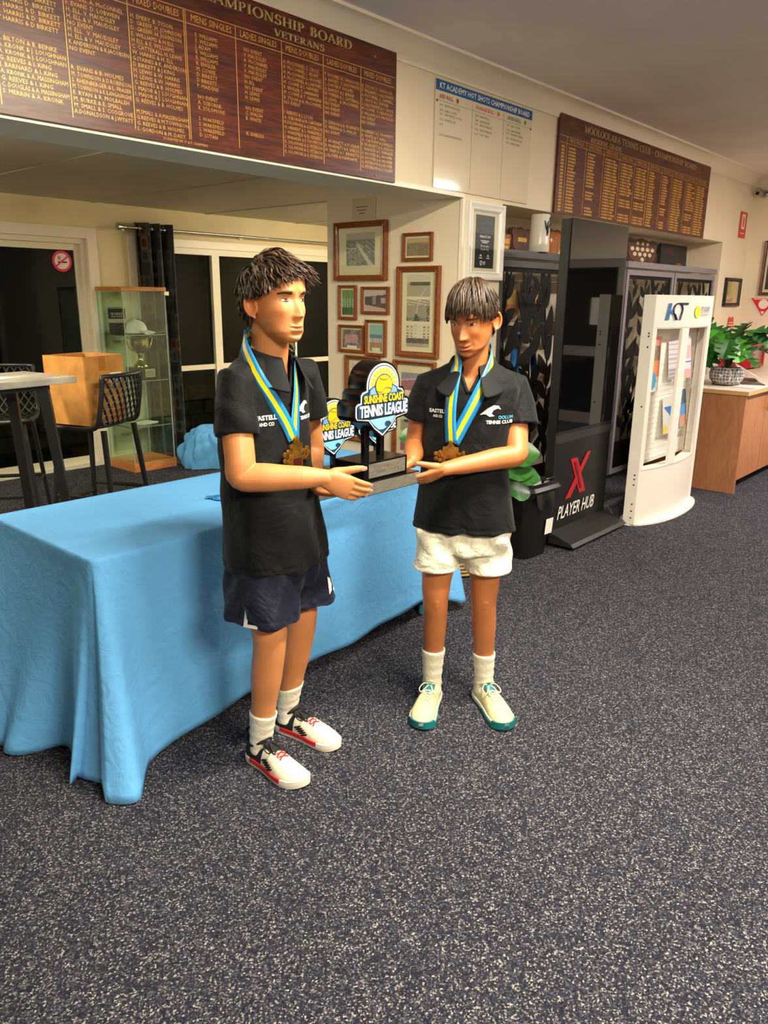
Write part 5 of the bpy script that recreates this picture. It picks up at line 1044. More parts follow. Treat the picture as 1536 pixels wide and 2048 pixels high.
def make_trophy():
    t = thing('league_trophy', 'x', 'trophy')
    MB().box((0, .075, .0215), (.245, .155, .043), ch=.002).build('lower_plinth', M_TBLK, t); MB().box((-.012, .075, .072), (.185, .125, .058), ch=.002).build('upper_plinth', M_TBLK, t)
    p1 = MB().box((0, -.0035, .0215), (.237, .002, .037)).build('silver_plaque', M_SPL, t); p2 = MB().box((-.008, .0115, .073), (.155, .002, .044)).build('silver_plaque', M_SPL, t)
    for x in (-.112, .112): MB().lathe([(.0025, 0), (.0025, .002)], 8, (x, -.0045, .034), Matrix.Rotation(math.pi/2, 3, 'X')).build('pin', M_CHROME, p1)
    mb = MB(); fit_text(mb, 'SUNSHINE COAST', .010, -.008, .078, .12, .0100, 'CENTER'); fit_text(mb, 'TENNIS LEAGUE', .010, -.008, .062, .10, .0100, 'CENTER'); tag(mb.build('engraving', M_INK, p2), kind='stuff')
    for x in (-.032, .032): MB().box((x-.008, .075, .15), (.018, .018, .10), ch=.001).build('post', M_TBLK, t)
    E = link('emblem', None, t, (-.004, .04, .172)) if False else None
    Z0 = .172
    body = MB().poly(emblem_outline(.007), .072, Matrix.Translation((-.004, .038, Z0))).build('emblem_body', M_TBLK, t)
    def lay(pts, y, m, name='logo_layer', d=.001): return MB().poly([(x, z) for x, z in pts], d, Matrix.Translation((-.004, .038-y, Z0))).build(name, m, body)
    lay(emblem_outline(0), .0012, M_TWH, 'white_outline'); lay(emblem_outline(-.0045), .0020, M_TNAVY, 'navy_field')
    arch = [(.058*math.cos(a), .160+.058*math.sin(a)) for a in [math.radians(180*i/22) for i in range(23)]]+[(-.058, .140), (.058, .140)]
    lay(arch, .0028, M_TPAL, 'sun_disc')
    for k in range(11):
        a0, a1 = math.radians(4+16*k), math.radians(4+16*k+10.5)
        lay([(ri*math.cos(a), .158+ri*math.sin(a)) for ri, a in ((.037, a0), (.053, a0), (.053, a1), (.037, a1))], .0034, M_TYEL, 'sun_ray')
    for s in (-1, 1): lay([(s*.020, .128), (s*.020, .158), (s*.040, .160), (s*.058, .150), (s*.062, .128)][::s], .0038, M_TNAVY, 'hill_outline'); lay([(s*.022, .128), (s*.022, .152), (s*.040, .1555), (s*.054, .147), (s*.058, .128)][::s], .0046, M_TBLUE, 'hill')
    lay(circ(.0365, 0, .158, 32), .0052, M_TNAVY, 'ball_outline'); lay(circ(.033, 0, .158, 32), .0060, M_TORG, 'ball')
    mb = MB(); T = lambda pts: [(x-.004, .038-.0068, Z0+z) for x, z in pts]
    mb.tube(T([(-.030, .143), (-.012, .139), (.004, .151), (.018, .152), (.031, .146)]), [(.0006, .0014)]*5, 4); mb.tube(T([(-.020, .183), (-.005, .177), (.010, .177), (.021, .183)]), [(.0006, .0013)]*4, 4); mb.build('ball_seam', M_TNAVY, body)
    lay([(-.087, .108), (.087, .108), (.085, .134), (-.085, .134)], .0068, M_TNAVY, 'banner'); 
    mb = MB(); fit_text(mb, 'SUNSHINE COAST', .023, 0, .1085, .166, 0, 'CENTER', res=2, bold=.0011); o = mb.build('yellow_lettering', M_TYEL, body, (-.004, .038-.0082, Z0))
    lay([(-.105, .066), (.105, .066), (.105, .103), (-.105, .103)], .0068, M_TNAVY, 'banner')
    mb = MB(); fit_text(mb, 'TENNIS LEAGUE', .033, 0, .0685, .200, 0, 'CENTER', res=2, bold=.0016); mb.build('white_lettering', M_TWH, body, (-.004, .038-.0082, Z0))
    wv = [(-.056, .056), (.052, .059), (.040, .044), (.036, .037), (.026, .045), (.014, .046), (.006, .040), (.008, .031), (.016, .027), (.0, .021), (-.018, .022), (-.036, .036)]
    lay(wv, .0034, M_TLB, 'wave'); 
    return t
tr = make_trophy(); tag(tr, 'tall black league trophy with sun and wave emblem held up by both boys'); tr['group'] = 'league trophies'; tr.location = (1.808, 1.5615, .957); tr.scale = (1.12, 1, 1)
for (x, y, lb) in ((2.225, 2.20, 'black league trophy standing on the blue table, partly behind the raised one'), (2.515, 2.215, 'black league trophy on the blue table, directly behind the raised trophy')):
    c = copy_tree(tr); c.location = (x, y, .7475); c['label'] = lb
# small things on the cloth
M_MGOLD = mat('antique_gold', (168, 124, 52), .35, .85, var=.3, vscale=40)
tag(MB().box((0, 0, .0015), (.10, .075, .002)).build('card', mat('grey_card', (90, 100, 120), .5, var=.5, vscale=20), None, (1.98, 2.58, TZ+.003), (0, 0, .6)), 'small grey printed card lying on the blue tablecloth', 'card')
R5 = random.Random(8)
for k in range(4):
    x, y = 1.86+.13*k, 2.44+.16*(k % 2)
    t = thing('league_medal', ['gold medal with blue ribbon lying on the cloth, farthest from the trophies', 'gold medal with blue ribbon on the cloth near the grey card', 'gold medal with blue ribbon lying behind the first table trophy', 'gold medal with blue ribbon lying between the two table trophies'][k], 'medal', (x, y, TZ+.003), R5.uniform(0, 3), 'spare medals on the table')
    MB().lathe([(.03, 0), (.032, .002), (.03, .004), (.0, .005)], 18).build('pendant', M_MGOLD, t, smooth=40); MB().tube(catmull([(0, .03, .003), (.02, .09, .006), (.05, .06, .01), (.03, .13, .006)], 5), [(.003, .014)]*16, 6).build('ribbon', M_RB2, t, smooth='all')
# ================================================================== people
# figure frame: u = to the right of the camera axis, v = away from the camera (both horizontal), z up
RHX, RHY, FHX, FHY = .66096, -.75042, .75042, .66096
FRAME_ROT = math.atan2(RHY, RHX)
def w_of(u, v): return (u*RHX+v*FHX, u*RHY+v*FHY)
class Lofts:
    def __init__(s): s.mb = MB()
    def ring(s, c, ax, ay, ra, rb, n=40, pw=2.2):
        c = Vector(c); ax = Vector(ax).normalized(); ay = Vector(ay).normalized(); out = []
        for k in range(n):
            a = 2*math.pi*k/n; ca, sa = math.cos(a), math.sin(a); e = 2/pw
            out.append(c+ax*(ra*math.copysign(abs(ca)**e, ca))+ay*(rb*math.copysign(abs(sa)**e, sa)))
        return out
    def loft(s, rings, caps=True):
        n = len(rings[0]); k = len(s.mb.v); s.mb.grid(rings, closed=True)
        if caps: s.mb.add(rings[0], [tuple(range(n-1, -1, -1))]); s.mb.add(rings[-1], [tuple(range(n))])
        return s
    def limb(s, pts, rad, n=24, sub=5, ref=(0, 0, 1)):
        """smooth tapered limb with rounded ends; rad entries float or (a,b)"""
        P = catmull(pts, sub); m = len(pts); R = []
        for i in range(len(P)):
            q = i/(len(P)-1)*(m-1); j = min(int(q), m-2); f = q-j; f = f*f*(3-2*f)
            A = rad[j] if isinstance(rad[j], tuple) else (rad[j],)*2; B = rad[j+1] if isinstance(rad[j+1], tuple) else (rad[j+1],)*2
            R.append((A[0]+(B[0]-A[0])*f, A[1]+(B[1]-A[1])*f))
        d0 = (P[0]-P[1]).normalized(); d1 = (P[-1]-P[-2]).normalized(); ex0 = []; ex1 = []
        for a in (80, 55, 28): r = math.radians(a); ex0.append((P[0]+d0*(min(R[0])*math.sin(r)), (R[0][0]*math.cos(r), R[0][1]*math.cos(r)))); ex1.append((P[-1]+d1*(min(R[-1])*math.sin(r)), (R[-1][0]*math.cos(r), R[-1][1]*math.cos(r))))
        PP = [p for p, _ in ex0]+P+[p for p, _ in ex1[::-1]]; RR = [r for _, r in ex0]+R+[r for _, r in ex1[::-1]]
        s.mb.tube(PP, RR, n, upv=ref); return s
def remesh(mb, vox, smooth=4, name='m'):
    o = mb.build(name, [], weld=False); md = o.modifiers.new('r', 'REMESH'); md.mode = 'VOXEL'; md.voxel_size = vox
    bpy.context.view_layer.update(); dg = bpy.context.evaluated_depsgraph_get(); me = bpy.data.meshes.new_from_object(o.evaluated_get(dg)); bpy.data.objects.remove(o)
    V = get_v(me); V = lap(me, V, smooth); set_v(me, V); me.polygons.foreach_set('use_smooth', [True]*len(me.polygons)); return me
def get_v(me): a = np.empty(len(me.vertices)*3); me.vertices.foreach_get('co', a); return a.reshape(-1, 3)
def set_v(me, V): me.vertices.foreach_set('co', V.ravel()); me.update()
def lap(me, V, it, lam=.55, mu=-.57, mask=None):
    E = np.empty(len(me.edges)*2, int); me.edges.foreach_get('vertices', E); E = E.reshape(-1, 2); n = len(V)
    a = np.concatenate([E[:, 0], E[:, 1]]); b = np.concatenate([E[:, 1], E[:, 0]]); deg = np.bincount(a, minlength=n).clip(1)
    for k in range(it*2):
        L = np.stack([np.bincount(a, V[b, c], n) for c in range(3)], 1)/deg[:, None]-V
        V = V+(lam if k % 2 == 0 else mu)*L*(1 if mask is None else mask[:, None])
    return V
def get_n(me): a = np.empty(len(me.vertices)*3); me.vertices.foreach_get('normal', a); return a.reshape(-1, 3)
G = lambda x, c, s: np.exp(-((x-c)/s)**2)
class Head:
    """head-local: x to the figure's left(+)/right(-), y forward, z up, origin at eye level; scaled by s"""
    zt = [-.118, -.113, -.104, -.088, -.06, -.03, 0, .03, .06, .085, .103, .113, .118]
    ft = [.066, .076, .083, .087, .087, .087, .085, .091, .090, .078, .056, .032, .001]
    bt = [.030, .012, -.006, -.030, -.062, -.084, -.098, -.104, -.100, -.084, -.058, -.034, -.001]
    wt = [.016, .026, .037, .051, .061, .0665, .070, .073, .072, .061, .043, .025, .001]
    def __init__(s, O, f, s_=1.0, pitch=0, roll=0, smile=0):
        f = Vector((f[0], f[1], 0)).normalized(); x = Vector((0, 0, 1)).cross(f) * 1.0   # x = left of the figure
        R = Matrix((x, f, Vector((0, 0, 1)))).transposed()
        R = R @ Matrix.Rotation(-pitch, 3, 'X') @ Matrix.Rotation(roll, 3, 'Y'); s.R = R; s.O = Vector(O); s.s = s_; s.smile = smile
    def to(s, p): return s.R @ (Vector(p)*s.s)+s.O
    def inv(s, V): return (V-np.array(s.O)) @ np.array(s.R)/s.s
    def feat(s, x, z):
        ax = np.abs(x); d = 0*x
        tip = np.clip((.004-z)/.046, 0, 1); ridge = (.003+.0225*tip**1.3)*(z > -.058)*(1-np.clip((-.046-z)/.011, 0, 1)**1.2)*np.clip((.020-z)/.014, 0, 1); d += ridge*np.exp(-(x/(.0066+.0052*tip))**2)
        d += .0075*G(ax, .0125, .0055)*G(z, -.0455, .0062)
        d += .0045*G(z, .021, .008)*np.clip(1-((ax-.030)/.030)**2, 0, 1); d -= .0105*G(ax, .031, .014)*G(z, .003, .0105); d += .0058*G(ax, .0315, .0105)*G(z, -.001, .0058); d -= .003*G(ax, .014, .006)*G(z, .0, .012)
        d += .0045*G(ax, .045, .017)*G(z, -.030, .016); d -= .004*G(ax, .043, .015)*G(z, -.066, .018)
        zc = z-s.smile*.006*np.clip(ax/.024, 0, 1)**2
        m = np.exp(-(x/.021)**4); d += m*(.0072*G(zc, -.0722, .0042)+.0088*G(zc, -.0838, .0048)-.0062*G(zc, -.0778, .0021)); d -= .0045*G(z, -.0945, .005)*G(x, 0, .02); d += .0065*G(z, -.109, .009)*G(x, 0, .018)
        d -= .0022*G(x, 0, .004)*G(z, -.064, .005); d += .0022*s.smile*G(ax, .034, .008)*G(z, -.066, .010); d -= .0022*s.smile*G(ax, .0285, .004)*G(z, -.070, .008)
        return d
    def surf_y(s, x, z):
        f = np.interp(z, s.zt, s.ft); b = np.interp(z, s.zt, s.bt); w = np.interp(z, s.zt, s.wt); y0 = (f+b)/2; a = (f-b)/2; q = np.clip(np.abs(x)/w, 0, .999); return y0+a*(1-q**2.35)**(1/2.35)+s.feat(x, z)
    def mesh(s, mb):
        Z = np.concatenate([np.linspace(-.118, -.02, 62), np.linspace(-.018, .118, 52)]); n = 150; rows = []
        f = np.interp(Z, s.zt, s.ft); b = np.interp(Z, s.zt, s.bt); w = np.interp(Z, s.zt, s.wt)
        # smooth the tables a little
        for t in (f, b, w): t[1:-1] = (t[:-2]+2*t[1:-1]+t[2:])/4
        for i, z in enumerate(Z):
            y0, a = (f[i]+b[i])/2, (f[i]-b[i])/2; th = np.linspace(0, 2*np.pi, n, endpoint=False); e = 2/2.35
            x = w[i]*np.sign(np.cos(th))*np.abs(np.cos(th))**e; y = y0+a*np.sign(np.sin(th))*np.abs(np.sin(th))**e
            y = y+np.where(np.sin(th) > 0, s.feat(x, 0*x+z)*np.clip(np.sin(th)*3, 0, 1), 0)
            rows.append([s.to((x[k], y[k], z)) for k in range(n)])
        mb.grid(rows, closed=True); mb.add(rows[0], [tuple(range(n-1, -1, -1))]); mb.add(rows[-1], [tuple(range(n))])
        for sd in (-1, 1):   # ears: shell with rim, lobe and hollow
            C = Vector((sd*.071, -.012, -.018)); ax = Vector((sd*.50, -.86, .0)); up = Vector((0, -.22, .975)); out = Vector((sd*.86, .50, 0))
            rim = [C+ax*(.015*math.cos(a)+.008)+up*(.028*math.sin(a)*(1 if math.sin(a) > 0 else .92))+out*(.006+.004*math.cos(a)) for a in [math.radians(-100+ 290*i/22) for i in range(23)]]
            mb.tube([s.to(p) for p in rim], [.0042*s.s]*23, 8)
            P = []
            for r in (0, .35, .7, 1): P.append([s.to(C+ax*(.014*r*math.cos(a)+.007)+up*(.026*r*math.sin(a))+out*(.001+.005*r*r)) for a in [2*math.pi*i/22 for i in range(22)]])
            B = [[p-(s.R @ out)*.007*s.s for p in row] for row in P]
            mb.grid(P, closed=True); mb.grid(B, closed=True); mb.grid([P[-1], B[-1]], closed=True)
            lob = [s.to(C+ax*.006+up*-.026+out*.004), s.to(C+ax*.002+up*-.033+out*.003)]; mb.tube(lob, [.006*s.s, .004*s.s], 8)
def make_hand(lo, wrist, d, n, side, s=1.0, curls=((15, 25, 20),)*4, thumb=(35, 25, 20), spread=4, tdir=None, wrist_r=(.030, .021)):
    """d: wrist->knuckles, n: palm normal, side: thumb side"""
    W = Vector(wrist); d = Vector(d).normalized(); n = Vector(n); n = (n-d*n.dot(d)).normalized(); sd = Vector(side); sd = (sd-d*sd.dot(d)-n*sd.dot(n)).normalized()
    L = .088*s
    def sec(q, w, t, off=0): return lo.ring(W+d*(L*q)+sd*(off*s), sd, n, w*s, t*s, 28, 2.6)
    lo.loft([sec(-.30, .017, .015), sec(-.06, .0225, .0185), sec(.10, .0275, .0190), sec(.25, .0325, .0185, .002), sec(.5, .037, .0175, .001), sec(.8, .0385, .015), sec(.97, .037, .0115), sec(1.06, .030, .0075)])
    lens = (.074, .083, .077, .060); tips = []
    for k in range(4):
        x = (.0288-.0190*k)*s; b = W+d*(L*(.93-.02*abs(k-1.2)))+sd*x; a = math.radians((1.3-k)*spread); dd = (d*math.cos(a)+sd*math.sin(a)).normalized(); P = [b-dd*.012*s]; seg = [lens[k]*s*f for f in (.45, .30, .25)]; ang = 0; p = b; P.append(p); r0 = (.0096, .0100, .0096, .0084)[k]*s
        for j in range(3):
            ang += math.radians(curls[k][j]); p = p+(dd*math.cos(ang)+n*math.sin(ang))*seg[j]; P.append(p)
        lo.limb(P, [r0*1.05, r0*1.06, r0*.97, r0*.88, r0*.72], 14, 4, ref=n); tips.append((P[-1], (dd*math.cos(ang)+n*math.sin(ang)), n*math.cos(ang)-dd*math.sin(ang), r0))
    b = W+d*(L*.34)+sd*(.027*s)+n*(.007*s); td = (d*.62+sd*.70+n*.28).normalized() if tdir is None else Vector(tdir).normalized(); P = [W+d*(L*.12)+sd*.012*s, b]; p = b; cur = td
    for j, l in enumerate((.032, .027, .022)):
        a = math.radians(thumb[j]); cur = (cur*math.cos(a*.6)+(d*.9+n*.35).normalized()*math.sin(a*.6)).normalized(); p = p+cur*(l*s); P.append(p)
    lo.limb(P, [.015*s, .0165*s, .0122*s, .0112*s, .0086*s], 14, 4, ref=n); tips.append((P[-1], cur, n, .0112*s)); return tips
def skin_mat(name, rough=.48):
    m, nt, n, b = node_mat(name); L = nt.links.new; a = n.new('ShaderNodeVertexColor'); a.layer_name = 'skin'
    tc = n.new('ShaderNodeTexCoord'); no = n.new('ShaderNodeTexNoise'); no.inputs['Scale'].default_value = 38; no.inputs['Detail'].default_value = 5; L(tc.outputs['Object'], no.inputs[0])
    mp = n.new('ShaderNodeMapRange'); mp.inputs[3].default_value = .90; mp.inputs[4].default_value = 1.08; L(no.outputs[0], mp.inputs[0])
    mx = n.new('ShaderNodeVectorMath'); mx.operation = 'SCALE'; L(a.outputs[0], mx.inputs[0]); L(mp.outputs[0], mx.inputs['Scale']); L(mx.outputs[0], b.inputs['Base Color'])
    b.inputs['Roughness'].default_value = rough; b.inputs['Subsurface Weight'].default_value = .12; b.inputs['Subsurface Radius'].default_value = (1, .4, .2); b.inputs['Subsurface Scale'].default_value = .006
    n2 = n.new('ShaderNodeTexNoise'); n2.inputs['Scale'].default_value = 420; L(tc.outputs['Object'], n2.inputs[0]); bp = n.new('ShaderNodeBump'); bp.inputs['Strength'].default_value = .07; bp.inputs['Distance'].default_value = .003; L(n2.outputs[0], bp.inputs['Height']); L(bp.outputs[0], b.inputs['Normal']); return m
SKIN = skin_mat('warm_skin')
def paint_skin(me, head, base):
    V = get_v(me); H = head.inv(V); x, y, z = H.T; ax = np.abs(x); lin3 = lambda c: np.array([lin(v) for v in c])
    C = np.tile(lin3(base), (len(V), 1)); infront = (y > .02) & (z > -.13) & (z < .13) & (ax < .09)
    zc = z-head.smile*.006*np.clip(ax/.024, 0, 1)**2
    lip = np.clip(1.2-((zc+.0782)/.0095)**2-(x/.0235)**2, 0, 1)*infront
    C = C*(1-lip[:, None]*.75)+lin3((158, 78, 64))*lip[:, None]*.75
    ch = (G(ax, .042, .018)*G(z, -.038, .018)+.7*G(ax, 0, .014)*G(z, -.045, .010))*infront; C = C*(1-np.outer(ch, (.0, .13, .16)))
    ear = (ax > .062) & (z > -.06) & (z < .03) & (y < .02); C[ear] *= np.array((1.02, .90, .86))
    at = me.color_attributes.new('skin', 'FLOAT_COLOR', 'POINT'); at.data.foreach_set('color', np.concatenate([np.clip(C, 0, 1), np.ones((len(V), 1))], 1).ravel())
def face_patch(head, name, parent, pts_fn, m, off, nu=20, nv=8, thick=.0):
    """patch on the face surface: pts_fn(a,b) -> (x,z), a along 0..1, b across 0..1"""
    P = []
    for j in range(nv+1):
        row = []
        for i in range(nu+1):
            x, z = pts_fn(i/nu, j/nv); y = float(head.surf_y(np.array([x]), np.array([z]))[0])+off+thick*math.sin(math.pi*j/nv)*math.sin(math.pi*min(1, i/nu*.98+.01)); row.append(head.to((x, y, z)))
        P.append(row)
    return MB().grid(P).build(name, m, parent, smooth='all')
M_SCL, M_IRIS, M_PUP, M_LASH = mat('eye_white', (212, 200, 188), .25), mat('brown_iris', (70, 44, 26), .15), mat('pupil', (8, 6, 5), .1), mat('dark_lash', (34, 22, 15), .6)
def eyes(head, root, openz=.0052, look=(0, 0), browm=None, lower=.0036, brow_w=.0042, brow_z=.0175):
    for s in (-1, 1):
        cx, cz = s*.0315, -.0012; hw = .0145
        def alm(a, b, g=1.0):
            t = (a-.5)*2; up = openz*(1-t*t)**.75*g; lo_ = -lower*(1-t*t)**.8*g; return (cx+t*hw, cz+lo_+(up-lo_)*b-.0012*t*s*-1*0)
        e = face_patch(head, 'eye', root, alm, M_SCL, .0014, 18, 8, .0012)
        def dsk(r):
            def f(a, b):
                th = 2*math.pi*a; x = cx+look[0]+r*b*math.cos(th); z = cz+look[1]+r*b*math.sin(th); t = max(-1, min(1, (x-cx)/hw)); up = openz*(1-t*t)**.75; lo_ = -lower*(1-t*t)**.8; return (x, cz+max(lo_, min(up, z-cz)))
            return f
        face_patch(head, 'iris', e, dsk(.0060), M_IRIS, .0030, 22, 5); face_patch(head, 'pupil', e, dsk(.0028), M_PUP, .0033, 16, 3)
        face_patch(head, 'upper_lash', root, lambda a, b: (cx+(a-.5)*2*(hw+.0012), cz+openz*(1-((a-.5)*2)**2)**.75-.0004+.0017*b), M_LASH, .0022, 18, 2, .0008)
        face_patch(head, 'eyebrow', root, lambda a, b: (cx+s*(-.014+.036*a), cz+brow_z+.0045*math.sin(math.pi*a*.85)-.003*a+(b-.5)*brow_w*2*(1-.55*a)*min(1, a*6+.3)), browm, .0012, 20, 4, .0022)
# ------------------------------------------------------------------ hair
def hair_mat(name, c1, c2, c3):
    m, nt, n, b = node_mat(name); L = nt.links.new; a = n.new('ShaderNodeVertexColor'); a.layer_name = 'lock'; r = n.new('ShaderNodeValToRGB'); e = r.color_ramp.elements
    e[0].color = rgb(*c1); e[1].color = rgb(*c3); k = e.new(.55); k.color = rgb(*c2); L(a.outputs[0], r.inputs[0]); L(r.outputs[0], b.inputs['Base Color']); b.inputs['Roughness'].default_value = .46; b.inputs['Specular IOR Level'].default_value = .4; return m
def ell(head): return Vector((.0745, .0985, .103)), Vector((0, -.006, .017))
def hairline(az):   # az 0 = front, 180 = back ; lowest z (head units) of the scalp
    a = abs(az); return float(np.interp(a, [0, 35, 55, 72, 84, 96, 110, 135, 180], [.066, .060, .040, .012, -.004, .022, -.030, -.066, -.082]))
def build_hair(head, root, m, n, style, seed, capoff=1.045):
    rr = random.Random(seed); E, C = ell(head); mb = MB(); vals = []
    # scalp cap
    P = []; NA = 72
    for j in range(16):
        row = []
        for i in range(NA):
            az = -180+360*i/NA; z0 = max(-1, min(1, (hairline(az)-C.z)/E.z/capoff)); ph0 = math.asin(z0); ph = ph0+(math.pi/2-ph0)*j/15; a = math.radians(az); row.append(head.to(Vector((E.x*capoff*math.cos(ph)*math.sin(a), E.y*capoff*math.cos(ph)*math.cos(a), E.z*capoff*math.sin(ph)))+C))
        P.append(row)
    mb.grid(P, closed=True); vals += [.45]*(16*NA)
    for k in range(n):
        lock = style(rr, E, C, k, n)
        if lock is None: continue
        pts, wid, val = lock; pts = [head.to(p) for p in pts]; N_ = len(pts); R = [(wid*head.s*(.45*math.sin(math.pi*min(1, .25+.75*i/(N_-1)))+.25*(1-i/(N_-1)))+.0004, wid*head.s*.40*(1-.8*i/(N_-1))+.0003) for i in range(N_)]
        q = len(mb.v); ctr = head.to(C); mb.tube(pts, [(b, a) for a, b in R], 5, upv=(pts[0]-ctr)); vals += [val]*(len(mb.v)-q)
    o = mb.build('hair', m, root, smooth='all'); at = o.data.color_attributes.new('lock', 'FLOAT_COLOR', 'POINT'); c = np.ones((len(o.data.vertices), 4)); c[:, :3] = np.array(vals)[:, None]; at.data.foreach_set('color', c.ravel()); return o
def push(p, E, C, off):
    q = p-C; r = math.sqrt((q.x/E.x)**2+(q.y/E.y)**2+(q.z/E.z)**2); return C+q*(max(r, 1+off)/r)
def scalp_point(rr, E, C, azlim=180, zmax=1.0):
    while True:
        az = rr.uniform(-azlim, azlim); s = rr.uniform(-.7, 1); a = math.radians(az); c = math.sqrt(1-s*s); p = Vector((E.x*c*math.sin(a), E.y*c*math.cos(a), E.z*s))+C
        if p.z > hairline(az)+.002: return p, az
def style_wavy(rr, E, C, k, n):      # tousled, brushed over from the crown to the figure's left brow, curling tips
    p, az = scalp_point(rr, E, C); whorl = Vector((-.03, -.06, .105)); a = math.radians(az); front = max(0, math.cos(a))
    fl = (p-whorl); fl = fl.normalized() if fl.length > .01 else Vector((0, 1, 0)); top = max(0, min(1, (p.z-.03)/.07))
    L = (.040+.050*top+.012*front)*rr.uniform(.7, 1.25); pts = []; back = max(0, -math.cos(a)); lay = (.035+.085*rr.random()*(.4+.6*top))*(1-.65*front*(p.y > .03))+.14*rr.random()*max(back, .6*max(0, -math.sin(a)))*(p.z > .0)*(1 if p.x < .03 else .3); wv = rr.uniform(0, 6.28); amp = rr.uniform(.35, 1.15); q = push(p, E, C, .03); sw = Vector((.45*top+rr.uniform(-.4, .4), 0, 0)); stop = .040+.020*math.sin(k*2.3)+.012*rr.random()
    for i in range(12):
        t = i/11; pts.append(q); g = Vector((0, 0, -1))*(.15+1.0*t); tan = fl*.9+g+sw*.7+Vector((math.sin(wv+t*8), math.cos(wv*1.3+t*7), .5*math.sin(wv+t*10)))*.7*amp
        nrm = Vector(((q.x-C.x)/E.x**2, (q.y-C.y)/E.y**2, (q.z-C.z)/E.z**2)).normalized(); tan = tan-nrm*min(0, tan.dot(nrm))*.9; tan += nrm*.22*math.sin(t*6+wv); q = push(q+tan.normalized()*(L/11), E, C, .04+lay*math.sin(math.pi*min(1, t*.8+.12)))
        if q.y > .066 and q.z < stop: break
        if (q-C).length > .155 or q.y > .106 or (q.x > .082): break
        if abs(q.x) > .055 and q.y > .02 and q.z < .012: break
        if abs(q.x) > .06 and abs(q.y+.012) < .03 and q.z < -.002: break
    return (pts, rr.uniform(.006, .0115), rr.uniform(.05, 1)) if len(pts) > 3 else None
def style_fringe(rr, E, C, k, n):    # short straight hair combed forward into a fringe
    p, az = scalp_point(rr, E, C); whorl = Vector((-.012, -.06, .105)); fl = (p-whorl); fl = fl.normalized() if fl.length > .008 else Vector((0, .6, -.3)); front = max(0, math.cos(math.radians(az)))
    L = (.040+.045*max(0, (p.z-.02)/.1)+.012*front)*rr.uniform(.85, 1.15); q = push(p, E, C, .03); pts = []; lay = .03+.045*rr.random(); j = rr.uniform(-.22, .22)
    for i in range(9):
        t = i/8; pts.append(q); tan = fl*.8+Vector((0, 0, -1))*(.3+.9*t)+Vector((j+.12*math.sin(t*4+k), .25*front, 0)); nrm = Vector(((q.x-C.x)/E.x**2, (q.y-C.y)/E.y**2, (q.z-C.z)/E.z**2)).normalized(); tan = tan-nrm*tan.dot(nrm)*.8; q = push(q+tan.normalized()*(L/8), E, C, .03+lay)
        if q.y > .07 and q.z < .026+.012*math.sin(k*1.7): break
        if abs(q.x) > .055 and q.z < -.008 and q.y > -.03: break
        if q.z < -.085: break
    return (pts, rr.uniform(.004, .0072), rr.uniform(.1, 1)) if len(pts) > 3 else None
# ------------------------------------------------------------------ garments
def fabric(name, col, rough=.7, bscale=180, bstr=.12, wr=10, wstr=.35, sheen=.05):
    m, nt, n, b = node_mat(name); L = nt.links.new; tc = n.new('ShaderNodeTexCoord'); b.inputs['Base Color'].default_value = rgb(*col); b.inputs['Roughness'].default_value = rough; b.inputs['Sheen Weight'].default_value = sheen; b.inputs['Specular IOR Level'].default_value = .15
    n1 = n.new('ShaderNodeTexNoise'); n1.inputs['Scale'].default_value = wr; n1.inputs['Detail'].default_value = 3; n1.inputs['Distortion'].default_value = 2.0; n2 = n.new('ShaderNodeTexNoise'); n2.inputs['Scale'].default_value = bscale*4; L(tc.outputs['Object'], n1.inputs[0]); L(tc.outputs['Object'], n2.inputs[0])
    b1 = n.new('ShaderNodeBump'); b1.inputs['Strength'].default_value = wstr; b1.inputs['Distance'].default_value = .02; L(n1.outputs[0], b1.inputs['Height']); b2 = n.new('ShaderNodeBump'); b2.inputs['Strength'].default_value = bstr; b2.inputs['Distance'].default_value = .002; L(n2.outputs[0], b2.inputs['Height']); L(b1.outputs[0], b2.inputs['Normal']); L(b2.outputs[0], b.inputs['Normal']); return m
M_POLO = fabric('black_polo_knit', (12, 13, 16)); M_COLLAR = fabric('black_collar_rib', (17, 18, 22), wstr=.1)
M_WSH = fabric('white_sports_shorts', (226, 222, 200), .6, wr=14, wstr=.55); M_NSH = fabric('navy_sports_shorts', (19, 22, 40), .55, wr=12, wstr=.4); M_SOCK = fabric('white_sock_knit', (232, 226, 206), .85, 300, .3, 30, .25)
from mathutils.bvhtree import BVHTree
def bvh_of(me): return BVHTree.FromPolygons([v.co for v in me.vertices], [tuple(p.vertices) for p in me.polygons])
def drape(bvh, p, d, off, back=.30):
    """drop point p onto a garment along direction d"""
    d = Vector(d).normalized(); h, nrm, _, _ = bvh.ray_cast(Vector(p)-d*back, d, back*2)
    if h is None: return Vector(p)
    if nrm.dot(d) > 0: nrm = -nrm
    return h+nrm*off
RB_B, RB_Y = mat('ribbon_blue', (20, 122, 186), .4), mat('ribbon_yellow', (240, 218, 16), .4)
RB_D = RB_B
def ribbon(parent, name, centre, across, width, order):
    """striped flat ribbon; centre: points, across: vectors ; order: material columns"""
    cols = len(order); P = [[c+a.normalized()*width*(k/cols-.5) for k in range(cols+1)] for c, a in zip(centre, across)]; mb = MB()
    for k, mi in enumerate(order): mb.grid([[row[k], row[k+1]] for row in P], mi=mi)
    o = mb.build(name, [RB_B, RB_Y, RB_D], parent, smooth='all', weld=True); s = o.modifiers.new('t', 'SOLIDIFY'); s.thickness = .0014; s.offset = 0; return o
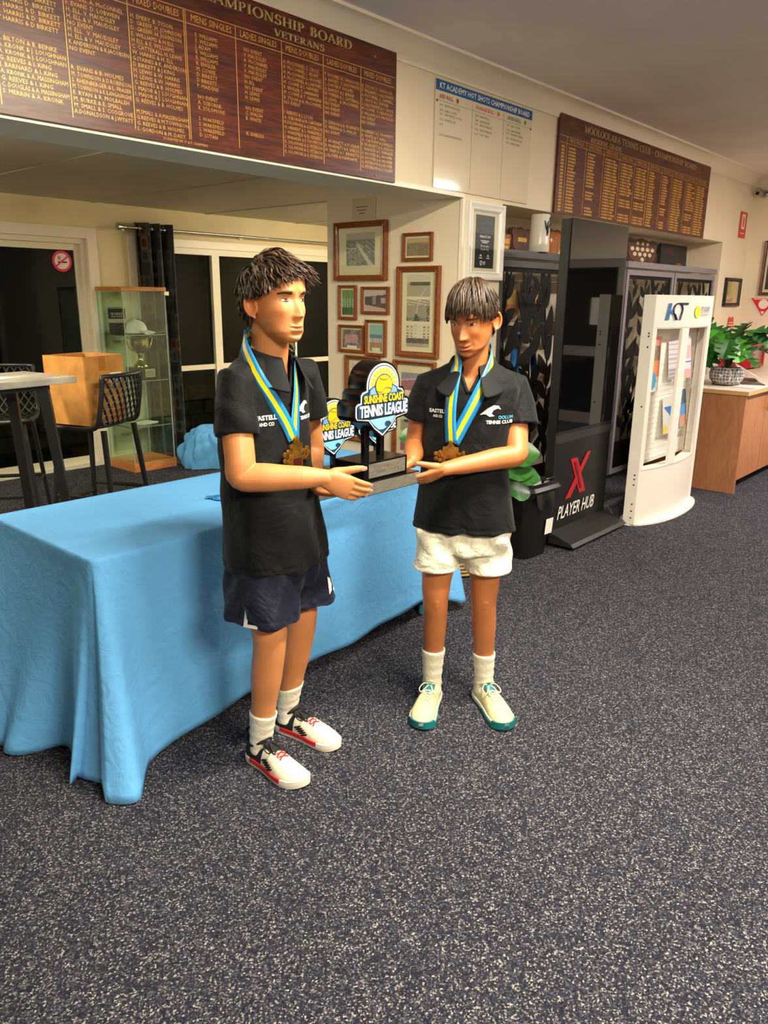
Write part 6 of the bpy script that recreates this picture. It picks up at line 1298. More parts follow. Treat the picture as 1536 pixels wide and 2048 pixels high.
def project_text(parent, body, cap, bvh, origin, right, up, d, m, maxw=1, name='chest_lettering', off=.0015, bold=0, align='CENTER'):
    mb = MB(); fit_text(mb, body, cap, 0, 0, maxw, 0, align, bold=bold, res=2); R, U = Vector(right).normalized(), Vector(up).normalized(); mb.v = [tuple(drape(bvh, Vector(origin)+R*v[0]+U*v[2], d, off)) for v in mb.v]
    return mb.build(name, m, parent)
def project_poly(parent, pts, bvh, origin, right, up, d, m, name, off=.0015):
    R, U = Vector(right).normalized(), Vector(up).normalized(); mb = MB(); mb.add([tuple(drape(bvh, Vector(origin)+R*x+U*z, d, off)) for x, z in pts], [tuple(range(len(pts)))]); return mb.build(name, m, parent)
def folds(me, fn): V = get_v(me); Nn = get_n(me); set_v(me, V+Nn*fn(V)[:, None])
def hollow_tube(lo, C, A, B, R, wall=.013, depth=.05, n=40, pw=2.1):
    """C: centres towards the open hem; R: (ra,rb); makes a closed wall with a hollow mouth at the end"""
    rings = [lo.ring(c, a, b, r[0], r[1], n, pw) for c, a, b, r in zip(C, A, B, R)]; d = (Vector(C[-1])-Vector(C[-2])).normalized()
    rings += [lo.ring(Vector(C[-1]), A[-1], B[-1], R[-1][0]-wall, R[-1][1]-wall, n, pw), lo.ring(Vector(C[-1])-d*depth, A[-1], B[-1], R[-1][0]-wall*1.3, R[-1][1]-wall*1.3, n, pw)]; lo.loft(rings)
def collar(parent, ctr, f, r, rn, z0, m, drop=.058, gap=34, flare=.050, tilt=0):
    """turned down polo collar with open front; ctr local, f forward, r right"""
    P = []; f = Vector((f[0], f[1], 0)); r = Vector((r[0], r[1], 0)); n = 44
    for j, (dz, ro) in enumerate(((-.012, .002), (.014, .000), (.020, .005), (.012, .014), (-.012, .5), (-.030, 1.0))):
        row = []
        for i in range(n+1):
            a = math.radians(gap+(360-2*gap)*i/n); fr = max(0, math.cos(a)); dr = rn*(1.0+.10*fr); out = ro if ro < .2 else ro*flare*(1+.9*fr); zz = z0+dz*(1 if ro < .2 else (drop/.030)*(.75+.75*fr))-.030*fr*(1 if ro < .4 else 1.0)-.008*abs(math.sin(a))*(ro > .2); c = Vector(ctr)
            row.append(c+f*(math.cos(a)*(dr*1.08+out))+r*(math.sin(a)*(dr+out))+Vector((0, 0, zz)))
        P.append(row)
    o = MB().grid(P).build('collar', m, parent, smooth='all'); s = o.modifiers.new('t', 'SOLIDIFY'); s.thickness = .003; s.offset = 0; sb = o.modifiers.new('s', 'SUBSURF'); sb.levels = sb.render_levels = 1; return o
def neck_trim(parent, bvh, ctr, f, r, z1, z0, w):
    F, R = Vector((f[0], f[1], 0)), Vector((r[0], r[1], 0))
    for s_ in (-1, 1):
        P = []
        for i in range(13):
            q = i/12; z = z0-.004+(z1-z0)*q; c = Vector(ctr)+R*(s_*(w*q+.004))+Vector((0, 0, z)); p = drape(bvh, c+F*.06, -F, .001, .2); P.append(p)
        for _ in range(2): P = [P[0]]+[(P[i-1]+P[i]*2+P[i+1])/4 for i in range(1, len(P)-1)]+[P[-1]]
        MB().tube(P, [(.0035, .0065)]*13, 8, upv=F).build('neck_band', M_COLLAR, parent, smooth='all')
# ------------------------------------------------------------------ shoes
def shoe(parent, H, T, side, cfg, hgt=1.0):
    """H heel, T toe (local floor points); side=+1 if the outer side is to the right of heel->toe"""
    H, T = Vector((H[0], H[1], 0)), Vector((T[0], T[1], 0)); d = (T-H); L = d.length; d.normalize(); x = Vector((d.y, -d.x, 0)); up = Vector((0, 0, 1))
    S = [0, .03, .08, .16, .26, .36, .46, .56, .66, .76, .86, .93, .975, 1.0]; wv = [.012, .026, .033, .036, .036, .0365, .039, .043, .0465, .0475, .043, .034, .0215, .006]; off = [0, 0, 0, 0, 0, -.001, -.002, -.003, -.003, -.002, .001, .004, .005, .006]
    hv = [.060, .078, .086, .084, .078, .082, .084, .078, .067, .058, .052, .046, .038, .026]
    def sec(i, sc=1.0, z0=.020, hs=1.0, flat=False):
        c = H+d*(L*S[i])-x*(off[i]*side*1.0); w = wv[i]*sc*1.02; h = hv[i]*hs*hgt; out = []
        for k in range(21):
            a = math.pi*k/20; ca, sa = math.cos(a), math.sin(a); out.append(c+x*(w*math.copysign(abs(ca)**.62, ca)*(1-.18*sa*sa))+up*(z0+(h-z0)*abs(sa)**.85))
        return out
    nS = len(S); kb = next(i for i in range(nS) if S[i] >= cfg.get('split', .36))
    mb = MB(); rows = [sec(i) for i in range(nS)]
    mb.grid(rows[kb:]); mb.add(rows[-1], [tuple(range(21))]); sh = mb.build('shoe', cfg['upper'], parent, smooth='all')
    mb = MB(); mb.grid(rows[:kb+1]); mb.add(rows[0], [tuple(range(20, -1, -1))]); mb.build('heel_counter', cfg['heel'], sh, smooth='all')
    # sole slices: outsole and midsole
    def slab(name, m, z0, z1, sc0, sc1, i0, i1, ss=None):
        mb = MB(); A = []; 
        for z, sc in ((z0, sc0), (z1, sc1)):
            R = [H+d*(L*(S[i]+(-.012 if i == 0 else .008 if i == nS-1 else 0)))-x*(off[i]*side)+x*((wv[i]*sc+.003)) for i in range(i0, i1+1)]; Lf = [H+d*(L*(S[i]+(-.012 if i == 0 else .008 if i == nS-1 else 0)))-x*(off[i]*side)-x*((wv[i]*sc+.003)) for i in range(i0, i1+1)]
            spr = lambda p: up*(z+.010*max(0, ((p-H).dot(d)/L-.82)/.18)**2*(1 if z < .03 else .6)); A.append([p+spr(p) for p in R]+[p+spr(p) for p in Lf[::-1]])
        n_ = len(A[0]); mb.grid(A, closed=True); mb.add(A[0], [tuple(range(n_-1, -1, -1))]); mb.add(A[1], [tuple(range(n_))]); return mb.build(name, m, sh, smooth=35)
    slab('outsole', cfg['sole'], .0005, .012, .98, 1.03, 0, nS-1); slab('midsole', cfg['mid'], .012, .026, 1.04, 1.03, 0, nS-1)
    if cfg.get('stripe'): slab('side_stripe', cfg['stripe'], .0135, .0275, 1.075, 1.06, 3, 9)
    if cfg.get('toe'): slab('toe_bumper', cfg['toe'], .003, .032, 1.12, 1.08, 10, nS-1); slab('sole_band', cfg['toe'], .002, .018, 1.09, 1.08, 6, 10)
    # tongue and laces
    P = []
    for i in range(9):
        q = i/8; s_ = .50-.27*q; z = np.interp(s_, S, hv)*hgt+.004+.034*q**1.6; P.append([H+d*(L*(s_-.02*q))+x*(.021*(k/4-.5)*2*(1-.12*q))+up*(z-.006*(k/2-1)**2) for k in range(5)])
    o = MB().grid(P).build('tongue', cfg['tongue'], sh, smooth='all'); o.modifiers.new('t', 'SOLIDIFY').thickness = .006
    if cfg.get('badge'): q = P[6][2]; n_ = (P[7][2]-P[5][2]).normalized().cross(x).normalized(); n_ = n_ if n_.z > 0 else -n_; MB().lathe([(.008, 0), (.008, .002)], 6, q+n_*.004, Matrix((x, n_.cross(x), n_)).transposed()).build('badge', cfg['badge'], sh)
    for k in range(6):
        s_ = .64-.05*k; i = s_; h = float(np.interp(s_, S, hv))*hgt+.0035; w = .019; A = H+d*(L*s_)-x*w+up*(h-.004); B = H+d*(L*(s_-.045))+x*w+up*(h-.002); mid = (A+B)/2+up*.006
        for a_, b_ in ((A, B), (A+x*2*w, B-x*2*w)): MB().tube(catmull([a_, (a_+b_)/2+up*.005, b_], 4), [(.0016, .0030)]*9, 6).build('lace', cfg['lace2'] if (k < 2 and cfg.get('lace2')) else cfg['lace'], sh, smooth='all')
    kn = H+d*(L*.34)+up*(float(np.interp(.34, S, hv))*hgt+.012)
    for s_ in (-1, 1):
        MB().tube(catmull([kn, kn+x*s_*.022+d*.006+up*.006, kn+x*s_*.036+d*.03-up*.006, kn+x*s_*.026+d*.045-up*.012, kn+x*s_*.006+d*.01], 5), .0022, 6).build('lace_loop', cfg['lace'], sh, smooth='all'); MB().tube(catmull([kn, kn+x*s_*.012+d*.03, kn+x*s_*.02+d*.055-up*.016], 4), .0022, 6).build('lace_end', cfg['lace'], sh, smooth='all')
    if cfg.get('tab'): MB().tube(catmull([H+d*.004+up*.07, H-d*.012+up*.10, H+d*.010+up*.118, H+d*.016+up*.085], 5), [(.003, .008)]*16, 6).build('pull_tab', cfg['tab'], sh, smooth='all')
    # padded collar ring around the ankle
    c = H+d*(L*.17)+up*.088*hgt; rim = [c+d*(.050*math.cos(a))+x*(.031*math.sin(a))+up*(.016*math.cos(a)-.006*abs(math.sin(a))+.006*math.cos(2*a)) for a in [2*math.pi*i/26 for i in range(26)]]; MB().tube(rim, .0075, 8, closed=True).build('ankle_collar', cfg['heel'], sh, smooth='all')
    if cfg.get('vents'):
        mb = MB()
        for r_ in range(5):
            for k in range(8):
                s_ = .40+.028*r_+.012*k; zz = .050-.005*r_+.0015*k; sgn = 1
                for sg in (-1, 1):
                    w = float(np.interp(s_, S, wv)); mb.box(tuple(H+d*(L*s_)-x*(float(np.interp(s_, S, off))*side)+x*sg*(w*1.0)+up*zz), (.0022, .006, .005), M=Matrix((d, x, up)).transposed())
        tag(mb.build('side_vents', M_BLACK, sh), kind='stuff')
    return sh
def sock(parent, K, A, ztop, rad, m, lean=0):
    """follows the shin from knee K to ankle A; rad(z) is the leg radius"""
    n = 32; P = []; zs = [.045+(ztop-.045)*i/18 for i in range(19)]
    def cen(z): t = max(0, min(1.0, (K.z-z)/(K.z-A.z))); c = K.lerp(A, t); return Vector((c.x, c.y, z))
    def ringz(z, r, i): c = cen(z); return [c+Vector((r*math.cos(2*math.pi*k/n), r*math.sin(2*math.pi*k/n), lean*math.cos(2*math.pi*k/n)*(z/ztop))) for k in range(n)]
    for i, z in enumerate(zs): q = i/18; P.append(ringz(z, rad(z)+.005+.0013*math.sin(q*30)*(q < .75)+(.002 if q > .86 else 0), i))
    z = zs[-1]; P.append(ringz(z+.001, rad(z)+.003, 0)); P.append(ringz(z-.02, rad(z)+.001, 0))
    return MB().grid(P, closed=True).build('sock', m, parent, smooth='all')
def cut_neck(me, ctr, f, r, z1, z0, w, rn):
    """open the polo neck: drop faces in the neck hole and in the front V"""
    bm = bmesh.new(); bm.from_mesh(me); kill = []
    for fc in bm.faces:
        p = fc.calc_center_median(); x, y = p.x-ctr[0], p.y-ctr[1]; s_ = x*f[0]+y*f[1]; q = x*r[0]+y*r[1]
        if p.z > z1-.02 and s_*s_+q*q < rn*rn: kill.append(fc)
        elif s_ > .015 and p.z > z0 and abs(q) < w*((p.z-z0)/(z1-z0)): kill.append(fc)
    bmesh.ops.delete(bm, geom=kill, context='FACES'); bm.to_mesh(me); bm.free()
def medal_pendant(parent, c, right, up, n, s=1.0):
    R, U, Nn = Vector(right).normalized(), Vector(up).normalized(), Vector(n).normalized(); M = Matrix((R, -Nn, U)).transposed().to_4x4(); M.translation = Vector(c)
    star = []
    for k in range(16):
        a = math.pi/2+2*math.pi*k/16; r = (.040 if k % 4 == 0 else .026 if k % 2 else .033)*s; star.append((r*math.cos(a), r*math.sin(a)))
    o = MB().poly([(x*1.05, z*1.2) for x, z in star], .005, M).build('pendant', M_MGOLD, parent)
    MB().poly([(-.022*s, -.03*s), (.022*s, -.03*s), (.018*s, .02*s), (0, .05*s), (-.018*s, .02*s)], .004, M @ Matrix.Translation((0, -.004, 0))).build('shield_face', M_MGOLD, o)
    for sx in (-1, 1):
        for k in range(5):
            a = 2*math.pi*k/5; MB().lathe([(.0075*s, 0), (.0065*s, .003), (0, .004)], 8, M @ Vector((sx*.036*s+.011*s*math.cos(a), -.001, -.002+.013*s*math.sin(a))), (M.to_3x3() @ Matrix.Rotation(math.pi/2, 3, 'X'))).build('rosette_petal', M_MGOLD, o, smooth=True)
    MB().poly([(-.015*s, -.026*s), (.015*s, -.026*s), (.015*s, -.008*s), (-.015*s, -.008*s)], .001, M @ Matrix.Translation((0, -.0055, 0))).build('name_panel', mat('dark_maroon_enamel', (60, 22, 22), .3), o); return o
def torso_lofts(lo, lp, rows, f, r, k=1.0, hollow=False, n=56):
    F3, R3_ = (f[0], f[1], 0), (r[0], r[1], 0); rings = []
    if hollow:
        u, v, z, a, b = rows[0]; rings = [lo.ring(lp(u, v, z+.06), F3, R3_, a-.02, b-.02, n), lo.ring(lp(u, v, z), F3, R3_, a-.007, b-.007, n)]
    rings += [lo.ring(lp(u, v, z), F3, R3_, a*k, b*k, n, 2.3) for u, v, z, a, b in rows]; lo.loft(rings)
def nails(tips, parent, m):
    for p, d, n, r in tips:
        d, n = Vector(d).normalized(), Vector(n).normalized(); s = d.cross(n); c = Vector(p)-n*(r*.62)+d*(r*.25); P = []
        for j in range(4): P.append([c+d*(r*(-.55+.5*j))+s*(r*.62*(k-1)*(1-.12*j*(j == 3)))-n*(r*.16*(1-(k-1)**2)) for k in range(3)])
        MB().grid(P).build('fingernail', m, parent, smooth='all')
M_NAIL = mat('fingernail_pink', (216, 164, 140), .3)
# ------------------------------------------------------------------ boy with wavy hair and navy shorts
U0, V0 = -.36, 2.39
pL = thing('person', 'boy with tousled brown hair, black polo and navy shorts beside the blue table', 'person', (*w_of(U0, V0), 0), FRAME_ROT)
lp = lambda u, v, z: Vector((u-U0, v-V0, z)); f, r = (.84, -.54), (-.54, -.84)
HL = Head(lp(-.330, 2.372, 1.540), (.77, -.64), 1.04, pitch=-.02, roll=.0, smile=.25)
rows = [(-.355, 2.40, .715, .152, .180), (-.357, 2.40, .80, .144, .178), (-.362, 2.40, .90, .132, .170), (-.372, 2.403, 1.00, .122, .164), (-.378, 2.405, 1.10, .116, .164), (-.380, 2.405, 1.19, .110, .166), (-.378, 2.405, 1.27, .100, .168), (-.374, 2.405, 1.325, .084, .152), (-.368, 2.405, 1.362, .072, .116), (-.362, 2.403, 1.378, .066, .088)]
lo = Lofts(); torso_lofts(lo, lp, [(u, v, z, a-.028, b-.028) for u, v, z, a, b in rows[:-2]], f, r)
lo.limb([lp(-.368, 2.408, 1.30), lp(-.362, 2.404, 1.36), lp(-.352, 2.396, 1.42), lp(-.347, 2.388, 1.49)], [.068, .060, .0565, .058], 28, 5)
HL.mesh(lo.mb)
lo.limb([lp(-.436, 2.292, 1.285), lp(-.437, 2.248, 1.20), lp(-.424, 2.212, 1.09), lp(-.420, 2.207, 1.04), lp(-.355, 2.205, 1.036), lp(-.26, 2.212, 1.035), lp(-.180, 2.224, 1.033), lp(-.150, 2.230, 1.021)], [.040, .046, .045, (.044, .043), (.041, .043), (.033, .036), (.0215, .026), (.017, .022)], 28, 5, ref=(0, 1, 0))
t1 = make_hand(lo, lp(-.182, 2.224, 1.033), (.88, .16, -.40), (-.15, .97, .06), (.3, 0, 1), 1.0, ((14, 18, 12), (15, 19, 12), (16, 20, 13), (18, 22, 14)), (6, 8, 6), -1.5, tdir=(.88, .06, .20))
lo.limb([lp(-.282, 2.525, 1.285), lp(-.262, 2.57, 1.17), lp(-.25, 2.60, 1.05), lp(-.242, 2.53, .99), lp(-.238, 2.455, .948)], [.040, .043, .042, .036, .027], 24, 5)
t2 = make_hand(lo, lp(-.238, 2.455, .946), (.76, -.63, -.02), (.05, .05, 1), (-.3, -.6, .1), .98, ((4, 8, 6),)*4, (10, 10, 10), 4)
for hp, kn, an in (((-.405, 2.325, .84), (-.365, 2.275, .475), (-.412, 2.328, .10)), ((-.305, 2.475, .84), (-.285, 2.462, .465), (-.347, 2.530, .10))):
    H_, K, A_ = lp(*hp), lp(*kn), lp(*an); lo.limb([H_, H_.lerp(K, .55), K+Vector((0, 0, .05)), K-Vector((0, 0, .01)), K.lerp(A_, .32), K.lerp(A_, .65), A_, A_-Vector((0, 0, .05))], [.070, .070, (.058, .056), (.053, .052), (.052, .053), .042, .034, .034], 30, 5, ref=(1, 0, 0))
me = remesh(lo.mb, .0022, 4, 'body'); paint_skin(me, HL, (200, 132, 80)); me.materials.append(SKIN); link('body', me, pL)
nails(t1, pL, M_NAIL)
BROW = mat('dark_brow', (62, 40, 24), .7)
eyes(HL, pL, .0041, (.0012, .0002), BROW, .0030, .0056)
build_hair(HL, pL, hair_mat('brown_wavy_hair', (24, 15, 9), (54, 35, 20), (94, 66, 40)), 850, style_wavy, 3)
# polo
lo = Lofts(); torso_lofts(lo, lp, rows, f, r, hollow=True)
def sleeve(lo, pts, rad, n=36):
    P = [Vector(p) for p in pts]; A, B = [], []
    for i in range(len(P)):
        d = (P[min(i+1, len(P)-1)]-P[max(i-1, 0)]).normalized(); a = Vector((0, 1, 0))-d*d.y; a.normalize(); A.append(a); B.append(d.cross(a))
    hollow_tube(lo, P, A, B, rad, n=n)
sleeve(lo, [lp(-.40, 2.33, 1.315), lp(-.442, 2.280, 1.305), lp(-.441, 2.255, 1.23), lp(-.433, 2.235, 1.155)], [(.050, .055), (.060, .058), (.060, .061), (.060, .064)])
sleeve(lo, [lp(-.33, 2.48, 1.315), lp(-.272, 2.535, 1.305), lp(-.262, 2.565, 1.23), lp(-.258, 2.575, 1.165)], [(.050, .055), (.064, .062), (.064, .064), (.064, .068)])
me = remesh(lo.mb, .0055, 5, 'polo_shirt'); cut_neck(me, lp(-.362, 2.403, 0), f, r, 1.378, 1.285, .040, .064)
def fL(V):
    x, y, z = V.T; s = x*f[0]+y*f[1]; q = x*r[0]+y*r[1]; a = np.arctan2(q, s)
    d = .0045*np.sin(a*5+z*9)*np.clip((1.15-z)/.3, 0, 1)+.0035*np.sin(a*9-z*14+2)*np.clip((1.0-z)/.25, 0, 1)+.004*np.sin(z*38+a*3)*np.exp(-((z-1.02)/.10)**2)*np.clip(-q*6, -1, 1)
    d += .0035*np.sin((x*.7+z)*60)*np.exp(-((z-1.2)/.05)**2)*(q > .13); d += .0028*np.exp(-((z-.735)/.0035)**2)*-1; return d
folds(me, fL); me.materials.append(M_POLO); shL = link('polo_shirt', me, pL); bv = bvh_of(me)
collar(pL, lp(-.362, 2.403, 0), f, r, .067, 1.383, M_COLLAR, .056, 20, .036)
FD = Vector((-f[0], -f[1], 0)); neck_trim(shL, bv, lp(-.362, 2.403, 0), f, r, 1.378, 1.285, .040)
RG = Vector((-r[0], -r[1], 0))    # towards the body ; viewer's right on the chest = figure's left
def cL(s, z, ex=0): return Vector((lp(-.379, 2.405, z)))+Vector((f[0], f[1], 0))*.115+Vector((r[0], r[1], 0))*s
project_poly(shL, [(-.013, -.105), (.013, -.105), (.016, .05), (-.016, .05)], bv, cL(0, 1.29), RG, (0, 0, 1), FD, M_COLLAR, 'placket', .002)
for z in (1.275, 1.235): p = drape(bv, cL(0, z), FD, .003); MB().lathe([(.0055, 0), (.005, .002), (0, .0022)], 12, p, Matrix((RG, Vector((0, 0, 1)), -FD)).transposed()).build('button', M_BLACKG, shL)
M_EMB = mat('white_embroidery', (236, 236, 232), .6); M_EMBB = mat('blue_embroidery', (90, 170, 210), .6)
project_text(shL, 'EASTELL', .013, bv, cL(.098, 1.196), RG, (0, 0, 1), FD, M_EMB, .085, bold=.0006); project_text(shL, 'AND CO', .010, bv, cL(.098, 1.178), RG, (0, 0, 1), FD, M_EMB, .05, bold=.0004)
project_text(shL, 'TENNIS CLUB', .011, bv, cL(-.085, 1.180), RG, (0, 0, 1), FD, M_EMB, .08, bold=.0005)
wavep = [(-.045, 0), (-.02, .022), (.0, .032), (.016, .030), (.024, .018), (.014, .022), (.0, .016), (-.006, .004), (.004, -.004), (-.012, -.006), (-.024, .002), (-.032, .002)]
project_poly(shL, wavep, bv, cL(-.075, 1.205), RG, (0, 0, 1), FD, M_EMB, 'wave_badge')
# shorts
lo = Lofts(); torso_lofts(lo, lp, [(-.355, 2.40, .64, .130, .165), (-.355, 2.40, .70, .138, .168), (-.355, 2.40, .80, .122, .158), (-.357, 2.40, .88, .110, .145)], f, r)
F3, R3v = Vector((f[0], f[1], 0)), Vector((r[0], r[1], 0))
for c0, c1 in (((-.400, 2.333, .74), (-.388, 2.300, .555)), ((-.306, 2.470, .74), (-.288, 2.452, .560))):
    C = [lp(*c0), lp(*c0).lerp(lp(*c1), .5), lp(*c1)]; hollow_tube(lo, C, [F3]*3, [R3v]*3, [(.118, .090), (.122, .096), (.128, .103)], .014, .10, 44, 2.2)
me = remesh(lo.mb, .0055, 4, 'shorts')
def fS(V):
    x, y, z = V.T; a = np.arctan2(y, x); d = .005*np.sin(a*7+z*22)*np.clip((.80-z)/.1, 0, 1)+.003*np.sin(a*13-z*30); d -= .002*np.exp(-((z-.578)/.003)**2); return d
folds(me, fS); me.materials.append(M_NSH); so = link('shorts', me, pL); bs_ = bvh_of(me)
for (o_, rt, dd, L_t) in ((lp(-.192, 2.43, .600), (.80, .60, 0), (-.60, .80, 0), 'E'), (lp(-.42, 2.20, .560), (.35, -.94, 0), (.94, .35, 0), 'L')):
    project_poly(so, [(-.030, -.008), (.030, -.008), (.030, .066), (-.030, .066)], bs_, o_, rt, (0, 0, 1), dd, mat('dark_navy_patch', (12, 16, 28), .6), 'letter_patch', .0015); project_text(so, L_t, .052, bs_, o_, rt, (0, 0, 1), dd, M_EMB, .05, off=.003, bold=.002, name='patch_letter')
WT = mat('cream_mesh_upper', (226, 218, 192), .65, var=.06, vscale=60, bump=.2, bscale=300)
cfgL = dict(upper=WT, heel=mat('black_mesh_heel', (20, 20, 21), .7), sole=mat('white_rubber', (232, 226, 212), .5), mid=mat('white_rubber'), stripe=mat('red_foam', (200, 34, 40), .5), tongue=mat('black_tongue', (18, 18, 18), .7), lace=mat('black_lace', (14, 14, 14), .7), lace2=mat('red_lace', (190, 40, 50), .7), badge=mat('red_badge', (226, 40, 56), .4), tab=mat('black_tab', (16, 16, 16), .6), vents=True)
shoe(pL, lp(-.458, 2.365, 0), lp(-.248, 2.178, 0), 1, cfgL); shoe(pL, lp(-.392, 2.560, 0), lp(-.148, 2.405, 0), -1, cfgL)
rl_ = lambda z: float(np.interp(z, [.05, .10, .23, .35], [.034, .034, .0415, .051])); sock(pL, lp(-.365, 2.275, .475), lp(-.412, 2.328, .10), .20, rl_, M_SOCK, -.006); sock(pL, lp(-.285, 2.462, .465), lp(-.347, 2.530, .10), .195, rl_, M_SOCK, .012)
# medal of the wavy haired boy: its ribbon lies round the collar
md = thing('award_medal', 'gold medal on a blue and yellow ribbon worn by the boy in navy shorts', 'medal', (*w_of(U0, V0), 0), FRAME_ROT, 'worn medals')
def rib_path(lp_, pts, bv_, fdir, off=.007):
    P = catmull([lp_(*p[:3]) for p in pts], 7); out = []
    for p in P: out.append(drape(bv_, p, fdir, off))
    for _ in range(3): out = [out[0]]+[(out[i-1]+out[i]*2+out[i+1])/4 for i in range(1, len(out)-1)]+[out[-1]]
    return out
F3n = Vector((f[0], f[1], 0)); dn = cL(.0, 1.10)+F3n*.015
neckR = [lp(-.425, 2.405, 1.432), lp(-.428, 2.365, 1.430), lp(-.418, 2.325, 1.400)]
S1 = rib_path(lp, [(-.395, 2.275, 1.36), (-.345, 2.265, 1.30), (-.295, 2.275, 1.235), (-.262, 2.295, 1.175), (-.245, 2.310, 1.125)], bv, FD, .008)
P1 = catmull(neckR+[S1[3]], 4)[:-1]+S1[3:]
ac = []
for i, p in enumerate(P1):
    t = (P1[min(i+1, len(P1)-1)]-P1[max(i-1, 0)]).normalized(); nrm = (p-lp(-.362, 2.405, p.z)).normalized(); ac.append(t.cross(nrm))
ribbon(md, 'ribbon', P1, ac, .040, [0, 1, 2])
S2 = rib_path(lp, [(-.275, 2.40, 1.36), (-.262, 2.375, 1.30), (-.247, 2.345, 1.235), (-.243, 2.325, 1.175), (-.242, 2.312, 1.125)], bv, FD, .008); neckL = [lp(-.372, 2.475, 1.43), lp(-.32, 2.47, 1.425), lp(-.285, 2.435, 1.40)]; P2 = catmull(neckL+[S2[3]], 4)[:-1]+S2[3:]
ac = []
for i, p in enumerate(P2):
    t = (P2[min(i+1, len(P2)-1)]-P2[max(i-1, 0)]).normalized(); nrm = (p-lp(-.362, 2.405, p.z)).normalized(); ac.append(t.cross(nrm))
ribbon(md, 'ribbon', P2, ac, .040, [2, 1, 0]); bkp = catmull([lp(-.425, 2.405, 1.432), lp(-.427, 2.445, 1.435), lp(-.41, 2.475, 1.435), lp(-.372, 2.475, 1.43)], 5); ribbon(md, 'ribbon', bkp, [Vector((0, 0, 1))]*len(bkp), .042, [0, 1, 0])
medal_pendant(md, P1[-1]+F3n*.010-Vector((0, 0, .045)), -RG*-1, (0, 0, 1), F3n, 1.25)
# ------------------------------------------------------------------ boy with the fringe and white shorts
U0, V0 = .30, 2.70
pR = thing('person', 'boy with straight brown fringe, black polo and white shorts looking down at the trophy', 'person', (*w_of(U0, V0), 0), FRAME_ROT)
lq = lambda u, v, z: Vector((u-.30, v-2.70, z)); f, r = (-.20, -.98), (-.98, .20)
HR = Head(lq(.290, 2.665, 1.490), (-.50, -.87), 1.0, pitch=.27, roll=-.03, smile=.9)
rows = [(.295, 2.70, .745, .122, .184), (.292, 2.70, .83, .118, .172), (.288, 2.70, .93, .114, .160), (.287, 2.70, 1.03, .112, .152), (.292, 2.702, 1.12, .111, .156), (.299, 2.705, 1.20, .107, .168), (.303, 2.71, 1.255, .097, .168), (.304, 2.712, 1.295, .080, .145), (.304, 2.714, 1.322, .066, .108), (.304, 2.714, 1.335, .062, .082)]
lo = Lofts(); torso_lofts(lo, lq, [(u, v, z, a-.028, b-.028) for u, v, z, a, b in rows[:-2]], f, r)
lo.limb([lq(.303, 2.716, 1.25), lq(.303, 2.712, 1.31), lq(.301, 2.700, 1.37), lq(.300, 2.692, 1.44)], [.064, .056, .052, .054], 28, 5); HR.mesh(lo.mb)
lo.limb([lq(.445, 2.735, 1.235), lq(.458, 2.695, 1.15), lq(.459, 2.645, 1.07), lq(.452, 2.615, 1.030), lq(.385, 2.588, 1.022), lq(.285, 2.548, 1.010), lq(.206, 2.518, 1.001), lq(.178, 2.512, .990)], [.038, .042, .040, (.040, .039), (.037, .038), (.030, .032), (.0205, .0245), (.016, .020)], 28, 5, ref=(0, 1, 0))
t1 = make_hand(lo, lq(.206, 2.518, 1.001), (-.90, -.16, -.40), (-.36, .62, .66), (-.2, -.8, .6), .90, ((8, 16, 12), (12, 18, 14), (16, 20, 14), (20, 22, 16)), (14, 12, 10), 4, tdir=(-.80, -.28, .26))
lo.limb([lq(.165, 2.735, 1.235), lq(.132, 2.748, 1.15), lq(.118, 2.752, 1.06), lq(.110, 2.735, 1.03), lq(.104, 2.69, 1.018), lq(.094, 2.635, 1.002)], [.038, .042, .041, .040, .036, .026], 26, 5)
t2 = make_hand(lo, lq(.094, 2.636, 1.000), (-.72, -.52, -.46), (-.30, .30, .88), (.3, .9, .2), .90, ((6, 10, 8),)*4, (10, 10, 10), 4)
for hp, kn, an in (((.215, 2.712, .82), (.196, 2.672, .475), (.198, 2.752, .10)), ((.375, 2.712, .82), (.378, 2.690, .465), (.404, 2.758, .10))):
    H_, K, A_ = lq(*hp), lq(*kn), lq(*an); lo.limb([H_, H_.lerp(K, .55), K+Vector((0, 0, .05)), K-Vector((0, 0, .01)), K.lerp(A_, .30), K.lerp(A_, .65), A_, A_-Vector((0, 0, .05))], [.062, .062, (.053, .053), (.047, .049), (.045, .047), .038, .031, .031], 30, 5, ref=(1, 0, 0))
    lo.limb([K+Vector((0, -.030, .006)), K+Vector((0, -.028, -.018))], [.024, .022], 16, 3)
me = remesh(lo.mb, .0022, 4, 'body'); paint_skin(me, HR, (178, 108, 60)); me.materials.append(SKIN); link('body', me, pR); nails(t1, pR, M_NAIL)
eyes(HR, pR, .0022, (0, -.0018), mat('brown_brow', (74, 50, 32), .7), .0030, .0046, .016)
build_hair(HR, pR, hair_mat('brown_straight_hair', (24, 15, 9), (46, 31, 19), (74, 55, 36)), 1000, style_fringe, 5)
lo = Lofts(); torso_lofts(lo, lq, rows, f, r, hollow=True)
sleeve(lo, [lq(.40, 2.722, 1.265), lq(.450, 2.735, 1.250), lq(.464, 2.715, 1.19), lq(.470, 2.685, 1.118)], [(.050, .055), (.060, .060), (.064, .064), (.068, .070)])
sleeve(lo, [lq(.205, 2.722, 1.265), lq(.157, 2.735, 1.250), lq(.140, 2.745, 1.19), lq(.128, 2.748, 1.130)], [(.050, .055), (.058, .058), (.060, .062), (.062, .066)])
me = remesh(lo.mb, .0055, 5, 'polo_shirt'); cut_neck(me, lq(.304, 2.714, 0), f, r, 1.335, 1.245, .042, .060)
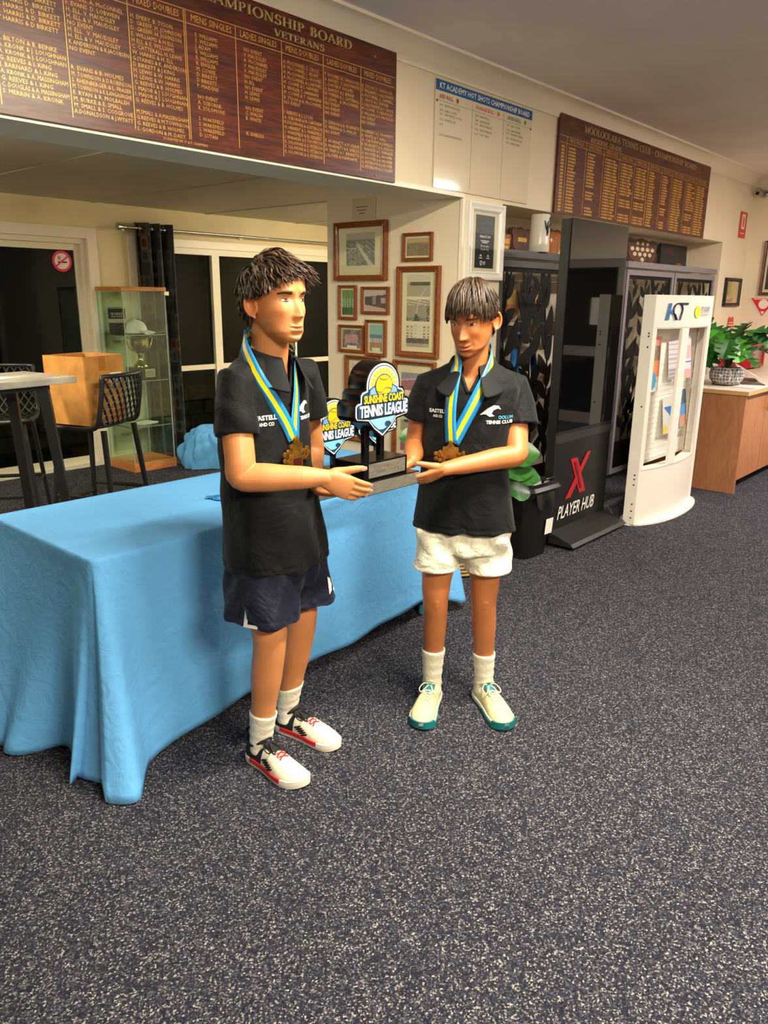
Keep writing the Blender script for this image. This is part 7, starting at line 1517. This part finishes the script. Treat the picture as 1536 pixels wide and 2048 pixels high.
def fR(V):
    x, y, z = V.T; s = x*f[0]+y*f[1]; q = x*r[0]+y*r[1]; a = np.arctan2(q, s)
    d = .004*np.sin(a*6+z*7)*np.clip((1.05-z)/.3, 0, 1)+.003*np.sin(a*11-z*12+1)*np.clip((.95-z)/.2, 0, 1)+.0035*np.sin((x*1.2-z)*40)*np.exp(-((z-1.13)/.06)**2)*np.exp(-((np.abs(q)-.13)/.05)**2); d -= .0025*np.exp(-((z-.765)/.0035)**2); return d
folds(me, fR); me.materials.append(M_POLO); shR = link('polo_shirt', me, pR); bv = bvh_of(me)
collar(pR, lq(.304, 2.714, 0), f, r, .063, 1.340, M_COLLAR, .056, 20, .050)
FD = Vector((-f[0], -f[1], 0)); RG = Vector((-r[0], -r[1], 0)); F3n = Vector((f[0], f[1], 0)); neck_trim(shR, bv, lq(.304, 2.714, 0), f, r, 1.335, 1.245, .042)
def cR(s, z): return Vector(lq(.302, 2.705, z))+F3n*.11+Vector((r[0], r[1], 0))*s
project_poly(shR, [(-.014, -.11), (.014, -.11), (.016, .05), (-.016, .05)], bv, cR(0, 1.25), RG, (0, 0, 1), FD, M_COLLAR, 'placket', .002)
project_text(shR, 'EASTELL', .012, bv, cR(.104, 1.172), RG, (0, 0, 1), FD, M_EMB, .062, bold=.0006); project_text(shR, 'AND CO', .009, bv, cR(.104, 1.156), RG, (0, 0, 1), FD, M_EMB, .034, bold=.0004)
project_poly(shR, wavep, bv, cR(-.085, 1.172), RG, (0, 0, 1), FD, M_EMB, 'wave_badge'); project_text(shR, 'OOLUM', .011, bv, cR(-.125, 1.158), RG, (0, 0, 1), FD, M_EMBB, .045, bold=.0005); project_text(shR, 'TENNIS CLUB', .011, bv, cR(-.105, 1.142), RG, (0, 0, 1), FD, M_EMB, .085, bold=.0006)
lo = Lofts(); torso_lofts(lo, lq, [(.297, 2.70, .665, .105, .160), (.297, 2.70, .73, .106, .170), (.294, 2.70, .80, .096, .156), (.292, 2.70, .86, .09, .14)], f, r)
F3, R3v = Vector((f[0], f[1], 0)), Vector((r[0], r[1], 0))
for c0, c1 in (((.212, 2.706, .74), (.197, 2.688, .598)), ((.380, 2.706, .74), (.388, 2.698, .585))):
    C = [lq(*c0), lq(*c0).lerp(lq(*c1), .5), lq(*c1)]; hollow_tube(lo, C, [F3]*3, [R3v]*3, [(.096, .084), (.098, .086), (.100, .089)], .014, .10, 44, 2.2)
me = remesh(lo.mb, .0055, 4, 'shorts')
def fW(V):
    x, y, z = V.T; d = (.0045*np.sin(x*42+z*30)*np.clip((.78-z)/.08, 0, 1)+.004*np.sin(x*20-z*46+1)+.003*np.sin((x+z)*70))*np.clip((z-.592)/.05, .15, 1); d -= .002*np.exp(-((z-.615)/.003)**2); return d
folds(me, fW); me.materials.append(M_WSH); so = link('shorts', me, pR)
YT = mat('pale_yellow_mesh', (222, 212, 158), .65, var=.06, vscale=60, bump=.2, bscale=260); TL = mat('teal_rubber', (10, 108, 116), .45)
cfgR = dict(upper=YT, heel=mat('pale_green_mesh', (196, 200, 160), .65, var=.1, vscale=80), sole=TL, mid=mat('white_foam', (232, 228, 212), .5), tongue=mat('teal_tongue', (20, 116, 130), .6), lace=mat('cream_lace', (232, 222, 176), .7), toe=TL, tab=mat('teal_tongue'), split=.30)
shoe(pR, lq(.213, 2.815, 0), lq(.140, 2.530, 0), 1, cfgR); shoe(pR, lq(.390, 2.815, 0), lq(.470, 2.532, 0), -1, cfgR)
rl_ = lambda z: float(np.interp(z, [.05, .10, .23, .35], [.031, .031, .0375, .045])); sock(pR, lq(.196, 2.672, .475), lq(.198, 2.752, .10), .245, rl_, M_SOCK); sock(pR, lq(.378, 2.690, .465), lq(.404, 2.758, .10), .225, rl_, M_SOCK)
md = thing('award_medal', 'gold medal on a blue and yellow ribbon worn by the boy in white shorts', 'medal', (*w_of(U0, V0), 0), FRAME_ROT, 'worn medals')
end = (.228, 2.585, 1.075)
def strap(neck, body, order):
    S = rib_path(lq, body, bv, FD, .008); P_ = catmull([lq(*p) for p in neck]+[S[3]], 4)[:-1]+S[3:]; A_ = []
    for i, p in enumerate(P_):
        t = (P_[min(i+1, len(P_)-1)]-P_[max(i-1, 0)]).normalized(); nrm = (p-lq(.303, 2.72, p.z)).normalized(); A_.append(t.cross(nrm))
    ribbon(md, 'ribbon', P_, A_, .044, order); return P_
Pa = strap([(.246, 2.735, 1.378), (.241, 2.695, 1.366), (.242, 2.655, 1.338)], [(.236, 2.62, 1.31), (.226, 2.60, 1.26), (.220, 2.59, 1.20), (.220, 2.585, 1.14), (.226, 2.585, 1.075)], [2, 1, 0])
Pb = strap([(.360, 2.735, 1.384), (.366, 2.695, 1.370), (.362, 2.655, 1.338)], [(.352, 2.62, 1.31), (.325, 2.60, 1.26), (.295, 2.59, 1.20), (.262, 2.585, 1.135), (.234, 2.585, 1.075)], [0, 1, 2])
bkp = catmull([lq(.246, 2.735, 1.378), lq(.272, 2.778, 1.386), lq(.332, 2.780, 1.388), lq(.360, 2.735, 1.384)], 6); ribbon(md, 'ribbon', bkp, [Vector((0, 0, 1))]*len(bkp), .042, [0, 1, 0])
medal_pendant(md, Pa[-1]+F3n*.008-Vector((0, 0, .045)), RG, (0, 0, 1), F3n, 1.1)
